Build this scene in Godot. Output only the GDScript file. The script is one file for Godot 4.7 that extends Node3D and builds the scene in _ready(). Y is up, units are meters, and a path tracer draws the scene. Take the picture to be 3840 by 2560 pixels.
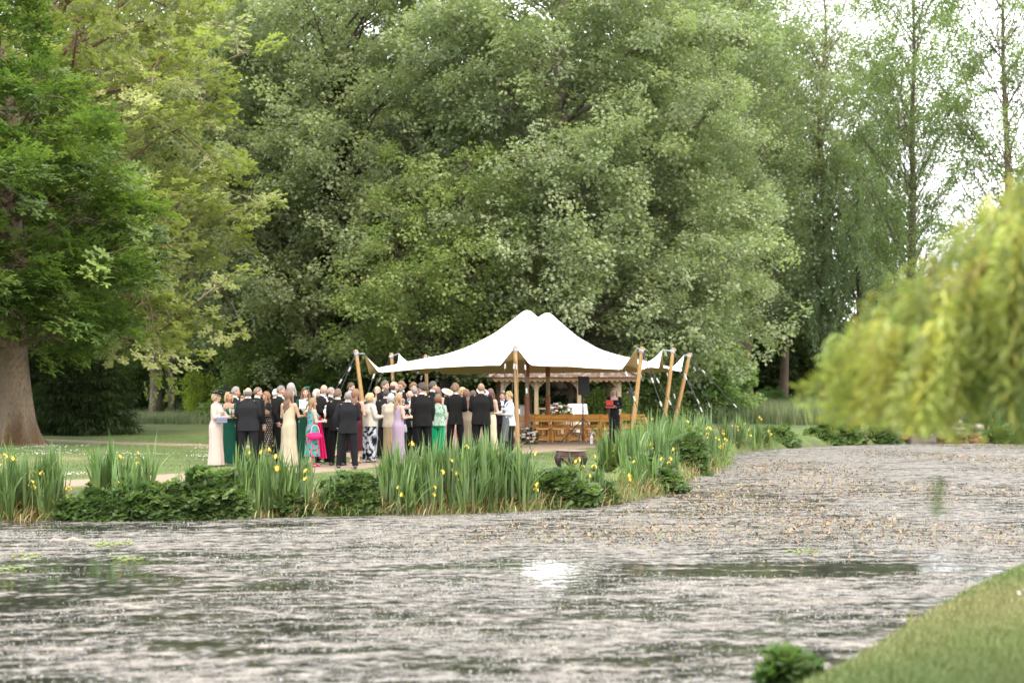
extends Node3D

const WATER := -0.35
var rng := RandomNumberGenerator.new()
var used := {}
var mats := {}
var noise := FastNoiseLite.new()
var shore := PackedVector2Array()


func _ready() -> void:
	rng.seed = 20240518
	noise.seed = 7
	noise.frequency = 1.0
	noise.noise_type = FastNoiseLite.TYPE_SIMPLEX_SMOOTH
	noise.fractal_type = FastNoiseLite.FRACTAL_NONE
	set_camera_and_sky()
	build_ground()
	build_water()
	build_paths()
	build_trees()
	build_bank_plants()
	build_tent()
	build_gazebo()
	build_furniture()
	build_people()
	build_willow()


func set_camera_and_sky() -> void:
	var cam := Camera3D.new()
	cam.name = "camera"
	add_child(cam)
	cam.position = Vector3(0, 2.1, 0)
	cam.rotation_degrees.x = 1.13
	var lens := CameraAttributesPhysical.new()
	lens.frustum_focus_distance = 35.0
	lens.frustum_focal_length = 59.8
	lens.frustum_near = 0.1
	lens.frustum_far = 2000.0
	lens.exposure_aperture = 1.3
	lens.exposure_multiplier = 1.0
	cam.attributes = lens
	cam.current = true
	var env := Environment.new()
	env.background_mode = Environment.BG_SKY
	var sky := ProceduralSkyMaterial.new()
	sky.sky_top_color = Color(0.92, 0.94, 0.97)
	sky.sky_horizon_color = Color(0.99, 0.99, 1.0)
	sky.sky_curve = 0.25
	sky.sky_energy_multiplier = 1.15
	sky.ground_bottom_color = Color(0.2, 0.22, 0.16)
	sky.ground_horizon_color = Color(0.5, 0.52, 0.45)
	var s := Sky.new()
	s.sky_material = sky
	env.sky = s
	env.tonemap_mode = Environment.TONE_MAPPER_LINEAR
	env.tonemap_exposure = 3.6
	env.sdfgi_enabled = true
	env.ssao_enabled = true
	env.ssil_enabled = true
	var we := WorldEnvironment.new()
	we.name = "world_environment"
	we.environment = env
	add_child(we)
	var sun := DirectionalLight3D.new()
	sun.name = "sun"
	sun.light_energy = 0.36
	sun.light_color = Color(1.0, 0.94, 0.84)
	sun.light_angular_distance = 20.0
	sun.shadow_enabled = true
	sun.rotation_degrees = Vector3(-52, 24, 0)
	add_child(sun)


# ---------------------------------------------------------------- helpers

func numbered(called: String) -> String:
	var n: int = used.get(called, 0)
	used[called] = n + 1
	return called if n == 0 else "%s_%03d" % [called, n]


func thing(called: String, label: String, category: String, at := Vector3.ZERO, turn := 0.0, group := "") -> Node3D:
	var o := Node3D.new()
	o.name = numbered(called)
	add_child(o)
	o.position = at
	o.rotation.y = turn
	tag(o, label, category, group)
	return o


func tag(o: Node, label: String, category: String, group := "", kind := "") -> void:
	if label: o.set_meta("label", label)
	if category: o.set_meta("category", category)
	if group: o.set_meta("group", group)
	if kind: o.set_meta("kind", kind)


func part(parent: Node, called: String, mesh: Mesh, m: Material, kind := "", label := "") -> MeshInstance3D:
	var o := MeshInstance3D.new()
	if parent == self:
		o.name = numbered(called)
	else:
		var key := str(parent.get_instance_id()) + called
		var n: int = used.get(key, 0)
		used[key] = n + 1
		o.name = called if n == 0 else "%s_%03d" % [called, n]
	o.mesh = mesh
	o.material_override = m
	parent.add_child(o, true)
	if kind: o.set_meta("kind", kind)
	if label: o.set_meta("label", label)
	return o


func scatter(parent: Node, called: String, mesh: Mesh, m: Material, xs: Array, cs: PackedColorArray, kind := "stuff") -> MultiMeshInstance3D:
	var mm := MultiMesh.new()
	mm.transform_format = MultiMesh.TRANSFORM_3D
	mm.use_colors = cs.size() > 0
	mm.mesh = mesh
	mm.instance_count = xs.size()
	for i in xs.size():
		mm.set_instance_transform(i, xs[i])
		if cs.size(): mm.set_instance_color(i, cs[i])
	var o := MultiMeshInstance3D.new()
	o.name = numbered(called) if parent == self else called
	o.multimesh = mm
	o.material_override = m
	parent.add_child(o, true)
	if kind: o.set_meta("kind", kind)
	return o


func mat(key: String, c: Color, rough := 0.8, extra := {}) -> StandardMaterial3D:
	if mats.has(key):
		return mats[key]
	var m := StandardMaterial3D.new()
	m.resource_name = key
	var share := 1.0 if key in ["leaf", "blade", "tent_white"] else 0.73
	m.albedo_color = Color(c.r * share, c.g * share, c.b * share).linear_to_srgb()
	m.albedo_color.a = c.a
	m.roughness = rough
	for k in extra:
		m.set(k, extra[k])
	mats[key] = m
	return m


func rnd(a: float, b: float) -> float:
	return rng.randf_range(a, b)


func noise_tex(size: int, freq: float, octaves: int, ramp: Array, sd := 1, kind := FastNoiseLite.TYPE_SIMPLEX_SMOOTH) -> NoiseTexture2D:
	var f := FastNoiseLite.new()
	f.seed = sd
	f.noise_type = kind
	f.frequency = freq
	f.fractal_octaves = octaves
	var t := NoiseTexture2D.new()
	t.width = size
	t.height = size
	t.seamless = true
	t.seamless_blend_skirt = 0.2
	t.normalize = true
	t.noise = f
	if ramp.size():
		var g := Gradient.new()
		var off := PackedFloat32Array()
		var cols := PackedColorArray()
		for i in ramp.size():
			off.append(float(ramp[i][0]))
			cols.append((ramp[i][1] as Color).linear_to_srgb())
		g.offsets = off
		g.colors = cols
		t.color_ramp = g
	return t


# A mesh under construction. Faces are listed anticlockwise as seen from outside and turned on commit.
class Mb:
	var v := PackedVector3Array()
	var c := PackedColorArray()
	var uv := PackedVector2Array()
	var f := PackedInt32Array()
	var tint := Color(1, 1, 1)

	func vert(p: Vector3, t := Vector2.ZERO) -> int:
		v.append(p)
		c.append(tint)
		uv.append(t)
		return v.size() - 1

	func tri(a: int, b: int, d: int) -> void:
		f.append(a); f.append(b); f.append(d)

	func quad(a: int, b: int, d: int, e: int) -> void:
		f.append(a); f.append(b); f.append(d)
		f.append(a); f.append(d); f.append(e)

	func face(pts: Array) -> void:
		var s := v.size()
		for p in pts: vert(p)
		for i in range(1, pts.size() - 1): tri(s, s + i, s + i + 1)

	func box(size: Vector3, x := Transform3D.IDENTITY, ch := 0.0) -> void:
		var h := size / 2.0
		if ch <= 0.0:
			for k in 6:
				var ax := k / 2
				var sg := 1.0 if k % 2 == 0 else -1.0
				var n := Vector3.ZERO; n[ax] = sg
				var a := Vector3.ZERO; a[(ax + 1) % 3] = sg
				var b := Vector3.ZERO; b[(ax + 2) % 3] = 1.0
				face([x * ((n - a - b) * h), x * ((n + a - b) * h), x * ((n + a + b) * h), x * ((n - a + b) * h)])
			return
		var q := Vector3(h.x - ch, h.y - ch, h.z - ch)
		for k in 6:
			var ax := k / 2
			var sg := 1.0 if k % 2 == 0 else -1.0
			var n := Vector3.ZERO; n[ax] = sg * h[ax]
			var a := Vector3.ZERO; a[(ax + 1) % 3] = sg * q[(ax + 1) % 3]
			var b := Vector3.ZERO; b[(ax + 2) % 3] = q[(ax + 2) % 3]
			face([x * (n - a - b), x * (n + a - b), x * (n + a + b), x * (n - a + b)])
		for ax in 3:
			var i := (ax + 1) % 3
			var j := (ax + 2) % 3
			for s1 in [-1.0, 1.0]:
				for s2 in [-1.0, 1.0]:
					var p1 := Vector3.ZERO; p1[i] = s1 * h[i]; p1[j] = s2 * q[j]
					var p2 := Vector3.ZERO; p2[i] = s1 * q[i]; p2[j] = s2 * h[j]
					var e := Vector3.ZERO; e[ax] = q[ax]
					if s1 * s2 > 0: face([x * (p1 - e), x * (p2 - e), x * (p2 + e), x * (p1 + e)])
					else: face([x * (p1 + e), x * (p2 + e), x * (p2 - e), x * (p1 - e)])

	func beam(a: Vector3, b: Vector3, w: float, t: float, up := Vector3.UP, ch := 0.0) -> void:
		var y := (b - a).normalized()
		var xx := y.cross(up)
		if xx.length() < 0.01: xx = y.cross(Vector3.RIGHT)
		xx = xx.normalized()
		box(Vector3(w, a.distance_to(b), t), Transform3D(Basis(xx, y, xx.cross(y)), (a + b) / 2.0), ch)

	func ring(cen: Vector3, ax: Vector3, ay: Vector3, n: int, vv := 0.0) -> int:
		var s := v.size()
		for i in n:
			var a := TAU * i / n
			vert(cen + ax * cos(a) + ay * sin(a), Vector2(float(i) / n, vv))
		return s

	func join(s0: int, s1: int, n: int) -> void:
		for i in n:
			var j := (i + 1) % n
			quad(s0 + i, s0 + j, s1 + j, s1 + i)

	func fan(s: int, n: int, at: Vector3, up: bool) -> void:
		var k := vert(at)
		for i in n:
			if up: tri(s + i, s + (i + 1) % n, k)
			else: tri(s + (i + 1) % n, s + i, k)

	func tube(pts: PackedVector3Array, rad: PackedFloat32Array, n := 6, cap := true) -> void:
		var prev := -1
		var side := Vector3.ZERO
		for i in pts.size():
			var d := (pts[mini(i + 1, pts.size() - 1)] - pts[maxi(i - 1, 0)]).normalized()
			if side == Vector3.ZERO:
				side = d.cross(Vector3(0.31, 0.2, 0.93))
				if side.length() < 0.1: side = d.cross(Vector3.RIGHT)
			side = (side - d * side.dot(d)).normalized()
			var s := ring(pts[i], side * rad[i], d.cross(side) * rad[i], n, float(i))
			if prev >= 0: join(prev, s, n)
			elif cap: fan(s, n, pts[i], false)
			prev = s
		if cap: fan(prev, n, pts[pts.size() - 1], true)

	# rings: [y, half width, half depth, z offset]; superellipse power p
	func lathe(prof: Array, n := 20, x := Transform3D.IDENTITY) -> void:
		var prev := -1
		for i in prof.size():
			var r: float = prof[i][0]
			var y: float = prof[i][1]
			if r < 0.0005 and (i == 0 or i == prof.size() - 1):
				if i > 0: fan(prev, n, x * Vector3(0, y, 0), true)
				continue
			var s := ring(x * Vector3(0, y, 0), x.basis.z * r, x.basis.x * r, n, float(i) / prof.size())
			if prev >= 0: join(prev, s, n)
			elif i == 1 and float(prof[0][0]) < 0.0005: fan(s, n, x * Vector3(0, prof[0][1], 0), false)
			prev = s

	func ball(cen: Vector3, r: Vector3, n := 12, m := 8, b := Basis.IDENTITY) -> void:
		var prev := -1
		for i in range(1, m):
			var a := PI * i / m
			var s := ring(cen - b.y * cos(a) * r.y, b.z * r.z * sin(a), b.x * r.x * sin(a), n, float(i) / m)
			if prev >= 0: join(prev, s, n)
			else: fan(s, n, cen - b.y * r.y, false)
			prev = s
		fan(prev, n, cen + b.y * r.y, true)

	func add(o: Mb, x: Transform3D) -> void:
		var s := v.size()
		for p in o.v: v.append(x * p)
		c.append_array(o.c)
		uv.append_array(o.uv)
		for i in o.f: f.append(i + s)

	func done(second := false) -> ArrayMesh:
		var nn := PackedVector3Array()
		nn.resize(v.size())
		var g := PackedInt32Array()
		g.resize(f.size())
		for i in range(0, f.size(), 3):
			var a := f[i]; var b := f[i + 1]; var d := f[i + 2]
			var q := (v[b] - v[a]).cross(v[d] - v[a])
			nn[a] += q; nn[b] += q; nn[d] += q
			g[i] = a; g[i + 1] = d; g[i + 2] = b
		for i in nn.size():
			nn[i] = nn[i].normalized() if nn[i].length_squared() > 1e-20 else Vector3.UP
		var arr := []
		arr.resize(Mesh.ARRAY_MAX)
		arr[Mesh.ARRAY_VERTEX] = v
		arr[Mesh.ARRAY_NORMAL] = nn
		arr[Mesh.ARRAY_COLOR] = c
		arr[Mesh.ARRAY_TEX_UV] = uv
		if second: arr[Mesh.ARRAY_TEX_UV2] = uv
		arr[Mesh.ARRAY_INDEX] = g
		var m := ArrayMesh.new()
		m.add_surface_from_arrays(Mesh.PRIMITIVE_TRIANGLES, arr)
		return m


func facing(d: Vector3, up := Vector3.UP) -> Basis:
	var z := d.normalized()
	var x := up.cross(z)
	if x.length() < 0.01: x = Vector3.RIGHT.cross(z)
	x = x.normalized()
	return Basis(x, z.cross(x), z)

# ---------------------------------------------------------------- ground, water, paths

# distance to the waterline on plan: positive on land
func land(x: float, z: float) -> float:
	var p := Vector2(x, z)
	var best := 1e9
	var inside := false
	var n := shore.size()
	var j := n - 1
	for i in n:
		var a := shore[i]
		var b := shore[j]
		var ab := b - a
		var t := clampf((p - a).dot(ab) / ab.length_squared(), 0.0, 1.0)
		best = minf(best, (p - a - ab * t).length_squared())
		if (a.y > z) != (b.y > z) and x < (b.x - a.x) * (z - a.y) / (b.y - a.y) + a.x:
			inside = not inside
		j = i
	return -sqrt(best) if inside else sqrt(best)


func height(x: float, z: float) -> float:
	if z < -66.0 or x < -26.0 or x > 34.0:
		return noise.get_noise_2d(x * 0.06, z * 0.06) * 0.06
	return height_at(x, z, land(x, z))


func height_at(x: float, z: float, s: float) -> float:
	var near := smoothstep(-27.0, -22.0, z) * smoothstep(-7.0, 2.0, x)
	var h := lerpf(-0.95, 0.0, smoothstep(-0.7, 0.55 + 0.5 * near, s + 0.08 * noise.get_noise_2d(x * 0.9, z * 0.9)))
	h += near * 0.33 * smoothstep(0.2, 3.0, s)
	h += noise.get_noise_2d(x * 0.11, z * 0.11) * 0.05 * smoothstep(0.5, 4.0, s)
	h += 0.2 * exp(-(pow(x + 10.8, 2.0) / 5.0 + pow(z + 41.0, 2.0) / 7.0))
	return h


func build_ground() -> void:
	shore = PackedVector2Array([Vector2(-11.334, -27.731), Vector2(-9.583, -28.222), Vector2(-8.575, -28.474), Vector2(-7.571, -28.817), Vector2(-6.445, -28.73), Vector2(-5.406, -29.08), Vector2(-4.316, -29.258), Vector2(-3.231, -29.62), Vector2(-2.1, -29.712), Vector2(-0.968, -29.991),
		Vector2(0.031, -30.372), Vector2(0.993, -31.266), Vector2(2.02, -32.322), Vector2(2.835, -34.169), Vector2(3.595, -36.939), Vector2(4.176, -40.368), Vector2(5.098, -42.902), Vector2(5.918, -46.219), Vector2(6.378, -50.62), Vector2(6.996, -53.151), Vector2(8.271, -55.302), Vector2(9.948, -57.634), Vector2(11.93, -59.424), Vector2(14.373, -60.744), Vector2(18.41, -61.133), Vector2(21.597, -60.938), Vector2(22.228, -53.448), Vector2(15.835, -36.939),
		Vector2(10.594, -26.284), Vector2(8.131, -22.943), Vector2(6.183, -20.531), Vector2(5.337, -19.406), Vector2(4.46, -17.883), Vector2(3.845, -16.61), Vector2(3.21, -15.21), Vector2(2.753, -14.258), Vector2(2.329, -13.494), Vector2(1.607, -11.974), Vector2(0.41, -9.208), Vector2(-1.095, -7.422), Vector2(-3.946, -7.422), Vector2(-8.872, -12.946)])
	var xs := PackedFloat32Array([-900, -500, -280, -160, -100, -70, -52, -42, -36, -32])
	var x := -28.0
	while x < 32.0:
		xs.append(x)
		x += 0.5
	xs.append_array([32, 36, 42, 52, 70, 100, 160, 280, 500, 900])
	var zs := PackedFloat32Array([260, 120, 60, 30, 16, 8, 3, 0])
	var z := -2.0
	while z > -66.0:
		zs.append(z)
		z -= 0.35 if z > -24.0 else 0.5
	zs.append_array([-66, -69, -73, -78, -84, -92, -102, -116, -135, -165, -220, -320, -600, -1200])
	var m := Mb.new()
	var nx := xs.size()
	for zz in zs:
		for xx in xs:
			var s := 99.0
			var h := 0.0
			if zz < -66.0 or xx < -26.0 or xx > 34.0:
				h = noise.get_noise_2d(xx * 0.06, zz * 0.06) * 0.06
			else:
				s = land(xx, zz)
				h = height_at(xx, zz, s)
			var dry := smoothstep(0.25, 0.75, noise.get_noise_2d(xx * 0.23 + 40.0, zz * 0.23) * 0.5 + 0.35)
			dry = maxf(dry * 0.55, exp(-(pow(xx + 10.6, 2.0) / 3.0 + pow(zz + 39.6, 2.0) / 1.2)))
			dry = maxf(dry, 0.9 * exp(-(pow(xx - 2.8, 2.0) / 1.2 + pow(zz + 34.8, 2.0) / 0.8)))
			var g := Color(0.125, 0.185, 0.042).lerp(Color(0.30, 0.25, 0.105), dry * 0.75)
			g = g.lerp(Color(0.095, 0.15, 0.035), smoothstep(0.1, 0.6, noise.get_noise_2d(xx * 0.4, zz * 0.4 + 9.0)) * 0.5)
			if s < 0.15: g = g.lerp(Color(0.075, 0.055, 0.03), smoothstep(0.15, -0.1, s))
			if zz < -66.0: g = g.lerp(Color(0.09, 0.11, 0.03), smoothstep(-66.0, -92.0, zz))
			g = g.lerp(Color(0.18, 0.21, 0.062), 0.75 * smoothstep(-27.0, -22.0, zz) * smoothstep(0.3, 1.0, s))
			m.tint = g
			m.vert(Vector3(xx, h, zz))
	for j in zs.size() - 1:
		for i in nx - 1:
			var a := j * nx + i
			m.quad(a + nx, a + nx + 1, a + 1, a)
	m.f.reverse()
	var gm := mat("lawn", Color(1, 1, 1), 0.9, {"vertex_color_use_as_albedo": true, "uv1_triplanar": true, "uv1_world_triplanar": true, "uv1_scale": Vector3(0.42, 0.42, 0.42)})
	gm.albedo_texture = noise_tex(512, 0.035, 5, [[0.0, Color(0.55, 0.5, 0.5)], [0.5, Color(0.9, 0.9, 0.9)], [1.0, Color(1.0, 1.0, 0.9)]], 3)
	gm.heightmap_enabled = true
	gm.heightmap_texture = noise_tex(512, 0.09, 4, [], 4)
	gm.heightmap_scale = 2.5
	tag(part(self, "ground", m.done(), gm), "mown green lawn with dry worn patches round the pond", "ground", "", "structure")

	# short grass standing on the lawn where it is close enough to see
	var tuft := Mb.new()
	for k in 46:
		var p := Vector3(rnd(-0.22, 0.22), -0.01, rnd(-0.22, 0.22))
		var a := rnd(0, TAU)
		var w := Vector3(cos(a), 0, sin(a)) * 0.004
		var tip := p + Vector3(rnd(-0.03, 0.03), rnd(0.03, 0.075), rnd(-0.03, 0.03))
		tuft.tint = Color(1, 1, 1) * rnd(0.75, 1.2)
		tuft.face([p - w, p + w, tip])
	var xf := []
	var cs := PackedColorArray()
	for k in 26000:
		var d := rnd(9.0, 57.0)
		var px := rnd(-0.36, 0.36) * d
		if k % 3 == 0:
			d = rnd(8.0, 24.0)
			px = rnd(1.0, 0.36 * d + 0.6)
		var s := land(px, -d)
		if s < 0.0 or on_path(px, -d): continue
		var wild := 1.0 + 1.8 * smoothstep(0.7, 0.0, s) * rnd(0.3, 1.0)
		xf.append(Transform3D(Basis(Vector3.UP, rnd(0, TAU)).scaled(Vector3(1.2, wild * rnd(0.6, 1.1), 1.2)), Vector3(px, height_at(px, -d, s), -d)))
		var dry := clampf(noise.get_noise_2d(px * 0.23 + 40.0, -d * 0.23) * 0.5 + 0.25 + rnd(-0.2, 0.3), 0.0, 1.0)
		cs.append(Color(0.125, 0.20, 0.045).lerp(Color(0.33, 0.29, 0.12), dry * 0.6) * rnd(0.85, 1.2) * Color(1, 1, 1).lerp(Color(1.3, 1.15, 1.25), smoothstep(27.0, 22.0, d)))
	var grass := mat("grass_blades", Color(1, 1, 1), 0.6, {"vertex_color_use_as_albedo": true, "backlight_enabled": true, "backlight": Color(0.5, 0.5, 0.5)})
	tag(scatter(self, "lawn_grass", tuft.done(), grass, xf, cs), "short mown grass covering the lawn beside the pond", "grass")

	# daisies
	var daisy := Mb.new()
	for k in 9:
		var p := Vector3(rnd(-0.3, 0.3), rnd(0.05, 0.08), rnd(-0.3, 0.3))
		daisy.tint = Color(0.8, 0.8, 0.78)
		daisy.ball(p, Vector3(0.016, 0.006, 0.016), 6, 4)
	xf = []
	for k in 250:
		var d := rnd(34.0, 50.0)
		var px := rnd(-0.31, -0.02) * d
		if k % 4 == 0:
			d = rnd(9.0, 19.0)
			px = rnd(2.0, 0.33 * d)
		var s := land(px, -d)
		if s < 0.9 or on_path(px, -d) or noise.get_noise_2d(px * 0.3 + 70.0, d * 0.3) < 0.0: continue
		xf.append(Transform3D(Basis(Vector3.UP, rnd(0, TAU)), Vector3(px, height_at(px, -d, s), -d)))
	tag(scatter(self, "daisy_flowers", daisy.done(), mat("daisy", Color(1, 1, 1), 0.7, {"vertex_color_use_as_albedo": true}), xf, PackedColorArray()), "white daisies scattered over the lawn", "daisies")

	# tall meadow grass under the far trees and beyond the far bank
	var tall := Mb.new()
	for k in 60:
		var p := Vector3(rnd(-0.55, 0.55), -0.02, rnd(-0.55, 0.55))
		var a := rnd(0, TAU)
		var w := Vector3(cos(a), 0, sin(a)) * 0.011
		var h := rnd(0.4, 0.85)
		var lean := Vector3(rnd(-0.2, 0.2), 0, rnd(-0.2, 0.2))
		tall.tint = Color(1, 1, 1) * rnd(0.7, 1.2)
		var s := tall.v.size()
		tall.vert(p - w); tall.vert(p + w); tall.vert(p + lean * 0.4 + Vector3(0, h * 0.6, 0) + w * 0.7); tall.vert(p + lean * 0.4 + Vector3(0, h * 0.6, 0) - w * 0.7); tall.vert(p + lean + Vector3(0, h, 0))
		tall.quad(s, s + 1, s + 2, s + 3)
		tall.tri(s + 3, s + 2, s + 4)
	xf = []
	cs = PackedColorArray()
	for k in 9000:
		var d := rnd(71.0, 112.0)
		var px := rnd(-0.32, 0.36) * d
		var squat := 0.55 if px < -2.0 else 1.0
		var edge := 74.0 + 2.0 * noise.get_noise_2d(px * 0.2, 3.0)
		if px < -2.0: edge = 72.0
		if d < edge: continue
		xf.append(Transform3D(Basis(Vector3.UP, rnd(0, TAU)).scaled(Vector3(1, squat, 1) * rnd(0.6, 1.2)), Vector3(px, height(px, -d), -d)))
		cs.append(Color(0.16, 0.24, 0.08).lerp(Color(0.27, 0.29, 0.13), rnd(0, 0.8)) * rnd(0.75, 1.2))
	tag(scatter(self, "meadow_grass", tall.done(), grass, xf, cs), "band of tall unmown grass before the far trees", "grass")


func on_path(x: float, z: float) -> bool:
	for seg in paths:
		var p := Vector2(x, z)
		var pts: PackedVector2Array = seg[0]
		for i in pts.size() - 1:
			var ab := pts[i + 1] - pts[i]
			var t := clampf((p - pts[i]).dot(ab) / ab.length_squared(), 0.0, 1.0)
			if p.distance_to(pts[i] + ab * t) < float(seg[1]) * 0.5 + 0.1: return true
	return x > -0.6 and x < 4.4 and z < -49.2 and z > -61.5


var paths := [
	[PackedVector2Array([Vector2(-10.71, -31.54), Vector2(-9.8, -32.542), Vector2(-8.893, -33.2), Vector2(-7.665, -34.169), Vector2(-6.6, -35.5), Vector2(-5.449, -36.939), Vector2(-4.475, -38.32), Vector2(-3.356, -40.199), Vector2(-2.363, -42.711), Vector2(-1.108, -45.058), Vector2(0.291, -47.402), Vector2(1.96, -49.7)]), 1.9],
	[PackedVector2Array([Vector2(-15.729, -55.037), Vector2(-13.574, -54.308), Vector2(-11.388, -52.567), Vector2(-9.022, -50.62), Vector2(-6.66, -48.524), Vector2(-4.88, -45.813), Vector2(-3.474, -42.935)]), 1.15],
]


func build_paths() -> void:
	var gm := mat("path_gravel", Color(0.36, 0.27, 0.19), 0.95, {"uv1_triplanar": true, "uv1_world_triplanar": true, "uv1_scale": Vector3(0.8, 0.8, 0.8)})
	gm.albedo_texture = noise_tex(512, 0.12, 4, [[0.0, Color(0.6, 0.56, 0.5)], [1.0, Color(1.0, 1.0, 1.0)]], 11)
	var names := ["curving pale sandy path that the guests stand on", "thin sandy path crossing the lawn behind the guests"]
	for k in paths.size():
		var cv := Curve2D.new()
		var pts: PackedVector2Array = paths[k][0]
		for i in pts.size():
			var t := (pts[mini(i + 1, pts.size() - 1)] - pts[maxi(i - 1, 0)]) / 6.0
			cv.add_point(pts[i], -t, t)
		var m := Mb.new()
		var length := cv.get_baked_length()
		var n := int(length / 0.4)
		for i in n + 1:
			var p := cv.sample_baked(length * i / n)
			var q := cv.sample_baked(minf(length, length * i / n + 0.1)) - cv.sample_baked(maxf(0.0, length * i / n - 0.1))
			var side := Vector2(-q.y, q.x).normalized()
			for j in 7:
				var o := (j / 6.0 - 0.5) * (float(paths[k][1]) + 0.25 * noise.get_noise_2d(i * 0.35, j * 5.0 + k * 40.0))
				var w := p + side * o
				m.vert(Vector3(w.x, height(w.x, w.y) + (0.03 if j > 0 and j < 6 else -0.02), w.y))
			if i > 0:
				for j in 6:
					var a := (i - 1) * 7 + j
					m.quad(a, a + 1, a + 8, a + 7)
		if m.f.size() and (m.v[m.f[1]] - m.v[m.f[0]]).cross(m.v[m.f[2]] - m.v[m.f[0]]).y < 0: m.f.reverse()
		tag(part(self, "path", m.done(), gm), names[k], "path", "", "structure")
	var fl := Mb.new()
	for j in 25:
		for i in 11:
			var x := -0.6 + 0.5 * i + 0.08 * noise.get_noise_2d(i * 3.0, j * 3.0)
			var z := -49.4 - 0.5 * j + (0.1 * noise.get_noise_2d(i * 0.9, 8.0) if j == 0 else 0.0)
			fl.vert(Vector3(x, height(x, z) + (0.035 if i > 0 and i < 10 and j > 0 and j < 24 else -0.03), z))
	for j in 24:
		for i in 10:
			var a := j * 11 + i
			fl.quad(a, a + 1, a + 12, a + 11)
	tag(part(self, "tent_floor", fl.done(), gm), "pale sandy floor under the tent and its chairs", "floor", "", "structure")


func build_water() -> void:
	var m := Mb.new()
	for p in [Vector3(-40, WATER, 4), Vector3(40, WATER, 4), Vector3(40, WATER, -68), Vector3(-40, WATER, -68)]: m.vert(p)
	m.quad(0, 1, 2, 3)
	var wm := mat("pond_water", Color(0.018, 0.02, 0.012), 0.04, {"metallic_specular": 0.6, "uv1_triplanar": true, "uv1_world_triplanar": true, "uv1_scale": Vector3(0.5, 0.5, 0.5)})
	wm.heightmap_enabled = true
	wm.heightmap_texture = noise_tex(512, 0.012, 3, [], 21)
	wm.heightmap_scale = 0.18
	tag(part(self, "pond_water", m.done(), wm), "dark still pond water reflecting the trees and tent", "water", "", "structure")

	# the mat of pale pondweed that floats on it
	var x0 := -15.0
	var z0 := -7.5
	var sx := 44.0
	var sz := 56.5
	var iw := 900
	var ih := 1150
	var big := FastNoiseLite.new()
	big.seed = 31
	big.frequency = 1.0
	big.fractal_octaves = 4
	var fine := FastNoiseLite.new()
	fine.seed = 32
	fine.frequency = 1.0
	fine.fractal_octaves = 2
	var data := PackedByteArray()
	data.resize(iw * ih * 4)
	weed = PackedFloat32Array()
	weed.resize(iw * ih)
	for j in ih:
		var z := z0 - sz * (j + 0.5) / ih
		for i in iw:
			var x := x0 + sx * (i + 0.5) / iw
			var b := 0.45 * big.get_noise_2d(x * 0.34, z * 0.26) + 0.75 * big.get_noise_2d(x * 0.55 + 90.0, z * 2.1 + 0.3 * x)
			var q := fine.get_noise_2d(x * 3.1, z * 3.6)
			var open := 0.0
			# leads of open water: one below the tent, a wide one before the near bank, a band under the irises
			open += 0.85 * exp(-(pow((x - 3.7) / 1.9, 2.0) + pow((z + 21.2) / 0.9, 2.0)))
			open += 0.35 * exp(-(pow((x - 1.9) / 2.2, 2.0) + pow((z + 14.6) / 0.8, 2.0)))
			open += 0.62 * exp(-(pow((x - 0.55) / 0.75, 2.0) + pow((z + 21.6) / 1.5, 2.0)))
			open += 0.40 * exp(-(pow((x + 4.6) / 2.9, 2.0) + pow((z + 18.5) / 5.5, 2.0)))
			open += 0.40 * exp(-(pow((x + 6.8) / 2.6, 2.0) + pow((z + 27.6) / 1.0, 2.0)))
			open += 0.22 * exp(-(pow((x - 1.2) / 3.0, 2.0) + pow((z + 17.3) / 1.2, 2.0)))
			open += 0.24 * exp(-(pow((x - 4.6) / 2.2, 2.0) + pow((z + 35.5) / 5.0, 2.0)))
			var q2 := fine.get_noise_2d(x * 8.5 + 300.0, z * 9.5)
			var cover := b * 0.9 + q * 0.3 + q2 * 0.42 + 0.27 - open
			if z < -38.0 and x > 4.0: cover += 0.15
			var k := j * iw + i
			weed[k] = cover
			var tone := 0.80 + 0.25 * q + 0.2 * fine.get_noise_2d(x * 9.0, z * 9.0) + 0.1 * b
			var o := k * 4
			data[o] = clampi(int(214.0 * tone), 0, 255)
			data[o + 1] = clampi(int((207.0 - 10.0 * b) * tone), 0, 255)
			data[o + 2] = clampi(int((202.0 - 26.0 * maxf(0.0, b)) * tone), 0, 255)
			data[o + 3] = int(255.0 * (0.06 + 0.93 * smoothstep(-0.17, 0.28, cover + 0.25 * (fine.get_noise_2d(x * 19.0, z * 19.0)))))
	var tex := ImageTexture.create_from_image(Image.create_from_data(iw, ih, false, Image.FORMAT_RGBA8, data))
	var sheet := Mb.new()
	sheet.vert(Vector3(x0, WATER + 0.006, z0), Vector2(0, 0))
	sheet.vert(Vector3(x0 + sx, WATER + 0.006, z0), Vector2(1, 0))
	sheet.vert(Vector3(x0 + sx, WATER + 0.006, z0 - sz), Vector2(1, 1))
	sheet.vert(Vector3(x0, WATER + 0.006, z0 - sz), Vector2(0, 1))
	sheet.quad(0, 1, 2, 3)
	var weed_mat := mat("pondweed", Color(0.53, 0.52, 0.485), 0.8, {"transparency": BaseMaterial3D.TRANSPARENCY_ALPHA, "detail_enabled": true, "detail_blend_mode": BaseMaterial3D.BLEND_MODE_MUL, "detail_uv_layer": BaseMaterial3D.DETAIL_UV_2, "uv2_scale": Vector3(17.3, 22.1, 1)})
	weed_mat.albedo_texture = tex
	weed_mat.detail_albedo = noise_tex(512, 0.16, 3, [[0.0, Color(0.35, 0.35, 0.33)], [0.42, Color(0.8, 0.8, 0.8)], [0.6, Color(1.0, 1.0, 1.0)], [1.0, Color(1.5, 1.48, 1.45)]], 71)
	weed_mat.metallic_specular = 0.3
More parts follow.
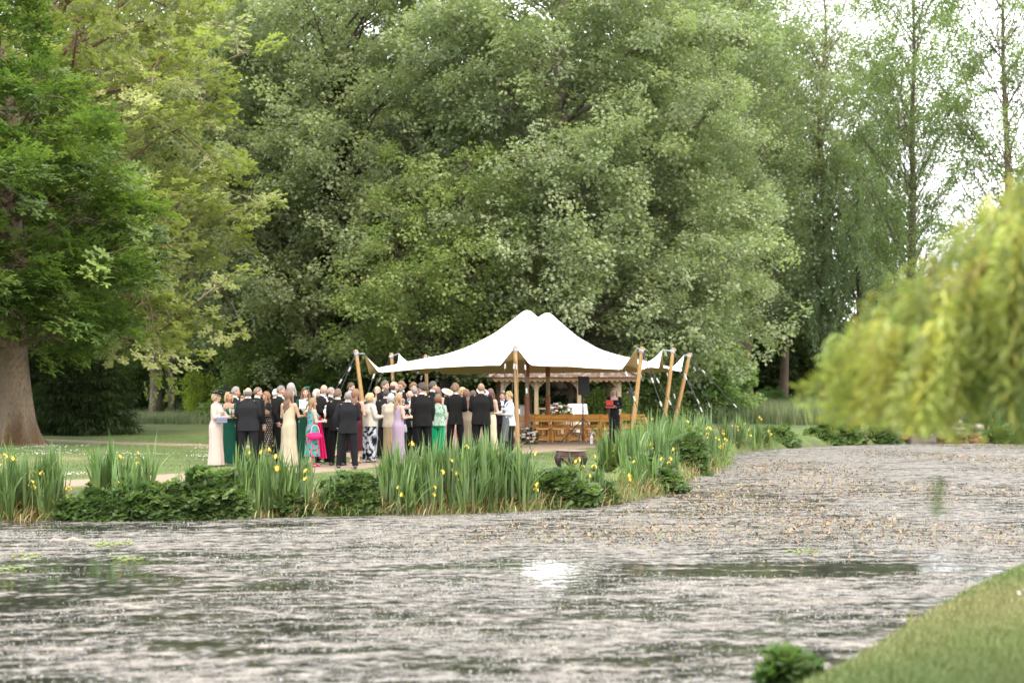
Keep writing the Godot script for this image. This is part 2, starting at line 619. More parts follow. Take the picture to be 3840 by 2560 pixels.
	tag(part(self, "floating_pondweed", sheet.done(true), weed_mat), "pale grey mat of floating pondweed over the pond", "pondweed", "", "stuff")

	# flecks of weed and petals, standing a little proud of the mat
	var fleck := Mb.new()
	for k in 110:
		var p := Vector3(rnd(-0.45, 0.45), rnd(0.004, 0.014), rnd(-0.45, 0.45))
		var a := rnd(0, TAU)
		var r := rnd(0.004, 0.010)
		var u := Vector3(cos(a) * r, rnd(-0.006, 0.006), sin(a) * r)
		var w := Vector3(-sin(a) * r, rnd(-0.006, 0.006), cos(a) * r) * rnd(0.4, 0.9)
		fleck.tint = Color(0.33, 0.32, 0.30) * rnd(0.6, 1.25)
		if k % 7 == 0: fleck.tint = Color(0.16, 0.15, 0.06)
		fleck.face([p - u - w, p - u + w, p + u + w, p + u - w])
	var xf := []
	for k in 2200:
		var d := rnd(10.0, 32.0) if k % 3 else rnd(30.0, 58.0)
		var px := rnd(-0.34, 0.36) * d
		var w := weed_at(px, -d)
		if w < rnd(-0.06, 0.12) or land(px, -d) > -0.15: continue
		xf.append(Transform3D(Basis(Vector3.UP, rnd(0, TAU)).scaled(Vector3(1, 1, 1) * rnd(0.8, 1.3)), Vector3(px, WATER + 0.004, -d)))
	tag(scatter(self, "pondweed_flecks", fleck.done(), mat("flecks", Color(1, 1, 1), 0.95, {"vertex_color_use_as_albedo": true, "metallic_specular": 0.1}), xf, PackedColorArray()), "specks of weed and fallen petals floating on the pond", "pondweed")

	# brown and olive leaves of pondweed that stand out of the water
	var leaf := Mb.new()
	for k in 14:
		var p := Vector3(rnd(-0.7, 0.7), 0.0, rnd(-0.7, 0.7))
		var a := rnd(0, TAU)
		var up := rnd(0.0, 1.0)
		var l := rnd(0.03, 0.075)
		var u := Vector3(cos(a), up, sin(a)).normalized() * l
		var w := Vector3(-sin(a), rnd(-0.3, 0.3), cos(a)) * l * 0.24
		leaf.tint = [Color(0.20, 0.10, 0.035), Color(0.24, 0.15, 0.05), Color(0.14, 0.13, 0.04), Color(0.30, 0.17, 0.06), Color(0.12, 0.08, 0.03)][k % 5] * rnd(0.8, 1.2)
		var b := p + Vector3(0, 0.012, 0)
		leaf.face([b, b + u * 0.5 + w, b + u, b + u * 0.5 - w])
		if k % 2 == 0:
			var st := b + Vector3(rnd(-0.1, 0.1), 0, 0)
			leaf.face([st + Vector3(-0.002, 0, 0), st + Vector3(0.002, 0, 0), st + Vector3(rnd(-0.02, 0.02), rnd(0.05, 0.13), 0)])
	xf = []
	for k in 3600:
		var d := rnd(21.0, 60.0)
		var px := rnd(-0.2, 0.36) * d
		var want := smoothstep(-0.25, 0.35, noise.get_noise_2d(px * 0.12 + 11.0, d * 0.09)) * smoothstep(22.0, 27.0, d)
		want *= smoothstep(-6.0, 0.0, px) * 0.8 + 0.12
		if rnd(0, 1) > want or land(px, -d) > -0.4: continue
		xf.append(Transform3D(Basis(Vector3.UP, rnd(0, TAU)).scaled(Vector3.ONE * rnd(0.8, 1.5)), Vector3(px, WATER, -d)))
	tag(scatter(self, "pond_leaves", leaf.done(), mat("pond_leaf", Color(1, 1, 1), 0.5, {"vertex_color_use_as_albedo": true}), xf, PackedColorArray()), "brown and olive leaves of pondweed poking out of the water", "water plants")

	var algae := Mb.new()
	for k in 26:
		var a := rnd(0, TAU)
		var r := sqrt(rnd(0, 1))
		var p := Vector3(cos(a) * r * 0.22, rnd(0.005, 0.03), sin(a) * r * 0.3)
		algae.tint = Color(0.19, 0.25, 0.045) * rnd(0.7, 1.3)
		algae.ball(p, Vector3(rnd(0.015, 0.045), 0.012, rnd(0.015, 0.04)), 5, 3)
	var am := algae.done()
	var spots := [Vector2(-5.846, -24.469), Vector2(-5.719, -24.594), Vector2(-6.361, -21.451), Vector2(-6.49, -22.834), Vector2(4.003, -23.507), Vector2(-5.103, -22.618)]
	var said := ["bright green weed clump floating beside a drifting log", "small bright green weed tuft just right of its twin by the drifting log", "bright green weed clump at the pond's far left edge", "faint green weed clump on the pond below the tall oak", "lone bright green weed tuft amid the grey pond", "green weed clump between two others near the reedy bank"]
	for k in spots.size():
		var o := thing("weed_clump", said[k], "water plant", Vector3(spots[k].x, WATER + 0.002, spots[k].y), k * 1.3, "green weed clumps on the pond")
		part(o, "foliage", am, mat("algae", Color(1, 1, 1), 0.6, {"vertex_color_use_as_albedo": true}), "stuff")
	# half sunken piece of driftwood by the reeds
	var lg := Mb.new()
	lg.tube(PackedVector3Array([Vector3(-0.75, -0.02, 0), Vector3(-0.4, 0.03, 0.05), Vector3(0, 0.0, 0), Vector3(0.4, 0.04, -0.05), Vector3(0.75, 0.0, 0)]), PackedFloat32Array([0.015, 0.04, 0.02, 0.045, 0.02]), 8)
	var log_ := thing("driftwood", "pale drifting piece of wood half sunk near the reedy bank", "driftwood", Vector3(Vector2(-6.617, -25.111).x, WATER, Vector2(-6.617, -25.111).y))
	log_.scale = Vector3(0.34, 0.8, 0.5)
	part(log_, "stem", lg.done(), mat("driftwood", Color(0.42, 0.33, 0.28), 0.85))


var weed := PackedFloat32Array()


func weed_at(x: float, z: float) -> float:
	var i := clampi(int((x + 15.0) / 44.0 * 900), 0, 899)
	var j := clampi(int((-7.5 - z) / 56.5 * 1150), 0, 1149)
	return weed[j * 900 + i]

# ---------------------------------------------------------------- trees

# a spray of leaves that reaches along +z from a twig; size 1 long
func spray(n: int, leaf: float, slim: float, flat: float, wide := 0.45, hang := 0.0) -> ArrayMesh:
	var m := Mb.new()
	for k in n:
		var z := sqrt(rnd(0.0, 1.0))
		var x := rnd(-wide, wide) * (0.35 + 0.65 * sin(z * 2.6))
		var p := Vector3(x, rnd(-flat, flat) - hang * z * z, z)
		var out := Vector3(x * 1.6 + rnd(-0.6, 0.6), rnd(-0.7, 0.25) - hang, 0.6 + rnd(-0.7, 0.5)).normalized()
		var up := Vector3(rnd(-0.75, 0.75), 1.0, rnd(-0.75, 0.75)).normalized()
		var side := up.cross(out).normalized() * leaf * slim * rnd(0.8, 1.2)
		var l := out * leaf * rnd(0.75, 1.25)
		m.tint = Color(1, 1, 1) * rnd(0.72, 1.25)
		var fold := up * leaf * 0.07
		var s := m.v.size()
		m.vert(p); m.vert(p + l * 0.55 + side + fold); m.vert(p + l); m.vert(p + l * 0.55 - side + fold)
		m.quad(s, s + 1, s + 2, s + 3)
	return m.done()


# a spray of lobed oak leaves in rosettes at the ends of twigs
func oak_spray(n: int, leaf: float) -> ArrayMesh:
	var m := Mb.new()
	for k in n:
		var z := sqrt(rnd(0.05, 1.0))
		var hub := Vector3(rnd(-0.45, 0.45) * (0.4 + 0.6 * z), rnd(-0.16, 0.16), z)
		for q in 6:
			var a := TAU * q / 6.0 + rnd(-0.4, 0.4)
			var out := Vector3(cos(a), rnd(-0.5, 0.35), sin(a)).normalized()
			var up := (Vector3.UP + Vector3(rnd(-0.5, 0.5), 0, rnd(-0.5, 0.5))).normalized()
			var side := up.cross(out).normalized() * leaf
			var l := out * leaf * rnd(0.8, 1.25)
			m.tint = Color(1, 1, 1) * rnd(0.75, 1.25)
			if rnd(0, 1) < 0.25: m.tint = Color(1.5, 1.25, 0.9) * rnd(0.9, 1.1)
			var s := m.v.size()
			m.vert(hub); m.vert(hub + l * 0.35 + side * 0.2); m.vert(hub + l * 0.5 + side * 0.12); m.vert(hub + l * 0.75 + side * 0.3); m.vert(hub + l * 1.05)
			m.vert(hub + l * 0.75 - side * 0.3); m.vert(hub + l * 0.5 - side * 0.12); m.vert(hub + l * 0.35 - side * 0.2)
			m.tri(s, s + 1, s + 2); m.tri(s, s + 2, s + 6); m.tri(s, s + 6, s + 7)
			m.tri(s + 2, s + 3, s + 4); m.tri(s + 2, s + 4, s + 6); m.tri(s + 6, s + 4, s + 5)
	return m.done()


# a drooping frond, for the yew and the willows: size 1 long, hanging along -y
func frond(n: int, leaf: float, slim: float) -> ArrayMesh:
	var m := Mb.new()
	for k in n:
		var t := float(k) / n
		var c := Vector3(0.05 * sin(t * 5.0), -t, 0.05 * cos(t * 4.0))
		var a := rnd(0, TAU)
		var out := Vector3(cos(a) * 0.7, -0.9 + rnd(-0.3, 0.4), sin(a) * 0.7).normalized()
		var side := out.cross(Vector3(rnd(-1, 1), 0.3, rnd(-1, 1))).normalized() * leaf * slim
		var l := out * leaf * rnd(0.7, 1.2)
		m.tint = Color(1, 1, 1) * rnd(0.7, 1.3)
		m.face([c, c + l * 0.5 + side, c + l, c + l * 0.5 - side])
	return m.done()


func along(prof: Array, h: float) -> float:
	for i in prof.size() - 1:
		if h <= float(prof[i + 1][0]):
			return lerpf(prof[i][1], prof[i + 1][1], clampf((h - float(prof[i][0])) / (float(prof[i + 1][0]) - float(prof[i][0])), 0.0, 1.0))
	return float(prof[prof.size() - 1][1])


func bez(a: Vector3, b: Vector3, c: Vector3, t: float) -> Vector3:
	return a.lerp(b, t).lerp(b.lerp(c, t), t)


func tree(called: String, label: String, at: Vector3, o: Dictionary, group := "") -> Node3D:
	rng.seed = hash(label) + int(at.x * 100.0)
	var root := thing(called, label, "tree", Vector3(at.x, 0.0, at.z), 0.0, group)
	var hgt: float = o.h
	var r0: float = o.r
	var lean: Vector3 = o.get("lean", Vector3.ZERO)
	var prof: Array = o.prof
	var tr := Mb.new()
	var tp := PackedVector3Array()
	var rr := PackedFloat32Array()
	var n := 34
	for i in n + 1:
		var t := pow(float(i) / n, 1.6)
		var wob := Vector3(noise.get_noise_2d(t * 3.0, at.x), 0, noise.get_noise_2d(t * 3.0, at.x + 50.0)) * float(o.get("wander", 0.5)) * t
		tp.append(Vector3(0, hgt * t - 0.15, 0) + lean * t + wob)
		var flare := 1.0 + float(o.get("flare", 0.5)) * exp(-hgt * t / 0.45)
		rr.append(maxf(0.02, r0 * (1.0 - t * 0.92) * flare))
	tr.tube(tp, rr, 20)
	# buttresses and furrows in the bark
	for k in tr.v.size():
		var p := tr.v[k]
		var a := atan2(p.z, p.x)
		var ridge := 1.0 + 0.05 * sin(a * 7.0 + p.y * 0.6) * exp(-p.y / 3.0) + 0.14 * sin(a * 4.0 + at.x) * exp(-maxf(0, p.y) / 0.35)
		tr.v[k] = Vector3(p.x * ridge, p.y, p.z * ridge) if p.y < 4.0 else p
		var damp := smoothstep(0.9, 0.05, p.y + 0.5 * noise.get_noise_2d(a * 2.0, at.x))
		tr.c[k] = Color(1, 1, 1).lerp(Color(0.55, 0.42, 0.25), damp) * (1.0 + 0.25 * noise.get_noise_2d(a * 1.3 + at.x, p.y * 0.8))
	var twig := Mb.new()
	var xf := []
	var cs := PackedColorArray()
	var c0: Color = o.c0
	var c1: Color = o.c1
	var size: float = o.get("size", 1.0)
	var step: float = o.get("step", 0.7)
	var gap: float = o.get("gap", 0.55)
	var rise: float = tan(deg_to_rad(o.get("rise", 25.0)))
	var droop: float = o.get("droop", 0.12)
	var bare: float = o.get("bare", 0.0)
	var clump: float = o.get("clump", -0.55)
	var cf: float = o.get("clump_f", 0.55)
	var low: float = prof[0][0]
	var high: float = prof[prof.size() - 1][0]
	var limbs: int = o.limbs
	var hang: bool = o.get("hang", false)
	var axis := func(y: float) -> Vector3:
		var t := clampf(pow(clampf((y + 0.15) / hgt, 0.0, 1.0), 1.0 / 1.6) * n, 0.0, n - 0.001)
		return tp[int(t)].lerp(tp[int(t) + 1], t - int(t))
	var put := func(p: Vector3, d: Vector3, s: float) -> void:
		if rng.randf() < bare: return
		if noise.get_noise_3d((p.x + at.x) * cf, p.y * cf * 1.5, (p.z + at.z) * cf) < clump + rng.randf_range(-0.12, 0.12): return
		var b: Basis
		if hang:
			b = Basis(Vector3.UP, rng.randf_range(0, TAU)) * Basis(Vector3.RIGHT, rng.randf_range(-0.25, 0.25))
			b = b.scaled(Vector3(1, rng.randf_range(0.7, 1.3), 1) * s)
		else:
			d.y = d.y * 0.6 + rng.randf_range(-0.5, 0.45)
			b = facing(d + Vector3(rng.randf_range(-0.5, 0.5), 0, rng.randf_range(-0.5, 0.5)), Vector3(rng.randf_range(-0.6, 0.6), 1, rng.randf_range(-0.6, 0.6)).normalized()).scaled(Vector3.ONE * s)
		xf.append(Transform3D(b, p))
		cs.append(c0.lerp(c1, pow(rng.randf(), 1.4)) * rng.randf_range(0.8, 1.2))
	for i in limbs:
		var ht := lerpf(low, high, (i + rnd(0.0, 1.0)) / limbs)
		var az := 2.39996 * i + rnd(-0.4, 0.4)
		var reach := along(prof, ht) * rnd(0.72, 1.06)
		var dir := Vector3(cos(az), 0, sin(az))
		if o.has("side"):
			var sd: Vector3 = o.side
			reach *= 1.0 + dir.dot(sd)
		if reach < 0.4: continue
		var hs := clampf(ht - reach * rise * rnd(0.8, 1.2), float(o.get("first", 2.0)), hgt * 0.93)
		var a: Vector3 = axis.call(hs)
		var e: Vector3 = axis.call(minf(ht, hgt))
		e = Vector3(e.x, ht, e.z) + dir * reach
		var ctl := a.lerp(e, 0.55) + Vector3(rnd(-0.12, 0.12), droop + rnd(-0.05, 0.1), rnd(-0.12, 0.12)) * reach
		var pts := PackedVector3Array()
		var rad := PackedFloat32Array()
		var lr := clampf(reach * float(o.get("limb_r", 0.016)), 0.02, r0 * 0.55)
		var twist := float(o.get("twist", 0.05)) * reach
		for q in 9:
			var t := q / 8.0
			var p := bez(a, ctl, e, t)
			p += Vector3(noise.get_noise_2d(t * 4.0 + i * 7.0, 1.0), noise.get_noise_2d(t * 4.0 + i * 7.0, 20.0), noise.get_noise_2d(t * 4.0 + i * 7.0, 40.0)) * twist * t
			pts.append(p)
			rad.append(lerpf(lr, 0.012, pow(t, 0.8)))
		tr.tube(pts, rad, 6, false)
		var length := a.distance_to(e)
		var subs := int(maxf(4.0, length / step))
		for k in subs:
			var s := (k + rnd(0.2, 0.9)) / subs
			if s < float(o.get("bald", 0.2)): continue
			var u := s * 8.0
			var b := pts[mini(int(u), 7)].lerp(pts[mini(int(u), 7) + 1], u - int(u))
			var tang := (pts[mini(int(u), 7) + 1] - pts[mini(int(u), 7)]).normalized()
			var turn := (1.0 if k % 2 else -1.0) * rnd(0.45, 1.2)
			var sdir := (Basis(Vector3.UP, turn) * tang + Vector3(0, rnd(-0.35, 0.4), 0)).normalized()
			var sl := clampf(length * lerpf(0.42, 0.14, s) * rnd(0.7, 1.2), 0.45, 3.4)
			var end := b + sdir * sl + Vector3(0, -sl * sl * float(o.get("sag", 0.03)), 0)
			var mid := b.lerp(end, 0.5) + Vector3(rnd(-0.1, 0.1), rnd(0.0, 0.16), rnd(-0.1, 0.1)) * sl
			var tw := PackedVector3Array([b, bez(b, mid, end, 0.35), bez(b, mid, end, 0.7), end])
			var wr := float(o.get("twig_r", 0.02))
			twig.tube(tw, PackedFloat32Array([wr, wr * 0.75, wr * 0.5, wr * 0.25]), 4, false)
			if o.has("dead"):
				for w in int(o.dead):
					var base := bez(b, mid, end, rnd(0.2, 0.9))
					var dd := (sdir + Vector3(rnd(-1, 1), rnd(-0.7, 0.6), rnd(-1, 1))).normalized() * rnd(0.4, 1.1)
					twig.tube(PackedVector3Array([base, base + dd * 0.5 + Vector3(rnd(-0.1, 0.1), rnd(-0.1, 0.1), 0), base + dd]), PackedFloat32Array([0.014, 0.010, 0.005]), 3, false)
			var cl := int(maxf(1.0, sl / gap))
			for w in cl:
				var t := (w + rnd(0.3, 1.0)) / cl
				var p := bez(b, mid, end, t) + Vector3(rnd(-1, 1), rnd(-0.5, 0.5), rnd(-1, 1)) * size * 0.25
				put.call(p, sdir, size * rnd(0.7, 1.2))
		put.call(pts[8], (e - a), size)
		put.call(pts[7], (e - a), size)
	if o.has("ivy"):
		var ix := []
		var ic := PackedColorArray()
		for k in int(o.ivy):
			var y := float(o.ivy_to) * pow(rnd(0, 1), 1.1)
			var q: Vector3 = axis.call(y)
			var az := rnd(0, TAU)
			var d := Vector3(cos(az), rnd(-0.6, 0.1), sin(az))
			ix.append(Transform3D(facing(d).scaled(Vector3.ONE * rnd(0.45, 0.8)), q + Vector3(d.x, 0, d.z) * (r0 * (1.0 - y / hgt) * 0.7 + rnd(0.0, 0.22))))
			ic.append(Color(0.035, 0.06, 0.018) * rnd(0.7, 1.6))
		scatter(root, "ivy", leaf_meshes.broad, leafy, ix, ic)
	var bark: Color = o.get("bark", Color(0.16, 0.13, 0.10))
	var bm := mat("bark_%s" % bark.to_html(), bark, 0.95, {"uv1_triplanar": true, "uv1_world_triplanar": true, "uv1_scale": Vector3(1.3, 0.35, 1.3)})
	if bm.albedo_texture == null:
		bm.albedo_texture = bark_tex
		bm.heightmap_enabled = true
		bm.heightmap_texture = bark_tex
		bm.heightmap_scale = 9.0
		bm.vertex_color_use_as_albedo = true
	part(root, "trunk", tr.done(), bm)
	if twig.v.size():
		part(root, "branchwork", twig.done(), mat("twig_%s" % str(o.get("twig", Color(0.13, 0.10, 0.07))), o.get("twig", Color(0.13, 0.10, 0.07)), 0.9), "stuff")
	scatter(root, "crown", o.leaf, o.get("lmat", leafy), xf, cs)
	leaf_count += xf.size()
	return root


# a bush: leaf sprays through a lumpy dome
func bush(called: String, label: String, at: Vector3, size: Vector3, n: int, leaf: Mesh, c0: Color, c1: Color, cl: float, group := "", cat := "shrub") -> Node3D:
	rng.seed = hash(label) + int(at.x * 100.0)
	var root := thing(called, label, cat, Vector3(at.x, height(at.x, at.z) + at.y, at.z), 0.0, group)
	var st := Mb.new()
	var xf := []
	var cs := PackedColorArray()
	for k in 16:
		var a := rnd(0, TAU)
		var e := Vector3(cos(a) * size.x * 0.6, size.y * rnd(0.5, 0.85), sin(a) * size.z * 0.6)
		st.tube(PackedVector3Array([Vector3(e.x * 0.1, -0.1, e.z * 0.1), e * 0.5 + Vector3(0, size.y * 0.08, 0), e]), PackedFloat32Array([0.02, 0.015, 0.006]), 5)
	for k in n:
		var d := Vector3(rnd(-1, 1), rnd(-0.05, 1), rnd(-1, 1))
		if d.length() > 1.0 or d.length() < 0.05: continue
		var u := d.normalized()
		var lump := 0.82 + 0.26 * noise.get_noise_3d(u.x * 1.7 + at.x, u.y * 1.7, u.z * 1.7 + at.z)
		var r := pow(rnd(0, 1), 0.35) * lump
		var p := Vector3(u.x * size.x, maxf(u.y, 0.02) * size.y, u.z * size.z) * r
		var f := facing(Vector3(u.x, u.y * 0.5 + rnd(-0.3, 0.3), u.z) + Vector3(rnd(-0.6, 0.6), 0, rnd(-0.6, 0.6)), Vector3(rnd(-0.3, 0.3), 1, rnd(-0.3, 0.3)).normalized())
		xf.append(Transform3D(f.scaled(Vector3.ONE * cl * rnd(0.7, 1.25)), p - f.z * cl * 0.5))
		cs.append(c0.lerp(c1, pow(rnd(0, 1), 1.3)) * rnd(0.8, 1.2))
	part(root, "stem", st.done(), mat("shrub_stem", Color(0.12, 0.09, 0.05), 0.9), "stuff")
	scatter(root, "foliage", leaf, leafy, xf, cs)
	leaf_count += xf.size()
	return root


var leaf_count := 0
var leaf_meshes := {}
var leafy: StandardMaterial3D
var bark_tex: NoiseTexture2D


func build_trees() -> void:
	leafy = mat("leaf", Color(1, 1, 1), 0.5, {"vertex_color_use_as_albedo": true, "backlight_enabled": true, "backlight": Color(0.95, 1.0, 0.72), "metallic_specular": 0.45})
	bark_tex = noise_tex(512, 0.03, 5, [[0.0, Color(0.35, 0.33, 0.3)], [0.45, Color(0.8, 0.78, 0.75)], [1.0, Color(1.25, 1.2, 1.1)]], 41)
	leaf_meshes.alder = spray(78, 0.115, 0.48, 0.22)
	leaf_meshes.fine = spray(76, 0.10, 0.46, 0.22)
	leaf_meshes.broad = spray(48, 0.155, 0.5, 0.14)
	leaf_meshes.poplar = spray(44, 0.115, 0.52, 0.20, 0.5)
	leaf_meshes.oak = oak_spray(15, 0.165)
	leaf_meshes.oak2 = oak_spray(12, 0.15)
	leaf_meshes.frond = frond(46, 0.16, 0.13)
	leaf_meshes.yew = spray(80, 0.17, 0.10, 0.05, 0.4, 0.28)
	var grey := Color(0.20, 0.175, 0.15)
	var brown := Color(0.11, 0.085, 0.06)

	tree("oak_tree", "broad oak with thick pale trunk and dense mid green lobed leaves", Vector3(-14.932, 0, -51.6), {"h": 15.0, "r": 0.5, "flare": 0.75, "lean": Vector3(-0.5, 0, 0.4), "first": 2.9, "limbs": 120, "rise": 14.0, "droop": 0.10, "sag": 0.07,
		"prof": [[2.7, 3.2], [3.8, 5.0], [5.6, 5.9], [7.2, 5.8], [8.8, 5.0], [10.3, 3.6], [11.5, 1.4], [15.0, 1.0]], "side": Vector3(-0.38, 0, 0.3), "clump": -0.12, "clump_f": 0.75, "leaf": leaf_meshes.oak, "size": 1.0, "step": 0.24, "gap": 0.3, "bald": 0.3, "limb_r": 0.02,
		"c0": Color(0.085, 0.145, 0.036), "c1": Color(0.215, 0.285, 0.07), "bark": Color(0.29, 0.215, 0.145)})
	tree("oak_tree", "tall oak with fresh yellow green leaves and crooked bare mossy limbs", Vector3(-18.354, 0, -62), {"h": 21.0, "r": 0.55, "flare": 0.6, "lean": Vector3(1.2, 0, 0), "first": 4.0, "limbs": 96, "rise": 22.0, "droop": 0.16, "sag": 0.09, "twist": 0.22,
		"prof": [[2.6, 6.8], [4.5, 8.2], [7.5, 8.3], [10.5, 8.6], [13.5, 8.0], [17.0, 6.5], [21.0, 3.5]], "leaf": leaf_meshes.oak2, "size": 1.2, "step": 0.34, "gap": 0.42, "clump": -0.2, "clump_f": 0.6, "bald": 0.38, "limb_r": 0.024, "dead": 3, "twig": Color(0.27, 0.22, 0.16),
		"c0": Color(0.29, 0.325, 0.105), "c1": Color(0.41, 0.43, 0.175), "bark": Color(0.20, 0.13, 0.065)})
	tree("alder_tree", "large spreading tree with layered grey green sprays behind the white tent", Vector3(2.16, 0, -74), {"h": 25.0, "r": 0.72, "flare": 0.5, "first": 2.6, "limbs": 130, "rise": 30.0, "droop": 0.12, "sag": 0.05,
		"prof": [[2.0, 6.4], [4.5, 8.8], [8.0, 9.0], [12.0, 8.3], [16.0, 7.4], [20.0, 5.8], [25.0, 2.5]], "leaf": leaf_meshes.alder, "size": 1.3, "step": 0.38, "gap": 0.38, "clump": -0.2, "clump_f": 0.42, "limb_r": 0.019, "bald": 0.3, "ivy": 260, "ivy_to": 6.0,
		"c0": Color(0.25, 0.30, 0.17), "c1": Color(0.375, 0.415, 0.235), "bark": Color(0.27, 0.22, 0.19)})
	tree("alder_tree", "tall tree with dark ivy clad trunk and open ascending limbs", Vector3(-7.87, 0, -78), {"h": 25.0, "r": 0.40, "flare": 0.5, "lean": Vector3(-0.4, 0, 0), "first": 2.0, "limbs": 110, "rise": 36.0, "droop": 0.08, "sag": 0.05,
		"prof": [[1.8, 4.8], [5.0, 6.8], [9.0, 7.2], [14.0, 6.8], [19.0, 5.2], [25.0, 2.2]], "leaf": leaf_meshes.alder, "size": 1.3, "step": 0.36, "gap": 0.38, "clump": -0.16, "clump_f": 0.42, "limb_r": 0.019, "bald": 0.35, "ivy": 900, "ivy_to": 17.0,
		"c0": Color(0.25, 0.295, 0.17), "c1": Color(0.37, 0.405, 0.235), "bark": brown, "twig": Color(0.05, 0.04, 0.03)})
	tree("alder_tree", "smaller tree with dark forked trunk between the ivy clad tree and the tent", Vector3(-2.721, 0, -69), {"h": 11.0, "r": 0.24, "first": 1.8, "limbs": 40, "rise": 34.0, "droop": 0.1, "sag": 0.08, "dead": 1,
		"prof": [[2.6, 3.6], [5.0, 4.6], [8.0, 3.8], [11.0, 1.5]], "leaf": leaf_meshes.alder, "size": 1.15, "step": 0.42, "gap": 0.42, "c0": Color(0.182, 0.238, 0.084), "c1": Color(0.280, 0.329, 0.119), "bark": Color(0.05, 0.04, 0.03), "twig": Color(0.16, 0.11, 0.07)})
	# straight trunks at the back of the lawn
	for a in [[357, 84.0, 0.30, "straight grey trunked tree behind the lawn beside the dark yew", 0.1], [396, 87.0, 0.20, "slim reddish trunked tree just beyond the straight grey trunk", 0.0], [512, 82.0, 0.27, "leaning pale trunked tree behind the woman in the black hat", 1.6], [655, 92.0, 0.3, "tree with slender hidden trunk behind the bridesmaid in cream", 0.3]]:
		tree("lime_tree", a[3], Vector3((a[0] - 1176.0) / 3905.0 * a[1], 0, -a[1]), {"h": 24.0, "r": a[2], "lean": Vector3(a[4] * 2.0, 0, 0), "first": 4.5, "limbs": 84, "rise": 34.0, "droop": 0.1, "sag": 0.08,
			"prof": [[3.4, 3.6], [7.0, 5.0], [12.0, 5.0], [18.0, 4.2], [24.0, 1.6]], "leaf": leaf_meshes.fine, "size": 1.35, "step": 0.55, "gap": 0.5, "c0": Color(0.168, 0.224, 0.077), "c1": Color(0.280, 0.322, 0.119), "bark": grey})
	# tall poplars to the right
	for a in [[1572, 92.0, 0.22, "slim pale trunked tree just left of its twin behind the tent poles", 1.2, 0.15], [1612, 95.0, 0.25, "slim pale trunked tree with paler bark beyond the tent poles", -0.8, 0.15], [1712, 100.0, 0.5, "tall tree with thick bare brown trunk standing in the meadow grass", -0.6, 0.2],
			[1650, 108.0, 0.32, "poplar with fluttering pale leaves beside the spreading tree", 0.4, 0.2], [1800, 112.0, 0.3, "poplar with feathery sea green crown against the white sky", 0.5, 0.32], [1890, 106.0, 0.32, "poplar with dark trunk rising out of the shadowed undergrowth", 0.2, 0.25]]:
		tree("poplar_tree", a[3], Vector3((a[0] - 1176.0) / 3905.0 * a[1], 0, -a[1]), {"h": 29.0, "r": a[2], "lean": Vector3(a[4], 0, 0), "first": 4.5, "limbs": 110, "rise": 50.0, "droop": 0.05, "sag": 0.04, "bare": a[5],
			"prof": [[5.0, 2.6], [9.0, 3.6], [16.0, 3.9], [23.0, 3.4], [29.0, 1.4]], "leaf": leaf_meshes.poplar, "size": 1.35, "step": 0.42, "gap": 0.42, "clump": -0.25, "clump_f": 0.4, "c0": Color(0.252, 0.308, 0.175), "c1": Color(0.392, 0.448, 0.266), "bark": Color(0.23, 0.16, 0.12), "twig": Color(0.28, 0.21, 0.14)})
	for a in [[2093, 92.0, 0.30, "tall poplar with bare straight trunk standing alone against white sky", 0.2, 26.0], [2318, 84.0, 0.28, "poplar with leafy ivy greened trunk at the edge of the white sky", -0.1, 26.0], [2030, 118.0, 0.16, "thin young poplar behind the straight bare trunk", 0.4, 26.0]]:
		tree("poplar_tree", a[3], Vector3((a[0] - 1176.0) / 3905.0 * a[1], 0, -a[1]), {"h": a[5], "r": a[2], "lean": Vector3(a[4], 0, 0), "wander": 0.2, "first": 3.5, "limbs": 90, "rise": 56.0, "droop": 0.02, "sag": 0.02, "bare": 0.0, "clump": -0.16, "clump_f": 0.5,
			"prof": [[4.0, 1.4], [7.0, 2.5], [12.0, 3.3], [18.0, 3.6], [26.0, 3.0]], "leaf": leaf_meshes.poplar, "size": 1.0, "step": 0.5, "gap": 0.42, "limb_r": 0.012, "c0": Color(0.196, 0.266, 0.119), "c1": Color(0.336, 0.406, 0.182), "bark": Color(0.22, 0.16, 0.125), "twig": Color(0.18, 0.13, 0.09), "ivy": 60 if a[0] == 2318 else 10, "ivy_to": 24.0})
	tree("weeping_willow", "far weeping willow with grey green hanging curtain of leaves", Vector3(20.87, 0, -102), {"h": 17.0, "r": 0.4, "first": 3.0, "limbs": 46, "rise": 40.0, "droop": 0.25, "hang": true,
		"prof": [[5.5, 3.8], [9.0, 4.0], [13.0, 3.2], [17.0, 1.4]], "leaf": leaf_meshes.frond, "size": 2.0, "step": 0.6, "gap": 0.42, "c0": Color(0.224, 0.294, 0.154), "c1": Color(0.336, 0.406, 0.210), "bark": Color(0.12, 0.09, 0.07)})
	# the wood behind
	var far := [[330, 118], [470, 124], [600, 116], [740, 130], [880, 122], [1010, 128], [1130, 134], [1400, 126], [1520, 120], [1700, 136], [180, 110], [60, 116], [-60, 105], [1250, 142]]
	for k in far.size():
		var d := float(far[k][1])
		tree("wood_tree", "dense tree of the dim wood beyond the garden", Vector3((far[k][0] - 1176.0) / 3905.0 * d, 0, -d), {"h": 31.0 if k != 1 else 26.0, "r": 0.4, "first": 3.0, "limbs": 76, "rise": 30.0, "droop": 0.1, "sag": 0.05,
			"prof": [[2.5, 5.0], [8.0, 6.2], [16.0, 6.0], [24.0, 4.6], [31.0, 2.0]], "leaf": leaf_meshes.broad, "size": 1.9, "step": 0.7, "gap": 0.75, "c0": Color(0.210, 0.259, 0.133), "c1": Color(0.308, 0.350, 0.182), "bark": brown}, "trees of the wood behind the garden")
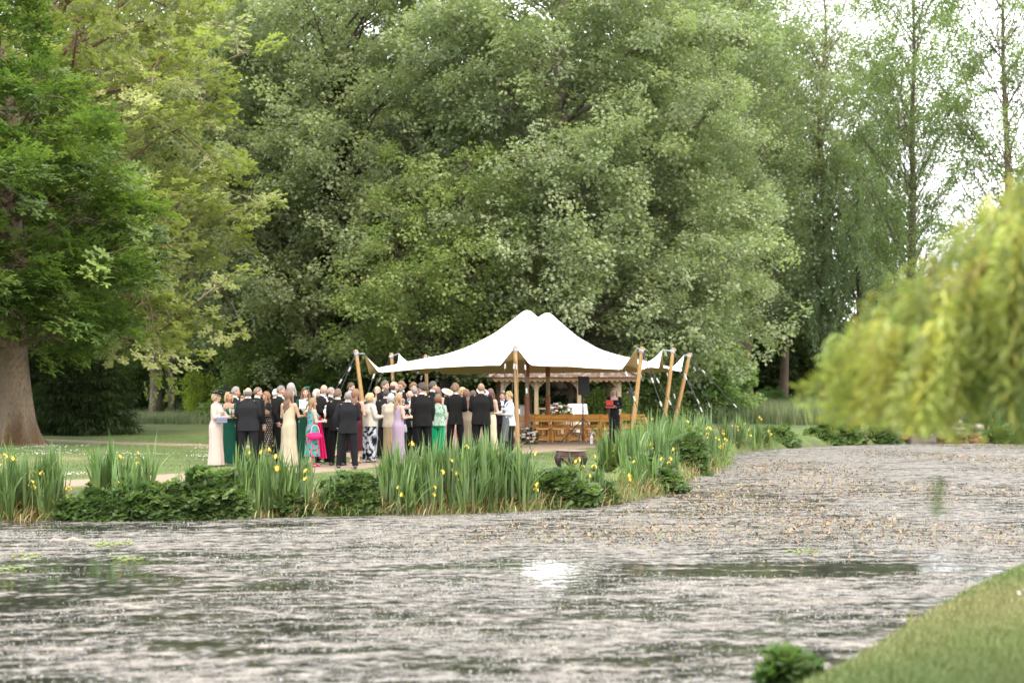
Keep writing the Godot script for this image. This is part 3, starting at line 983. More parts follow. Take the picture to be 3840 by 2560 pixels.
	# dark conifer and undergrowth
	bush("yew_tree", "dark drooping yew beside the thick oak trunk", Vector3(-15.48, 0, -61), Vector3(1.9, 3.9, 1.9), 1500, leaf_meshes.yew, Color(0.030, 0.052, 0.016), Color(0.06, 0.09, 0.028), 0.95, "", "tree")
	bush("yew_tree", "second dark yew tucked behind the oak trunk", Vector3(-17.717, 0, -64), Vector3(1.8, 4.4, 1.8), 1200, leaf_meshes.yew, Color(0.028, 0.048, 0.015), Color(0.055, 0.08, 0.026), 1.0, "", "tree")
	bush("understory_shrub", "dark shrub filling the gap between the yew and the straight trunks", Vector3(-19.741, 0, -88), Vector3(2.6, 3.6, 1.6), 900, leaf_meshes.fine, Color(0.068, 0.111, 0.034), Color(0.153, 0.221, 0.068), 1.0)
	bush("understory_shrub", "yellow green sapling bush beside the leaning pale trunk", Vector3(-14.627, 0, -80), Vector3(0.9, 2.6, 0.8), 300, leaf_meshes.fine, Color(0.238, 0.323, 0.051), Color(0.442, 0.510, 0.085), 0.8)
	bush("understory_shrub", "tall dark shrub behind the woman in the polka dot dress", Vector3(-10.821, 0, -76), Vector3(3.0, 4.2, 1.8), 1300, leaf_meshes.alder, Color(0.102, 0.162, 0.051), Color(0.204, 0.272, 0.076), 1.0)
	bush("understory_shrub", "dark shrub at the foot of the ivy clad tree", Vector3(-7.315, 0, -74), Vector3(3.0, 3.4, 1.8), 1300, leaf_meshes.alder, Color(0.085, 0.136, 0.043), Color(0.170, 0.238, 0.068), 1.0)
	bush("understory_shrub", "broad shrub behind the heads of the crowd", Vector3(-4.725, 0, -75), Vector3(2.4, 3.0, 1.8), 1000, leaf_meshes.fine, Color(0.119, 0.187, 0.051), Color(0.255, 0.340, 0.093), 1.0)
	bush("understory_shrub", "leafy shrub seen between the tent and the wooden gazebo", Vector3(-1.047, 0, -73), Vector3(2.4, 3.2, 1.6), 900, leaf_meshes.fine, Color(0.119, 0.187, 0.060), Color(0.255, 0.340, 0.093), 1.0)
	bush("understory_shrub", "low leafy shrub beneath the gazebo roof", Vector3(3.87, 0, -69), Vector3(1.3, 1.7, 0.9), 520, leaf_meshes.alder, Color(0.145, 0.221, 0.068), Color(0.289, 0.374, 0.119), 0.75)
	bush("understory_shrub", "shrub with reddish stems behind the gazebo table", Vector3(5.605, 0, -72), Vector3(1.7, 3.0, 1.2), 800, leaf_meshes.alder, Color(0.145, 0.212, 0.076), Color(0.289, 0.357, 0.119), 0.85)
	bush("understory_shrub", "big bright leafed shrub beyond the leaning tent poles", Vector3(8.057, 0, -76), Vector3(2.6, 4.4, 1.6), 1500, leaf_meshes.broad, Color(0.170, 0.264, 0.093), Color(0.323, 0.425, 0.153), 0.9)
	bush("understory_shrub", "shrub spilling grey green sprays beside the bare brown trunk", Vector3(10.268, 0, -82), Vector3(1.5, 5.2, 1.2), 800, leaf_meshes.broad, Color(0.187, 0.281, 0.111), Color(0.340, 0.442, 0.170), 0.9)
	bush("understory_shrub", "low fern green shrub at the meadow edge by the brown trunk", Vector3(15.668, 0, -103), Vector3(1.5, 1.3, 1.0), 380, leaf_meshes.fine, Color(0.102, 0.204, 0.060), Color(0.204, 0.340, 0.102), 0.7)
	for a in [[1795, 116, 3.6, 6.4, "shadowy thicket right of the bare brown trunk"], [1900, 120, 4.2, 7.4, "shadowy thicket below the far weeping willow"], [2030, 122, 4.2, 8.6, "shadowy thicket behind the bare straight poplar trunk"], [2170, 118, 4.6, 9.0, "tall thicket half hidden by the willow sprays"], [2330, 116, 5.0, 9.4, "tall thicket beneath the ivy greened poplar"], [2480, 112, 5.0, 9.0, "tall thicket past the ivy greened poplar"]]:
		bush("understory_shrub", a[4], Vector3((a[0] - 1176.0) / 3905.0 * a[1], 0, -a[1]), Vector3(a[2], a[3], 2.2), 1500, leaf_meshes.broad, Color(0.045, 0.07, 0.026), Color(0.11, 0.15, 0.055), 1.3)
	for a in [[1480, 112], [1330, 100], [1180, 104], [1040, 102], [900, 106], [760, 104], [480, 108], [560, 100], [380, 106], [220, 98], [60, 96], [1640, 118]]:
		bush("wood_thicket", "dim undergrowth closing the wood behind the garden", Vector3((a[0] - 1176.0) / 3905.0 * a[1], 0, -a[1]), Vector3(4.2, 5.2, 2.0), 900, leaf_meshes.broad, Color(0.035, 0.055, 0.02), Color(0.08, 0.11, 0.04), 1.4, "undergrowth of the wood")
	print("leaf sprays ", leaf_count)

# ---------------------------------------------------------------- irises, brambles and other plants of the banks

func blade(m: Mb, at: Vector3, az: float, tilt: float, length: float, wide: float, bend: float, c: Color, twist := 0.0) -> void:
	var dir := Vector3(cos(az), 0, sin(az))
	var s := m.v.size()
	var p := at
	var ang := tilt
	var n := 5
	for i in n + 1:
		var t := float(i) / n
		var w := wide * (0.75 + 0.5 * t - 0.1) if t < 0.4 else wide * (1.0 - pow((t - 0.4) / 0.6, 2.2))
		var side := Vector3(-sin(az + twist * t), 0, cos(az + twist * t)) * w * 0.5 + dir * w * 0.35
		m.tint = c.lerp(Color(0.30, 0.27, 0.10), 0.35 * pow(1.0 - t, 3.0)) * (0.92 + 0.16 * t)
		m.vert(p - side); m.vert(p + side)
		if i > 0: m.quad(s + i * 2 - 2, s + i * 2 - 1, s + i * 2 + 1, s + i * 2)
		p += (Vector3.UP * cos(ang) + dir * sin(ang)) * length / n
		ang += bend / n * (0.4 + 1.2 * t)


func iris_flower() -> ArrayMesh:
	var m := Mb.new()
	for k in 3:
		var a := TAU * k / 3.0
		var o := Vector3(cos(a), 0, sin(a))
		var w := Vector3(-sin(a), 0, cos(a))
		m.tint = Color(0.82, 0.58, 0.05)
		var s := m.v.size()
		for q in [[0.0, 0.0, 0.008], [0.022, 0.014, 0.016], [0.045, 0.008, 0.026], [0.060, -0.022, 0.024], [0.062, -0.050, 0.008]]:
			m.vert(o * q[0] + Vector3(0, q[1], 0) - w * q[2]); m.vert(o * q[0] + Vector3(0, q[1], 0) + w * q[2])
		for i in 4: m.quad(s + i * 2, s + i * 2 + 1, s + i * 2 + 3, s + i * 2 + 2)
		a += TAU / 6.0
		o = Vector3(cos(a), 0, sin(a))
		w = Vector3(-sin(a), 0, cos(a))
		m.tint = Color(0.85, 0.66, 0.12)
		m.face([o * 0.004 - w * 0.006, o * 0.02 + w * 0.011 + Vector3(0, 0.03, 0), o * 0.014 + Vector3(0, 0.052, 0), o * 0.02 - w * 0.011 + Vector3(0, 0.03, 0)])
	m.tint = Color(0.2, 0.26, 0.08)
	m.ball(Vector3(0, -0.03, 0), Vector3(0.009, 0.03, 0.009), 6, 4)
	return m.done()


# irises between two points of the bank: a band so wide, fans of blades so tall
func irises(label: String, a: Vector2, b: Vector2, wide: float, tall: float, fans: int, flowers: int, inland := 0.35) -> void:
	rng.seed = hash(label)
	var mid := (a + b) / 2.0
	var al := (b - a)
	var nrm := Vector2(-al.y, al.x).normalized()
	if nrm.y > 0: nrm = -nrm
	var o := thing("iris_clump", label, "irises", Vector3(mid.x, WATER, mid.y), 0.0, "yellow flag irises along the pond")
	var m := Mb.new()
	var dead := Mb.new()
	var spot := func() -> Vector3:
		var t := rng.randf_range(-0.5, 0.5)
		var q := al * t + nrm * (inland + rng.randf_range(-0.5, 0.5) * wide * (1.0 - 1.1 * t * t))
		var y := clampf(height(mid.x + q.x, mid.y + q.y), WATER - 0.1, 1.0)
		return Vector3(q.x, y - WATER - 0.02, q.y)
	for k in int(fans * 1.5):
		var p: Vector3 = spot.call()
		var az := rnd(0, TAU)
		var hgt := tall * rnd(0.5, 1.1)
		var c := Color(0.08, 0.145, 0.048).lerp(Color(0.165, 0.245, 0.082), rnd(0, 1)) * rnd(0.6, 1.15)
		var lean := Vector2(rnd(-0.2, 0.2), 0)
		var nb := rng.randi_range(4, 7)
		for i in nb:
			var u := (float(i) / (nb - 1) - 0.5) * 2.0
			var tilt := u * rnd(0.06, 0.22) + lean.x
			var len := hgt * (1.0 - 0.3 * absf(u)) * rnd(0.85, 1.1)
			blade(m, p + Vector3(cos(az), 0, sin(az)) * u * 0.03, az if tilt > 0 else az + PI, absf(tilt), len, rnd(0.024, 0.038), rnd(0.0, 0.28) if rng.randf() < 0.86 else rnd(0.8, 1.7), c * rnd(0.9, 1.12), rnd(-0.7, 0.7))
		if k % 2 == 0:
			for i in 3:
				var q: Vector3 = spot.call()
				blade(dead, q, rnd(0, TAU), rnd(0.2, 1.1), rnd(0.2, 0.5), rnd(0.012, 0.022), rnd(0.4, 1.9), [Color(0.40, 0.25, 0.10), Color(0.30, 0.16, 0.06), Color(0.45, 0.34, 0.17)][i] * rnd(0.7, 1.1))
	part(o, "foliage", m.done(), grassy, "stuff")
	if dead.v.size(): part(o, "dry_straw", dead.done(), grassy, "stuff")
	var stem := Mb.new()
	stem.tint = Color(0.16, 0.24, 0.07)
	for k in int(ceil(flowers * 0.62)):
		var p: Vector3 = spot.call()
		p += Vector3(nrm.x, 0, nrm.y) * -wide * 0.25
		var top := p + Vector3(rnd(-0.1, 0.1), tall * rnd(0.3, 0.8), rnd(-0.05, 0.05))
		stem.tube(PackedVector3Array([p, p.lerp(top, 0.5) + Vector3(rnd(-0.03, 0.03), 0, 0), top]), PackedFloat32Array([0.009, 0.007, 0.005]), 5)
		var fl := part(o, "flower", flower_mesh, petal)
		fl.position = top + Vector3(0, 0.05, 0)
		fl.rotation = Vector3(rnd(-0.3, 0.3), rnd(0, TAU), rnd(-0.3, 0.3))
		fl.scale = Vector3.ONE * rnd(0.6, 0.95)
		if k % 2 == 0:
			fl = part(o, "flower", flower_mesh, petal)
			fl.position = p.lerp(top, rnd(0.7, 0.85)) + Vector3(rnd(-0.06, 0.06), 0.04, rnd(-0.04, 0.04))
			fl.rotation = Vector3(rnd(-0.5, 0.5), rnd(0, TAU), rnd(-0.5, 0.5))
			fl.scale = Vector3.ONE * rnd(0.5, 1.0)
	if flowers: part(o, "flower_stalk", stem.done(), grassy, "stuff")


var grassy: StandardMaterial3D
var petal: StandardMaterial3D
var flower_mesh: ArrayMesh


func build_bank_plants() -> void:
	grassy = mat("blade", Color(1, 1, 1), 0.42, {"vertex_color_use_as_albedo": true, "backlight_enabled": true, "backlight": Color(0.7, 0.8, 0.4)})
	petal = mat("iris_petal", Color(1, 1, 1), 0.5, {"vertex_color_use_as_albedo": true, "backlight_enabled": true, "backlight": Color(0.6, 0.5, 0.2)})
	flower_mesh = iris_flower()
	leaf_meshes.bramble = spray(17, 0.34, 0.62, 0.14, 0.5)
	irises("iris clump at the pond's far left edge, below the great oak trunk", Vector2(-9.177, -28.305), Vector2(-8.162, -28.559), 0.8, 1.12, 52, 2)
	irises("iris clump with three yellow flowers between the edge clump and the bramble", Vector2(-8.142, -28.644), Vector2(-7.571, -28.817), 0.7, 1.10, 40, 5)
	irises("iris clump standing up behind the longest bramble mound", Vector2(-7.448, -29.347), Vector2(-6.358, -29.347), 0.6, 1.1, 32, 3, 0.9)
	irises("sparse iris clump rooted in the water before the bramble mound", Vector2(-6.854, -28.904), Vector2(-6.151, -28.904), 0.3, 0.95, 18, 1, 0.0)
	irises("sparse iris clump at the foot of the woman in pale pink", Vector2(-5.779, -29.08), Vector2(-4.9, -29.168), 0.3, 0.9, 22, 3, 0.05)
	irises("iris clump below the man in the broad black suit", Vector2(-4.803, -29.258), Vector2(-4.141, -29.347), 0.9, 1.08, 40, 3)
	irises("iris clump below the cream dress and the floral dress", Vector2(-4.118, -29.347), Vector2(-3.421, -29.62), 0.8, 0.98, 38, 5)
	irises("sparse iris clump before the round bush under the black suited pair", Vector2(-3.345, -29.62), Vector2(-2.397, -29.62), 0.25, 0.62, 16, 4, 0.1)
	irises("tall iris clump beside the weathered wooden stump", Vector2(-2.214, -29.712), Vector2(-1.348, -29.898), 1.0, 1.08, 84, 8, 0.42)
	irises("tall iris clump below the lilac dress and green trousers", Vector2(-1.348, -29.898), Vector2(-0.356, -30.181), 1.1, 1.14, 96, 6, 0.48)
	irises("tall iris clump below the waiter with the grey apron", Vector2(-0.356, -30.181), Vector2(0.504, -30.763), 1.2, 1.16, 84, 4, 0.55)
	irises("slender iris group with yellow flowers beside the ornate iron table", Vector2(1.201, -31.471), Vector2(1.801, -32.105), 0.35, 0.95, 10, 6, 0.15)
	irises("small iris tuft on the bare grassy point of the bank", Vector2(2.238, -33.105), Vector2(2.845, -34.291), 0.3, 0.75, 5, 2, 0.2)
	irises("rounded iris clump before the celebrant in black", Vector2(2.207, -36.516), Vector2(3.497, -37.519), 1.2, 1.2, 110, 5, 0.1)
	irises("thin iris group with yellow flowers at the pond corner", Vector2(2.748, -34.169), Vector2(3.581, -36.797), 0.4, 1.0, 14, 6, 0.15)
	irises("iris clump beneath the leaning tent poles", Vector2(4.414, -42.146), Vector2(5.89, -47.129), 1.9, 1.32, 120, 6, 0.95)
	irises("iris group thick with yellow flowers past the tent poles", Vector2(4.889, -42.521), Vector2(5.976, -46.67), 0.6, 1.1, 26, 14, 0.25)
	irises("far iris group thick with yellow flowers on the opposite bank", Vector2(7.172, -53.448), Vector2(8.993, -56.278), 0.8, 0.95, 44, 14, 0.5)
	irises("far iris group between two dark mounds on the opposite bank", Vector2(11.854, -59.424), Vector2(12.617, -59.795), 0.6, 1.0, 18, 9, 0.4)
	irises("far iris group with bright yellow flowers at the willow's foot", Vector2(17.072, -60.938), Vector2(18.164, -60.938), 0.7, 1.2, 24, 4, 0.5)

	var g0 := Color(0.065, 0.115, 0.035)
	var g1 := Color(0.17, 0.235, 0.085)
	var mound := func(label: String, p: Vector2, s: Vector3, n: int, cl: float) -> void:
		bush("bramble_mound", label, Vector3(p.x, WATER - 0.04 - height(p.x, p.y), p.y), s, n, leaf_meshes.bramble, g0, g1, cl, "leafy mounds along the pond")
	mound.call("low bramble mound at the start of the longest leafy bank", Vector2(-7.113, -28.904), Vector3(0.6, 0.58, 0.5), 900, 0.25)
	mound.call("long bramble mound overhanging the water below the path", Vector2(-6.17, -28.992), Vector3(0.85, 0.68, 0.5), 1500, 0.26)
	mound.call("tall leafy bramble mound below the woman in pale pink", Vector2(-5.252, -29.258), Vector3(0.85, 0.84, 0.55), 1900, 0.27)
	mound.call("small bramble tuft among the irises under the floral dress", Vector2(-3.865, -29.712), Vector3(0.4, 0.5, 0.4), 500, 0.22)
	mound.call("round fine leafed bush below the two black suited men", Vector2(-2.826, -29.991), Vector3(0.62, 0.80, 0.5), 1700, 0.2)
	mound.call("big leafy bramble mound beside the ornate iron table", Vector2(0.844, -31.68), Vector3(0.76, 0.70, 0.5), 2000, 0.27)
	mound.call("trailing end of the bramble mound by the bare grassy point", Vector2(1.57, -32.431), Vector3(0.42, 0.58, 0.4), 700, 0.22)
	mound.call("leafy mound tangled in the rounded iris clump", Vector2(2.867, -35.434), Vector3(0.7, 0.86, 0.5), 1600, 0.26)
	mound.call("low leafy mound at the lawn side of the rounded iris clump", Vector2(2.195, -36.939), Vector3(0.4, 0.66, 0.4), 800, 0.22)
	mound.call("dark leafy mound between the two iris clumps by the tent", Vector2(4.269, -41.778), Vector3(0.5, 1.15, 0.5), 900, 0.28)
	mound.call("far leafy mound below the yellow flowers on the opposite bank", Vector2(8.934, -57.289), Vector3(0.7, 0.75, 0.5), 500, 0.34)
	mound.call("far dark rounded mound on the opposite bank", Vector2(10.865, -59.424), Vector3(0.75, 0.8, 0.6), 700, 0.36)
	mound.call("second far dark mound, nearer the white logs", Vector2(11.775, -59.795), Vector3(0.55, 0.75, 0.5), 500, 0.34)
	mound.call("far dark mound beside the mossy bank edge", Vector2(13.165, -60.552), Vector3(0.6, 0.7, 0.5), 500, 0.34)
	mound.call("far mound under the willow tips at the frame's edge", Vector2(17.852, -60.938), Vector3(0.9, 0.7, 0.5), 500, 0.34)
	bush("leafy_plant", "small leafy plant at the edge of the close grassy bank", Vector3(Vector2(2.192, -13.456).x, WATER - height(Vector2(2.192, -13.456).x, Vector2(2.192, -13.456).y), Vector2(2.192, -13.456).y), Vector3(0.2, 0.27, 0.17), 80, leaf_meshes.bramble, Color(0.06, 0.115, 0.03), Color(0.14, 0.20, 0.07), 0.22, "", "plant")
	irises("few short reeds at the water's edge of the close grassy bank", Vector2(3.751, -16.382), Vector2(3.93, -16.755), 0.12, 0.34, 3, 0, 0.0)

	# dry straw, twigs and roots along the foot of the bank
	rng.seed = 77
	var straw := Mb.new()
	for k in 26:
		blade(straw, Vector3(rnd(-0.3, 0.3), 0, rnd(-0.15, 0.15)), rnd(0, TAU), rnd(0.2, 1.2), rnd(0.15, 0.4), rnd(0.008, 0.016), rnd(0.3, 1.8), [Color(0.36, 0.22, 0.09), Color(0.22, 0.12, 0.05), Color(0.40, 0.32, 0.15), Color(0.14, 0.16, 0.05)][k % 4] * rnd(0.7, 1.1))
	var sedge := Mb.new()
	for k in 40:
		blade(sedge, Vector3(rnd(-0.3, 0.3), 0, rnd(-0.2, 0.2)), rnd(0, TAU), rnd(0.1, 0.7), rnd(0.15, 0.38), rnd(0.006, 0.011), rnd(0.2, 1.4), Color(0.17, 0.25, 0.07) * rnd(0.7, 1.3))
	var xf := []
	var xg := []
	for i in 24:
		var a := shore[i]
		var b := shore[i + 1]
		var nn := int(a.distance_to(b) / 0.22)
		for k in nn:
			var q := a.lerp(b, (k + rnd(0, 1)) / nn)
			var side := Vector2(-(b - a).y, (b - a).x).normalized()
			if land(q.x + side.x * 0.3, q.y + side.y * 0.3) < 0: side = -side
			var w := q + side * rnd(-0.05, 0.25)
			if i < 16: xf.append(Transform3D(Basis(Vector3.UP, rnd(0, TAU)), Vector3(w.x, maxf(height(w.x, w.y), WATER) - 0.02, w.y)))
			w = q + side * rnd(0.0, 0.7)
			xg.append(Transform3D(Basis(Vector3.UP, rnd(0, TAU)).scaled(Vector3.ONE * rnd(0.6, 1.1)), Vector3(w.x, maxf(height(w.x, w.y), WATER) - 0.02, w.y)))
	tag(scatter(self, "bank_straw", straw.done(), grassy, xf, PackedColorArray()), "dry brown straw and fallen blades along the foot of the bank", "dry grass")
	tag(scatter(self, "bank_sedge", sedge.done(), grassy, xg, PackedColorArray()), "long green grass fringing the edge of the pond", "grass")

	# weathered stump, white logs and mossy edge on the far bank
	var st := thing("wooden_post", "weathered grey wooden post leaning beside the tall irises", "post", Vector3(Vector2(-2.31, -30.372).x, 0, Vector2(-2.31, -30.372).y))
	var m := Mb.new()
	m.beam(Vector3(0.10, -0.4, 0), Vector3(-0.04, 0.36, 0.02), 0.15, 0.07, Vector3(0, 0.1, 1), 0.012)
	part(st, "post", m.done(), mat("grey_wood", Color(0.26, 0.22, 0.18), 0.95, {"uv1_triplanar": true, "uv1_scale": Vector3(6, 1.2, 6), "albedo_texture": bark_tex}))
	var logs := [[Vector3(16.291, 0, -64), 1.5, 0.08, 0.0, "long pale fallen log lying on the far lawn"], [Vector3(17.408, 0, -63), 0.75, 0.13, 0.05, "thick white sawn log at the end of the fallen log"], [Vector3(16.881, 0, -64.5), 0.42, 0.09, 0.75, "short pale log standing tilted behind the fallen log"]]
	for l in logs:
		var o := thing("fallen_log", l[4], "log", Vector3(l[0].x, height(l[0].x, l[0].z), l[0].z))
		var g := Mb.new()
		var d := Vector3(cos(l[3]), sin(l[3]), 0.1).normalized() * float(l[1]) * 0.5
		var c := Vector3(0, float(l[2]) * 0.9 + absf(d.y), 0)
		g.tube(PackedVector3Array([c - d, c - d * 0.4 + Vector3(0, 0.03, 0), c + d * 0.3, c + d]), PackedFloat32Array([float(l[2]) * 0.85, float(l[2]), float(l[2]) * 0.9, float(l[2])]), 9)
		part(o, "stem", g.done(), mat("pale_log", Color(0.5, 0.44, 0.38), 0.9, {"uv1_triplanar": true, "uv1_scale": Vector3(2, 2, 2), "albedo_texture": bark_tex}))
	var moss := Mb.new()
	var rock := Mb.new()
	for k in 90:
		var t := rnd(0, 1)
		var p := Vector2(13.708, -60.552).lerp(Vector2(17.384, -60.938), t) + Vector2(0, rnd(-0.35, 0.05))
		moss.tint = [Color(0.22, 0.16, 0.05), Color(0.14, 0.13, 0.04), Color(0.25, 0.13, 0.05)][k % 3] * rnd(0.7, 1.2)
		moss.ball(Vector3(p.x, WATER + rnd(0.0, 0.3), p.y), Vector3(rnd(0.12, 0.3), rnd(0.08, 0.16), rnd(0.1, 0.2)), 7, 5)
	tag(part(self, "bank_moss", moss.done(), mat("moss", Color(1, 1, 1), 0.95, {"vertex_color_use_as_albedo": true})), "brown and mossy earth bank edge across the pond", "moss", "", "stuff")
	rock.box(Vector3(0.95, 0.42, 0.35), Transform3D(Basis(Vector3.UP, 0.1), Vector3(0, 0.15, 0)), 0.05)
	for k in 3: rock.box(Vector3(0.3, 0.16, 0.02), Transform3D(Basis.IDENTITY, Vector3(-0.3 + 0.3 * k, 0.16, 0.185)))
	var rw := Vector2(14.607, -60.552)
	part(thing("stone_outlet", "dark stone outlet block set in the far bank", "stone", Vector3(rw.x, WATER, rw.y)), "block", rock.done(), mat("wet_stone", Color(0.16, 0.13, 0.11), 0.9))

# ---------------------------------------------------------------- stretch tent and gazebo

# the tent stands askew: U runs along its front from the camera's left to its right, V to its back






func tent_at(u: float, v: float) -> Vector2:
	var fl := Vector2(-4.328, -49.8)
	var fr := Vector2(3.486, -47.5)
	var bl := Vector2(-2.837, -58.0)
	var br := Vector2(5.65, -55.8)
	return fl.lerp(fr, u).lerp(bl.lerp(br, u), v)


func tent_height(u: float, v: float) -> float:
	var low := 2.14 + 0.08 * u + 0.2 * sin(PI * u) * (1.0 - v)
	var rim := minf(minf(u, 1.0 - u) * 8.3, minf(v, 1.0 - v) * 8.3)
	if v > 0.05: low += 0.1 * smoothstep(0.05, 0.3, v) * smoothstep(1.0, 0.6, v)
	# two masts one behind the other
	var best := 0.0
	for p in [[0.523, 0.38, 1.44], [0.535, 0.70, 1.54]]:
		var du: float = (u - p[0]) / (p[0] if u < p[0] else 1.0 - p[0])
		var dv: float = (v - p[1]) / (p[1] if v < p[1] else 1.0 - p[1])
		var t := clampf(pow(pow(absf(du), 2.4) + pow(absf(dv), 2.4), 1.0 / 2.4), 0.0, 1.0)
		t = sqrt(t * t + 0.0012) - 0.025
		best = maxf(best, float(p[2]) * pow(clampf(1.0 - t, 0.0, 1.0), 3.0))
	var h := low + best + 0.27 * (1.0 - exp(-rim / 0.5))
	# the edge is drawn up sharply to the head of each pole
	for q in [[0.0, 0.0, 2.72], [0.565, 0.0, 2.92], [1.0, 0.0, 2.86], [0.0, 0.5, 2.78], [1.0, 0.5, 2.86], [0.0, 1.0, 2.74], [1.0, 1.0, 2.76]]:
		var w := tent_at(u, v).distance_to(tent_at(q[0], q[1]))
		h = maxf(h, h + (float(q[2]) - h) * pow(clampf(1.0 - w / 0.44, 0.0, 1.0), 1.0))
	return h


func build_tent() -> void:
	rng.seed = 5
	var t := thing("stretch_tent", "white stretch tent with two peaks held up on leaning wooden poles", "tent", Vector3.ZERO)
	var top := Mb.new()
	var under := Mb.new()
	var n := 96
	for j in n + 1:
		for i in n + 1:
			var u := 0.5 - 0.5 * cos(PI * i / n) if false else float(i) / n
			var v := float(j) / n
			# the free edges are drawn in a little between the poles
			var su := sin(PI * fmod(u * 2.0, 1.0))
			var sv := sin(PI * fmod(v * 2.0, 1.0))
			var uu := u + 0.012 * sv * (1.0 if u < 0.5 else -1.0) * pow(absf(u - 0.5) * 2.0, 6.0)
			var vv := v + 0.012 * su * (1.0 if v < 0.5 else -1.0) * pow(absf(v - 0.5) * 2.0, 6.0)
			var p := tent_at(uu, vv)
			var h := tent_height(u, v) + 0.012 * noise.get_noise_2d(u * 9.0, v * 9.0)
			top.vert(Vector3(p.x, h, p.y))
			under.vert(Vector3(p.x, h - 0.012, p.y))
	for j in n:
		for i in n:
			var a := j * (n + 1) + i
			top.quad(a, a + 1, a + n + 2, a + n + 1)
			under.quad(a, a + n + 1, a + n + 2, a + 1)
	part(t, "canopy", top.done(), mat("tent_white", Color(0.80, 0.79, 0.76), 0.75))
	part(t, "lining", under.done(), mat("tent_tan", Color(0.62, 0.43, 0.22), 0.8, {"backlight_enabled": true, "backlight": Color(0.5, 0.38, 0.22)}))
	# dark seam loops along the back edge seen under the canopy
	var loops := Mb.new()
	for i in 9:
		var p := tent_at(0.2 + 0.085 * i, 0.995)
		loops.ball(Vector3(p.x, tent_height(0.2 + 0.085 * i, 0.995) - 0.03, p.y), Vector3(0.04, 0.02, 0.03), 6, 4)
	part(t, "tie_loop", loops.done(), mat("black_strap", Color(0.03, 0.03, 0.03), 0.7), "stuff")
	var wood := mat("pole_wood", Color(0.46, 0.27, 0.10), 0.55, {"uv1_triplanar": true, "uv1_scale": Vector3(4, 0.5, 4)})
	wood.albedo_texture = noise_tex(256, 0.03, 4, [[0.0, Color(0.62, 0.55, 0.45)], [0.5, Color(0.95, 0.95, 0.95)], [1.0, Color(1.1, 1.1, 1.1)]], 51)
	var rope := mat("guy_rope", Color(0.035, 0.035, 0.04), 0.8)
	var sleeve := mat("rope_sleeve", Color(0.45, 0.42, 0.40), 0.6)
	var strap := mat("grey_strap", Color(0.36, 0.37, 0.40), 0.7)
	# foot, head, direction outwards of the guy ropes
	var ps := [[Vector3(-4.217, 0, -49.9), Vector3(-4.597, 2.83, -50), Vector3(-1, 0, 0.5)], [Vector3(0.16, 0, -48), Vector3(0.086, 2.913, -48.1), Vector3(0.0, 0, 1)], [Vector3(3.286, 0, -47.7), Vector3(3.637, 2.878, -47.5), Vector3(0.9, 0, 0.6)],
		[Vector3(-3.623, 0, -54), Vector3(-3.844, 2.791, -54), Vector3(-1, 0, 0)], [Vector3(4.493, 0, -51.6), Vector3(4.893, 2.918, -51.5), Vector3(1, 0, 0.1)], [Vector3(-2.862, 0, -58.2), Vector3(-2.971, 2.787, -58.3), Vector3(-0.6, 0, -0.6)], [Vector3(5.191, 0, -56), Vector3(5.865, 2.817, -56), Vector3(0.9, 0, -0.3)]]
	for k in ps.size():
		var a: Vector3 = ps[k][0]
		var b: Vector3 = ps[k][1]
		a.y = height(a.x, a.z) - 0.15
		var m := Mb.new()
		m.tube(PackedVector3Array([a, a.lerp(b, 0.5) + Vector3(0.01, 0, 0), b, b + (b - a).normalized() * 0.012]), PackedFloat32Array([0.068, 0.062, 0.055, 0.042]), 12)
		var pole := part(t, "pole", m.done(), wood)
		var c := Mb.new()
		var d := (b - a).normalized()
		c.tube(PackedVector3Array([b - d * 0.16, b - d * 0.06]), PackedFloat32Array([0.068, 0.066]), 10)
		for s in 5:
			var g := rnd(0, TAU)
			c.ball(b - d * 0.08 + Vector3(cos(g) * 0.07, rnd(-0.05, 0.05), sin(g) * 0.07), Vector3(0.025, 0.04, 0.025), 6, 4)
		part(pole, "strap", c.done(), strap)
		# tie from the head of the pole to the canopy
		var near := [[0.0, 0.0], [0.565, 0.0], [1.0, 0.0], [0.0, 0.5], [1.0, 0.5], [0.0, 1.0], [1.0, 1.0]][k] as Array
		var e := tent_at(near[0], near[1])
		var tie := Mb.new()
		tie.tube(PackedVector3Array([b - d * 0.1, Vector3(e.x, tent_height(near[0], near[1]), e.y)]), PackedFloat32Array([0.018, 0.018]), 6)
		part(t, "tie", tie.done(), strap)
		var out: Vector3 = (ps[k][2] as Vector3).normalized()
		for s in [-0.35, 0.35]:
			var od := Basis(Vector3.UP, s) * out
			var foot := Vector3(b.x, 0, b.z) + od * (1.5 if k != 1 else 0.55)
			if k == 6 and s < 0: foot += Vector3(1.2, 0, 0)
			foot.y = height(foot.x, foot.z)
			var rp := Mb.new()
			rp.tube(PackedVector3Array([b - d * 0.1, foot]), PackedFloat32Array([0.011, 0.011]), 5)
			var r := part(t, "guy_rope", rp.done(), rope)
			for q in [rnd(0.12, 0.28), rnd(0.42, 0.6)]:
				if q > 0.4 and k in [0, 3]: continue
				var sl := Mb.new()
				var p0 := (b - d * 0.1).lerp(foot, q)
				sl.tube(PackedVector3Array([p0, p0 + (foot - b).normalized() * 0.15]), PackedFloat32Array([0.026, 0.026]), 8)
				part(r, "sleeve", sl.done(), sleeve)
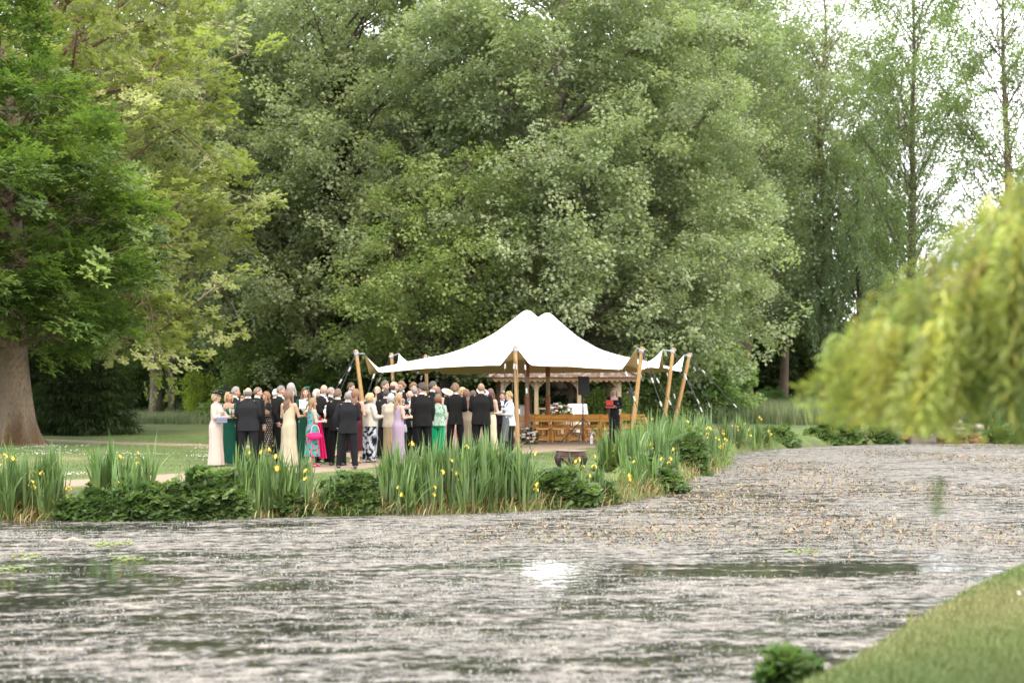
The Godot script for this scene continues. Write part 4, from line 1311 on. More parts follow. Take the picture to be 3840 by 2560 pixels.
	# ropes from the low edges, either side of the drawn up points
	for q in [[0.045, 0.0], [0.53, 0.0], [0.60, 0.0], [0.955, 0.0], [0.0, 0.44], [1.0, 0.56]]:
		var e := tent_at(q[0], q[1])
		var hp := Vector3(e.x, tent_height(q[0], q[1]), e.y)
		var f: Vector3 = Vector3(e.x, 0, e.y) + Vector3((q[0] - 0.5) * 1.5, 0, 1.0 if q[1] == 0.0 else 0.0)
		if q[0] > 0.4 and q[0] < 0.6: f = Vector3(e.x + (q[0] - 0.5) * -4.0, 0, e.y + 0.6)
		f.y = height(f.x, f.z)
		var rp := Mb.new()
		rp.tube(PackedVector3Array([hp, f]), PackedFloat32Array([0.011, 0.011]), 5)
		var r := part(t, "guy_rope", rp.done(), rope)
		for w in [0.03, 0.32]:
			var sl := Mb.new()
			var p0 := hp.lerp(f, w + rnd(0, 0.06))
			sl.tube(PackedVector3Array([p0, p0 + (f - hp).normalized() * 0.15]), PackedFloat32Array([0.026, 0.026]), 8)
			part(r, "sleeve", sl.done(), sleeve)
	# two masts inside, padded rust red at foot and head
	for k in 2:
		var e := tent_at([0.523, 0.535][k], [0.38, 0.70][k])
		var h := tent_height([0.523, 0.535][k], [0.38, 0.70][k])
		var m := Mb.new()
		m.tube(PackedVector3Array([Vector3(e.x, 0, e.y), Vector3(e.x, h - 0.06, e.y)]), PackedFloat32Array([0.065, 0.06]), 12)
		var mast := part(t, "mast", m.done(), mat("mast_wood", Color(0.36, 0.27, 0.15), 0.7))
		for seg in [[0.05, 1.45], [2.05, 2.75]]:
			var c := Mb.new()
			c.tube(PackedVector3Array([Vector3(e.x, seg[0], e.y), Vector3(e.x, seg[1], e.y)]), PackedFloat32Array([0.078, 0.078]), 12)
			part(mast, "padding", c.done(), mat("rust_padding", Color(0.34, 0.10, 0.03), 0.7))


func build_gazebo() -> void:
	rng.seed = 9
	var at := Vector3(1.848, 0, -65)
	var g := thing("gazebo", "open wooden gazebo with weathered shingled hip roof behind the tent", "gazebo", at, 0.06)
	var half := Vector2(2.75, 2.1)
	var eave := 2.02
	var apex := 3.55
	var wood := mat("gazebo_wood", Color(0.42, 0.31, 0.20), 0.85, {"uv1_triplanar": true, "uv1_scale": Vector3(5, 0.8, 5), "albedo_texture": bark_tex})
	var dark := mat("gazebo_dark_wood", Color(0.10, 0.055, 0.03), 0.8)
	# roof boards, then shingles in courses
	var r := Mb.new()
	var c := [Vector3(-half.x, eave, half.y), Vector3(half.x, eave, half.y), Vector3(half.x, eave, -half.y), Vector3(-half.x, eave, -half.y)]
	for i in 4:
		r.face([c[i], c[(i + 1) % 4], Vector3(0, apex, 0)])
	r.face([c[3], c[2], c[1], c[0]])
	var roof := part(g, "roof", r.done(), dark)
	var sh := Mb.new()
	for side in 4:
		var a: Vector3 = c[side]
		var b: Vector3 = c[(side + 1) % 4]
		var up := (Vector3(0, apex, 0) - (a + b) / 2.0)
		var nrm := (b - a).cross(up).normalized()
		var courses := int(up.length() / 0.13)
		for k in courses:
			var t := float(k) / courses
			var p0 := a.lerp(Vector3(0, apex, 0), t)
			var p1 := b.lerp(Vector3(0, apex, 0), t)
			var w := p0.distance_to(p1)
			var x := -0.08
			while x < w:
				var sw := rnd(0.09, 0.17)
				var q := p0 + (p1 - p0).normalized() * (x + sw / 2.0) - up.normalized() * (0.05 + rnd(-0.015, 0.015))
				sh.tint = Color(0.17, 0.115, 0.085).lerp([Color(0.30, 0.25, 0.22), Color(0.10, 0.065, 0.045), Color(0.19, 0.11, 0.075)][rng.randi() % 3], rnd(0, 0.9))
				sh.box(Vector3(sw - 0.01, 0.2, 0.018), Transform3D(Basis((b - a).normalized(), up.normalized(), nrm).rotated((b - a).normalized(), -0.08 + rnd(-0.02, 0.02)), q + up.normalized() * 0.1 + nrm * (0.022 + rnd(0, 0.006))))
				x += sw
	part(roof, "shingle", sh.done(), mat("shingle", Color(1, 1, 1), 0.9, {"vertex_color_use_as_albedo": true}), "stuff")
	# scalloped fascia boards under the eaves
	for side in 4:
		var a: Vector3 = c[side] * Vector3(0.97, 1, 0.97)
		var b: Vector3 = c[(side + 1) % 4] * Vector3(0.97, 1, 0.97)
		var f := Mb.new()
		var n := int(a.distance_to(b) / 0.2)
		var dir := (b - a) / n
		var thick := (b - a).cross(Vector3.UP).normalized() * 0.012
		for k in n:
			var p := a + dir * k + Vector3(0, -0.02, 0)
			var pts := [p, p + Vector3(0, -0.09, 0), p + dir * 0.25 + Vector3(0, -0.14, 0), p + dir * 0.5 + Vector3(0, -0.155, 0), p + dir * 0.75 + Vector3(0, -0.14, 0), p + dir + Vector3(0, -0.09, 0), p + dir]
			var fr := []
			var bk := []
			for q in pts:
				fr.append(q + thick)
				bk.push_front(q - thick)
			f.face(fr)
			f.face(bk)
		part(g, "fascia", f.done(), mat("fascia_wood", Color(0.27, 0.15, 0.07), 0.8))
	# posts with curved brackets
	var post := Mb.new()
	post.box(Vector3(0.15, 2.05, 0.15), Transform3D(Basis.IDENTITY, Vector3(0, 0.98, 0)), 0.012)
	var pm := post.done()
	var br := Mb.new()
	for k in 5:
		var t0 := k / 5.0
		var t1 := (k + 1) / 5.0
		br.beam(Vector3(0.5 * t0, 1.45 + 0.52 * sqrt(t0), 0), Vector3(0.5 * t1, 1.45 + 0.52 * sqrt(t1), 0), 0.07, 0.06, Vector3.BACK)
	br.box(Vector3(0.16, 0.12, 0.06), Transform3D(Basis.IDENTITY, Vector3(0.13, 1.82, 0)))
	var bm := br.done()
	for x in [-2.3, -1.05, 0.55, 2.05]:
		for z in [1.7, -1.7]:
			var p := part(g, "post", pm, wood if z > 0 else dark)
			p.position = Vector3(x, 0, z)
			for s in [0.0, PI]:
				if (x < -2 and s > 0) or (x > 2 and s == 0.0): continue
				var b := part(p, "bracket", bm, wood if z > 0 else dark)
				b.rotation.y = s
	for x in [-2.3, 2.05]:
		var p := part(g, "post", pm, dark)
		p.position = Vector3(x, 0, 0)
	var beams := Mb.new()
	for z in [1.7, -1.7]: beams.box(Vector3(4.6, 0.14, 0.11), Transform3D(Basis.IDENTITY, Vector3(-0.1, 1.93, z)))
	for x in [-2.3, 2.1]: beams.box(Vector3(0.11, 0.14, 3.2), Transform3D(Basis.IDENTITY, Vector3(x, 1.93, 0)))
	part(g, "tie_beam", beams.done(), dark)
	var rail := Mb.new()
	for y in [0.45, 0.85]: rail.box(Vector3(1.1, 0.06, 0.05), Transform3D(Basis.IDENTITY, Vector3(-0.45, y, 1.5)))
	for x in [-0.95, -0.5, 0.0]: rail.box(Vector3(0.06, 0.8, 0.05), Transform3D(Basis.IDENTITY, Vector3(x, 0.42, 1.47)))
	part(g, "bench", rail.done(), wood)

# ---------------------------------------------------------------- chairs, tables, speaker, flowers

func make_chair(label: String) -> Node3D:
	var wood := mat("chair_wood", Color(0.88, 0.44, 0.11), 0.42, {"uv1_triplanar": true, "uv1_scale": Vector3(3, 3, 3)})
	if wood.albedo_texture == null:
		wood.albedo_texture = noise_tex(256, 0.02, 4, [[0.0, Color(0.7, 0.65, 0.6)], [1.0, Color(1.1, 1.1, 1.1)]], 61)
	var t := thing("folding_chair", label, "chair", Vector3.ZERO, 0.0, "wooden folding chairs under the tent")
	# faces +z; the long frames run from the front feet to the top of the back
	for s in [-1.0, 1.0]:
		var m := Mb.new()
		m.beam(Vector3(0.205 * s, 0.0, 0.16), Vector3(0.205 * s, 0.80, -0.22), 0.028, 0.042, Vector3.BACK, 0.004)
		part(t, "back_frame", m.done(), wood)
		m = Mb.new()
		m.beam(Vector3(0.172 * s, 0.0, -0.26), Vector3(0.172 * s, 0.43, 0.12), 0.026, 0.04, Vector3.BACK, 0.004)
		part(t, "leg", m.done(), wood)
	for q in [[0.765, 0.075, -0.198], [0.655, 0.045, -0.148]]:
		var m := Mb.new()
		m.box(Vector3(0.385, q[1], 0.018), Transform3D(Basis(Vector3.RIGHT, -0.42), Vector3(0, q[0], q[2])), 0.004)
		part(t, "back_slat", m.done(), wood)
	var seat := Mb.new()
	seat.box(Vector3(0.335, 0.022, 0.36), Transform3D(Basis(Vector3.RIGHT, -0.05), Vector3(0, 0.44, -0.03)), 0.005)
	seat.box(Vector3(0.36, 0.05, 0.02), Transform3D(Basis.IDENTITY, Vector3(0, 0.415, -0.2)), 0.003)
	part(t, "seat", seat.done(), wood)
	for q in [[0.09, -0.19, 0.33], [0.14, 0.10, 0.38]]:
		var m := Mb.new()
		m.box(Vector3(q[2], 0.032, 0.018), Transform3D(Basis.IDENTITY, Vector3(0, q[0], q[1])), 0.003)
		part(t, "stretcher", m.done(), wood)
	return t


func flower_bank(t: Node3D, size: Vector3, n: int, colours: Array) -> void:
	var fl := Mb.new()
	var lf := []
	var cs := PackedColorArray()
	for k in n:
		var d := Vector3(rnd(-1, 1), rnd(-0.2, 1), rnd(-1, 1)).normalized()
		var p := d * size * rnd(0.75, 1.08)
		var r := rnd(0.035, 0.075)
		fl.tint = colours[rng.randi() % colours.size()]
		for q in 5:
			var a := TAU * q / 5.0
			fl.ball(p + Vector3(cos(a), 0.2, sin(a)) * r * 0.45, Vector3(r * 0.6, r * 0.5, r * 0.6), 6, 4)
	for k in n * 3:
		var d := Vector3(rnd(-1, 1), rnd(-0.5, 1), rnd(-1, 1)).normalized()
		lf.append(Transform3D(facing(d).scaled(Vector3.ONE * 0.1), d * size * rnd(0.3, 0.86)))
		cs.append(Color(0.05, 0.08, 0.025) * rnd(0.7, 1.7))
	part(t, "blossom", fl.done(), mat("blossom", Color(1, 1, 1), 0.7, {"vertex_color_use_as_albedo": true}), "stuff")
	scatter(t, "foliage", leaf_meshes.bramble, leafy, lf, cs)


func cloth_table(label: String, at: Vector3, w: float, h: float, flare: float) -> void:
	var t := thing("cloth_table", label, "table", at)
	var m := Mb.new()
	var top := Mb.new()
	var n := 48
	var prev := -1
	for j in 9:
		var f := j / 8.0
		var s := m.v.size()
		for i in n:
			var a := TAU * i / n
			var q := maxf(absf(cos(a)), absf(sin(a)))
			var rad := w * 0.5 * lerpf(1.0 / pow(pow(absf(cos(a)), 5.0) + pow(absf(sin(a)), 5.0), 0.2), 1.0, 0.3 * f)
			rad *= 1.0 + flare * f + 0.05 * f * sin(a * 9.0 + 1.0) + 0.03 * f * sin(a * 4.0)
			m.vert(Vector3(cos(a) * rad, h - (h - 0.03) * f - (0.0 if j else 0.0), -sin(a) * rad))
		if prev >= 0: m.join(s, prev, n)
		prev = s
	m.fan(0, n, Vector3(0, h + 0.003, 0), true)
	part(t, "tablecloth", m.done(), mat("white_linen", Color(0.66, 0.64, 0.62), 0.9))
	top.lathe([[0.0, h - 0.03], [w * 0.47, h - 0.03], [w * 0.47, h - 0.006], [0.0, h - 0.005]], 24)
	part(t, "tabletop", top.done(), mat("table_ply", Color(0.3, 0.2, 0.1), 0.7))
	for k in 4:
		var l := Mb.new()
		l.tube(PackedVector3Array([Vector3(0.3 * w * (1 if k % 2 else -1), 0, 0.3 * w * (1 if k < 2 else -1)), Vector3(0.3 * w * (1 if k % 2 else -1), h - 0.03, 0.3 * w * (1 if k < 2 else -1))]), PackedFloat32Array([0.02, 0.02]), 8)
		part(t, "leg", l.done(), mat("table_ply", Color.WHITE))


func build_furniture() -> void:
	rng.seed = 12
	# chairs in rows, their backs to the pond
	var first: Node3D = null
	var rows := ["row next to the pond", "second row from the pond", "third row from the pond", "row nearest the gazebo"]
	var place := ["at the flower urn end of the", "second from the flower urn in the", "third from the flower urn in the", "behind the speaker pole in the", "beside the water bottle in the", "at the celebrant's end of the"]
	for r in 4:
		for k in 6:
			var label := "folding chair %s %s" % [place[k], rows[r]]
			var c: Node3D
			if first == null:
				first = make_chair(label)
				c = first
			else:
				c = copy_of(first, label)
			var d := 52.0 + r * 0.92
			c.position = Vector3(0.439 + k * 0.497 + r * 0.1 + rnd(-0.01, 0.01), 0.045, -d + rnd(-0.02, 0.02))
			c.rotation.y = PI + rnd(-0.05, 0.05)
	var block := [[Vector3(3.583, 0, -53.4), PI + 0.1, "folding chair behind the celebrant, first beyond the aisle"], [Vector3(3.985, 0, -54.6), PI + 0.2, "folding chair beyond the aisle, partly behind the leaning tent pole"], [Vector3(3.887, 0, -50.6), PI - 0.55, "lone folding chair turned aside among the iris tips by the pole"], [Vector3(3.689, 0, -55.4), PI, "folding chair beyond the aisle, farthest back near the phone tripod"]]
	for b in block:
		var c := copy_of(first, b[2])
		c.position = b[0] + Vector3(0, 0.045, 0)
		c.rotation.y = b[1]

	cloth_table("small table under a white cloth beyond the chairs, by the speaker", Vector3(2.324, 0, -60.5) + Vector3(0, 0.04, 0), 0.66, 1.03, 0.42)
	cloth_table("tall table under a white cloth just behind the waiter", Vector3(0.377, 0, -54.5) + Vector3(0, 0.04, 0), 0.36, 1.1, 0.25)
	var cols := [Color(0.72, 0.62, 0.56), Color(0.7, 0.42, 0.36), Color(0.74, 0.7, 0.62), Color(0.68, 0.5, 0.46), Color(0.42, 0.36, 0.42), Color(0.72, 0.66, 0.5)]
	var fb := thing("flower_arrangement", "big arrangement of white and blush flowers at the end of the aisle", "flowers", Vector3(1.643, 0, -59.4))
	var ped := Mb.new()
	ped.lathe([[0.0, 0.0], [0.22, 0.0], [0.2, 0.05], [0.12, 0.2], [0.12, 0.45], [0.3, 0.62], [0.0, 0.62]], 16)
	part(fb, "urn", ped.done(), mat("basket", Color(0.3, 0.2, 0.1), 0.9))
	var holder := Node3D.new()
	holder.name = "bouquet"
	fb.add_child(holder)
	holder.position = Vector3(0, 0.82, 0)
	flower_bank(holder, Vector3(0.48, 0.28, 0.3), 64, cols)
	fb = thing("flower_arrangement", "low flower meadow of cream blooms standing at the row's end behind the irises", "flowers", Vector3(0.489, 0, -50.2) + Vector3(0, 0.03, 0))
	holder = Node3D.new()
	holder.name = "bouquet"
	fb.add_child(holder)
	holder.position = Vector3(0, 0.2, 0)
	flower_bank(holder, Vector3(0.3, 0.3, 0.22), 44, cols)
	for q in [[Vector3(1.193, 0, -57.5), "pair of cream flower heads lying behind the chair backs"], [Vector3(1.812, 0, -58), "cream flower posy tucked below the big arrangement"]]:
		fb = thing("flower_posy", q[1], "flowers", q[0])
		var stand := Mb.new()
		stand.tube(PackedVector3Array([Vector3.ZERO, Vector3(0, 0.7, 0)]), PackedFloat32Array([0.05, 0.03]), 8)
		part(fb, "stand", stand.done(), mat("basket", Color.WHITE))
		holder = Node3D.new()
		holder.name = "bouquet"
		fb.add_child(holder)
		holder.position = Vector3(0, 0.78, 0)
		flower_bank(holder, Vector3(0.2, 0.1, 0.12), 12, [Color(0.74, 0.68, 0.5), Color(0.74, 0.7, 0.6)])

	# loudspeaker on its tripod
	var sp := thing("speaker_stand", "black tripod stand with splayed legs carrying the loudspeaker", "stand", Vector3(2.129, 0, -51) + Vector3(0, 0.03, 0))
	var black := mat("black_metal", Color(0.018, 0.018, 0.02), 0.5)
	var m := Mb.new()
	m.tube(PackedVector3Array([Vector3(0, 0.12, 0), Vector3(0, 1.5, 0)]), PackedFloat32Array([0.02, 0.018]), 10)
	part(sp, "pole", m.done(), black)
	m = Mb.new()
	m.tube(PackedVector3Array([Vector3(0, 0.72, 0), Vector3(0, 0.80, 0)]), PackedFloat32Array([0.035, 0.035]), 10)
	m.ball(Vector3(0, 0.98, 0.03), Vector3(0.03, 0.03, 0.03), 8, 5)
	part(sp, "collar", m.done(), black)
	var legs := [[Vector3(-0.72, 0, -0.05), black], [Vector3(0.74, 0, -0.08), black], [Vector3(-0.18, 0, 0.55), mat("grey_metal", Color(0.10, 0.11, 0.125), 0.4)]]
	for l in legs:
		m = Mb.new()
		m.beam(Vector3(0, 0.76, 0), l[0], 0.028, 0.028, Vector3.BACK)
		m.tube(PackedVector3Array([(l[0] as Vector3) + Vector3(0, 0.05, 0), l[0]]), PackedFloat32Array([0.03, 0.03]), 8)
		part(sp, "leg", m.done(), l[1])
		m = Mb.new()
		m.beam(Vector3(0, 0.16, 0), (l[0] as Vector3) * 0.55 + Vector3(0, 0.34, 0), 0.016, 0.01, Vector3.BACK)
		part(sp, "brace", m.done(), black)
	var ls := thing("loudspeaker", "black box loudspeaker on the tripod stand in front of the gazebo", "speaker", Vector3(2.129, 0, -51) + Vector3(0, 1.5, 0), 0.25)
	m = Mb.new()
	var outline := [Vector3(-0.16, 0, 0.14), Vector3(0.16, 0, 0.14), Vector3(0.11, 0, -0.15), Vector3(-0.11, 0, -0.15)]
	for i in 4:
		var p: Vector3 = outline[i]
		var q: Vector3 = outline[(i + 1) % 4]
		m.face([p, q, q + Vector3(0, 0.55, 0), p + Vector3(0, 0.55, 0)])
	m.face([outline[3], outline[2], outline[1], outline[0]])
	m.face([outline[0] + Vector3(0, 0.55, 0), outline[1] + Vector3(0, 0.55, 0), outline[2] + Vector3(0, 0.55, 0), outline[3] + Vector3(0, 0.55, 0)])
	part(ls, "cabinet", m.done(), mat("speaker_black", Color(0.022, 0.022, 0.025), 0.6))
	m = Mb.new()
	m.box(Vector3(0.29, 0.5, 0.014), Transform3D(Basis.IDENTITY, Vector3(0, 0.275, 0.146)), 0.004)
	part(ls, "grille", m.done(), mat("speaker_grille", Color(0.03, 0.03, 0.033), 0.8))
	m = Mb.new()
	m.box(Vector3(0.3, 0.012, 0.24), Transform3D(Basis.IDENTITY, Vector3(0, 0.556, 0)), 0.004)
	part(ls, "lid", m.done(), mat("speaker_top", Color(0.12, 0.13, 0.15), 0.4))

	var bt := thing("water_bottle", "clear plastic water bottle standing before the chairs", "bottle", Vector3(2.346, 0, -50.2) + Vector3(0, 0.035, 0))
	m = Mb.new()
	m.lathe([[0.0, 0.0], [0.042, 0.0], [0.045, 0.03], [0.042, 0.07], [0.045, 0.12], [0.045, 0.22], [0.03, 0.27], [0.016, 0.30], [0.016, 0.32], [0.0, 0.32]], 16)
	part(bt, "bottle", m.done(), mat("clear_plastic", Color(0.75, 0.76, 0.8), 0.2))
	m = Mb.new()
	m.lathe([[0.046, 0.13], [0.0465, 0.135], [0.0465, 0.21], [0.046, 0.215]], 16)
	part(bt, "label", m.done(), mat("bottle_label", Color(0.62, 0.55, 0.62), 0.5))
	m = Mb.new()
	m.lathe([[0.0, 0.318], [0.018, 0.318], [0.018, 0.338], [0.0, 0.34]], 12)
	part(bt, "cap", m.done(), mat("bottle_cap", Color(0.7, 0.7, 0.72), 0.5))

	# phone on a slim stand with two small lamps' clamps
	var ph := thing("phone_tripod", "phone on a slim black tripod beside the celebrant", "tripod", Vector3(3.663, 0, -52.4) + Vector3(0, 0.03, 0))
	m = Mb.new()
	m.tube(PackedVector3Array([Vector3(0, 0.3, 0), Vector3(0, 1.42, 0)]), PackedFloat32Array([0.012, 0.010]), 8)
	part(ph, "pole", m.done(), black)
	for k in 3:
		m = Mb.new()
		m.tube(PackedVector3Array([Vector3(0, 0.45, 0), Vector3(0.3 * cos(TAU * k / 3.0), 0, 0.3 * sin(TAU * k / 3.0))]), PackedFloat32Array([0.012, 0.010]), 6)
		part(ph, "leg", m.done(), black)
	m = Mb.new()
	m.box(Vector3(0.13, 0.27, 0.012), Transform3D(Basis.IDENTITY, Vector3(0, 1.55, 0.03)), 0.004)
	part(ph, "phone", m.done(), mat("phone", Color(0.012, 0.012, 0.014), 0.25))
	for s in [-1.0, 1.0]:
		m = Mb.new()
		m.ball(Vector3(0.10 * s, 1.54, 0.03), Vector3(0.032, 0.032, 0.032), 10, 6)
		part(ph, "clamp", m.done(), mat("clamp_white", Color(0.6, 0.62, 0.66), 0.4))

	build_iron_table()


func copy_of(src: Node3D, label: String) -> Node3D:
	var c: Node3D = src.duplicate()
	c.name = numbered(String(src.name).rstrip("_0123456789"))
	add_child(c)
	c.set_meta("label", label)
	return c


func build_iron_table() -> void:
	var at := Vector3(1.265, 0, -36.6)
	var t := thing("iron_table", "low ornate cast iron table with scalloped wooden top on the lawn", "table", Vector3(at.x, height(at.x, at.z), at.z), 0.12)
	var iron := mat("cast_iron", Color(0.035, 0.020, 0.018), 0.5, {"metallic": 0.3})
	var brown := mat("cast_iron_brown", Color(0.10, 0.055, 0.04), 0.55, {"metallic": 0.2})
	# a wavy edged top, a little warped
	var m := Mb.new()
	var n := 48
	var rings := []
	for q in [[0.93, 0.448], [1.0, 0.456], [0.985, 0.468]]:
		var s := m.v.size()
		for i in n:
			var a := TAU * i / n
			var rad := (1.0 + 0.035 * cos(a * 8.0)) * float(q[0])
			var p := Vector3(cos(a) * 0.36 * rad, 0, -sin(a) * 0.24 * rad)
			p.y = float(q[1]) + 0.012 * cos(a) * cos(a) - 0.014 * p.x
			m.vert(p)
		rings.append(s)
	m.join(rings[0], rings[1], n)
	m.join(rings[1], rings[2], n)
	m.fan(rings[2], n, Vector3(0, 0.478, 0), true)
	m.fan(rings[0], n, Vector3(0, 0.448, 0), false)
	part(t, "tabletop", m.done(), mat("table_top_wood", Color(0.30, 0.21, 0.20), 0.45, {"uv1_triplanar": true, "uv1_scale": Vector3(2, 2, 8), "albedo_texture": bark_tex}))
	# moulded apron
	var ap := Mb.new()
	for y in [[0.415, 0.0], [0.38, 0.012], [0.34, -0.004]]:
		ap.box(Vector3(0.60 + y[1] * 2.0, 0.03, 0.36 + y[1] * 2.0), Transform3D(Basis.IDENTITY, Vector3(0, y[0], 0)), 0.006)
	ap.box(Vector3(0.585, 0.13, 0.345), Transform3D(Basis.IDENTITY, Vector3(0, 0.385, 0)))
	part(t, "apron", ap.done(), brown)
	# pierced cartouche hanging from each long side
	for s in [1.0, -1.0]:
		var c := Mb.new()
		var z: float = 0.178 * s
		c.ball(Vector3(0.0, 0.25, z), Vector3(0.042, 0.085, 0.022), 12, 8)
		c.ball(Vector3(0.0, 0.26, z + 0.015 * s), Vector3(0.026, 0.05, 0.018), 10, 6)
		c.ball(Vector3(0.0, 0.155, z), Vector3(0.03, 0.03, 0.018), 8, 6)
		for e in [-1.0, 1.0]:
			for q in [[0.075, 0.285, 0.032], [0.13, 0.30, 0.028], [0.07, 0.22, 0.024], [0.18, 0.315, 0.022], [0.05, 0.18, 0.018]]:
				var pts := PackedVector3Array()
				var rad := PackedFloat32Array()
				for k in 11:
					var a: float = 5.2 * k / 10.0
					var rr: float = float(q[2]) * (1.0 - 0.07 * k)
					pts.append(Vector3(e * (float(q[0]) + cos(a) * rr), float(q[1]) + sin(a) * rr, z))
					rad.append(0.010 - 0.0004 * k)
				c.tube(pts, rad, 6)
			c.tube(PackedVector3Array([Vector3(e * 0.24, 0.33, z), Vector3(e * 0.15, 0.275, z), Vector3(e * 0.09, 0.20, z), Vector3(e * 0.03, 0.145, z)]), PackedFloat32Array([0.012, 0.011, 0.011, 0.012]), 6)
		part(t, "cartouche", c.done(), brown, "", "pierced scrollwork cartouche with a central boss")
	for sx in [-1.0, 1.0]:
		for sz in [-1.0, 1.0]:
			var l := Mb.new()
			var dir := Vector3(sx, 0, sz * 0.55).normalized()
			var b := Vector3(0.245 * sx, 0, 0.13 * sz)
			l.tube(PackedVector3Array([b + dir * 0.02 + Vector3(0, 0.36, 0), b + dir * 0.05 + Vector3(0, 0.30, 0), b + dir * 0.035 + Vector3(0, 0.20, 0), b + dir * -0.01 + Vector3(0, 0.10, 0), b + dir * 0.005 + Vector3(0, 0.03, 0), b + dir * 0.04]), PackedFloat32Array([0.05, 0.052, 0.036, 0.024, 0.022, 0.03]), 10)
			l.ball(b + dir * 0.055 + Vector3(0, 0.31, 0), Vector3(0.045, 0.05, 0.045), 10, 6)
			for q in [[0.07, 0.30, 0.03], [0.085, 0.23, 0.02]]:
				var pts := PackedVector3Array()
				var rad := PackedFloat32Array()
				for k in 10:
					var a: float = 5.0 * k / 9.0
					pts.append(b + Vector3(-sx * (float(q[0]) - 0.02 + cos(a) * float(q[2])), float(q[1]) + sin(a) * float(q[2]), 0.02 * sz))
					rad.append(0.009)
				l.tube(pts, rad, 6)
			part(t, "leg", l.done(), iron)

# ---------------------------------------------------------------- bodies

# A field of tapered capsules and ellipsoids joined by a smooth minimum, meshed as surface nets.
class Field:
	var o: Vector3
	var c: float
	var nx: int
	var ny: int
	var nz: int
	var g := PackedFloat32Array()

	func _init(lo: Vector3, hi: Vector3, cell: float) -> void:
		o = lo
		c = cell
		nx = int((hi.x - lo.x) / c) + 2
		ny = int((hi.y - lo.y) / c) + 2
		nz = int((hi.z - lo.z) / c) + 2
		g.resize(nx * ny * nz)
		g.fill(1.0)

	func bone(a: Vector3, b: Vector3, ra: float, rb: float, k := 0.03) -> void:
		var m := maxf(ra, rb) + k + c * 2.0
		var x0 := maxi(0, int((minf(a.x, b.x) - m - o.x) / c)); var x1 := mini(nx - 1, int((maxf(a.x, b.x) + m - o.x) / c) + 1)
		var y0 := maxi(0, int((minf(a.y, b.y) - m - o.y) / c)); var y1 := mini(ny - 1, int((maxf(a.y, b.y) + m - o.y) / c) + 1)
		var z0 := maxi(0, int((minf(a.z, b.z) - m - o.z) / c)); var z1 := mini(nz - 1, int((maxf(a.z, b.z) + m - o.z) / c) + 1)
		var ab := b - a
		var il := 1.0 / maxf(ab.length_squared(), 1e-9)
		for z in range(z0, z1 + 1):
			for y in range(y0, y1 + 1):
				var i := (z * ny + y) * nx + x0
				for x in range(x0, x1 + 1):
					var p := o + Vector3(x, y, z) * c - a
					var t := clampf(p.dot(ab) * il, 0.0, 1.0)
					var d := (p - ab * t).length() - (ra + (rb - ra) * t)
					var q := g[i]
					var h := k - absf(d - q)
					g[i] = minf(d, q) - (h * h / (4.0 * k) if h > 0.0 else 0.0)
					i += 1

	func egg(e: Vector3, r: Vector3, k := 0.03, b := Basis.IDENTITY) -> void:
		var m := maxf(r.x, maxf(r.y, r.z)) + k + c * 2.0
		var rm := minf(r.x, minf(r.y, r.z))
		var bi := b.transposed()
		for z in range(maxi(0, int((e.z - m - o.z) / c)), mini(nz - 1, int((e.z + m - o.z) / c) + 1) + 1):
			for y in range(maxi(0, int((e.y - m - o.y) / c)), mini(ny - 1, int((e.y + m - o.y) / c) + 1) + 1):
				var x0 := maxi(0, int((e.x - m - o.x) / c))
				var i := (z * ny + y) * nx + x0
				for x in range(x0, mini(nx - 1, int((e.x + m - o.x) / c) + 1) + 1):
					var p := bi * (o + Vector3(x, y, z) * c - e)
					var l := (p / r).length()
					var d := (l - 1.0) * rm if l < 0.6 else l * (l - 1.0) / maxf((p / (r * r)).length(), 1e-6)
					var q := g[i]
					var h := k - absf(d - q)
					g[i] = minf(d, q) - (h * h / (4.0 * k) if h > 0.0 else 0.0)
					i += 1

	func mesh(m: Mb) -> void:
		var id := PackedInt32Array()
		id.resize(g.size())
		id.fill(-1)
		var sx := 1
		var sy := nx
		var sz := nx * ny
		var off := PackedInt32Array([0, sx, sy, sx + sy, sz, sx + sz, sy + sz, sx + sy + sz])
		var edges := [[0, 1], [0, 2], [0, 4], [1, 3], [1, 5], [2, 3], [2, 6], [4, 5], [4, 6], [3, 7], [5, 7], [6, 7]]
		for z in nz - 1:
			for y in ny - 1:
				var i := (z * ny + y) * nx
				for x in nx - 1:
					var v0 := g[i]
					if v0 < 0.09 and v0 > -0.09:
						var neg := v0 < 0.0
						if (g[i + 1] < 0.0) != neg or (g[i + sy] < 0.0) != neg or (g[i + sz] < 0.0) != neg or (g[i + sx + sy] < 0.0) != neg or (g[i + sx + sz] < 0.0) != neg or (g[i + sy + sz] < 0.0) != neg or (g[i + sx + sy + sz] < 0.0) != neg:
							var s := Vector3.ZERO
							var n := 0
							for e in edges:
								var a := g[i + off[e[0]]]
								var b := g[i + off[e[1]]]
								if (a < 0.0) != (b < 0.0):
									var t := a / (a - b)
									var pa := Vector3(e[0] & 1, (e[0] >> 1) & 1, e[0] >> 2)
									var pb := Vector3(e[1] & 1, (e[1] >> 1) & 1, e[1] >> 2)
									s += pa.lerp(pb, t)
									n += 1
							id[i] = m.vert(o + (Vector3(x, y, z) + s / n) * c)
					i += 1
		for z in range(1, nz - 1):
			for y in range(1, ny - 1):
				var i := (z * ny + y) * nx + 1
				for x in range(1, nx - 1):
					var v0 := g[i]
					if v0 < 0.09 and v0 > -0.09:
						var a := v0 < 0.0
						if a != (g[i + sx] < 0.0): put(m, id, i, i - sy, i - sy - sz, i - sz, a)
						if a != (g[i + sy] < 0.0): put(m, id, i, i - sz, i - sz - sx, i - sx, a)
						if a != (g[i + sz] < 0.0): put(m, id, i, i - sx, i - sx - sy, i - sy, a)
					i += 1

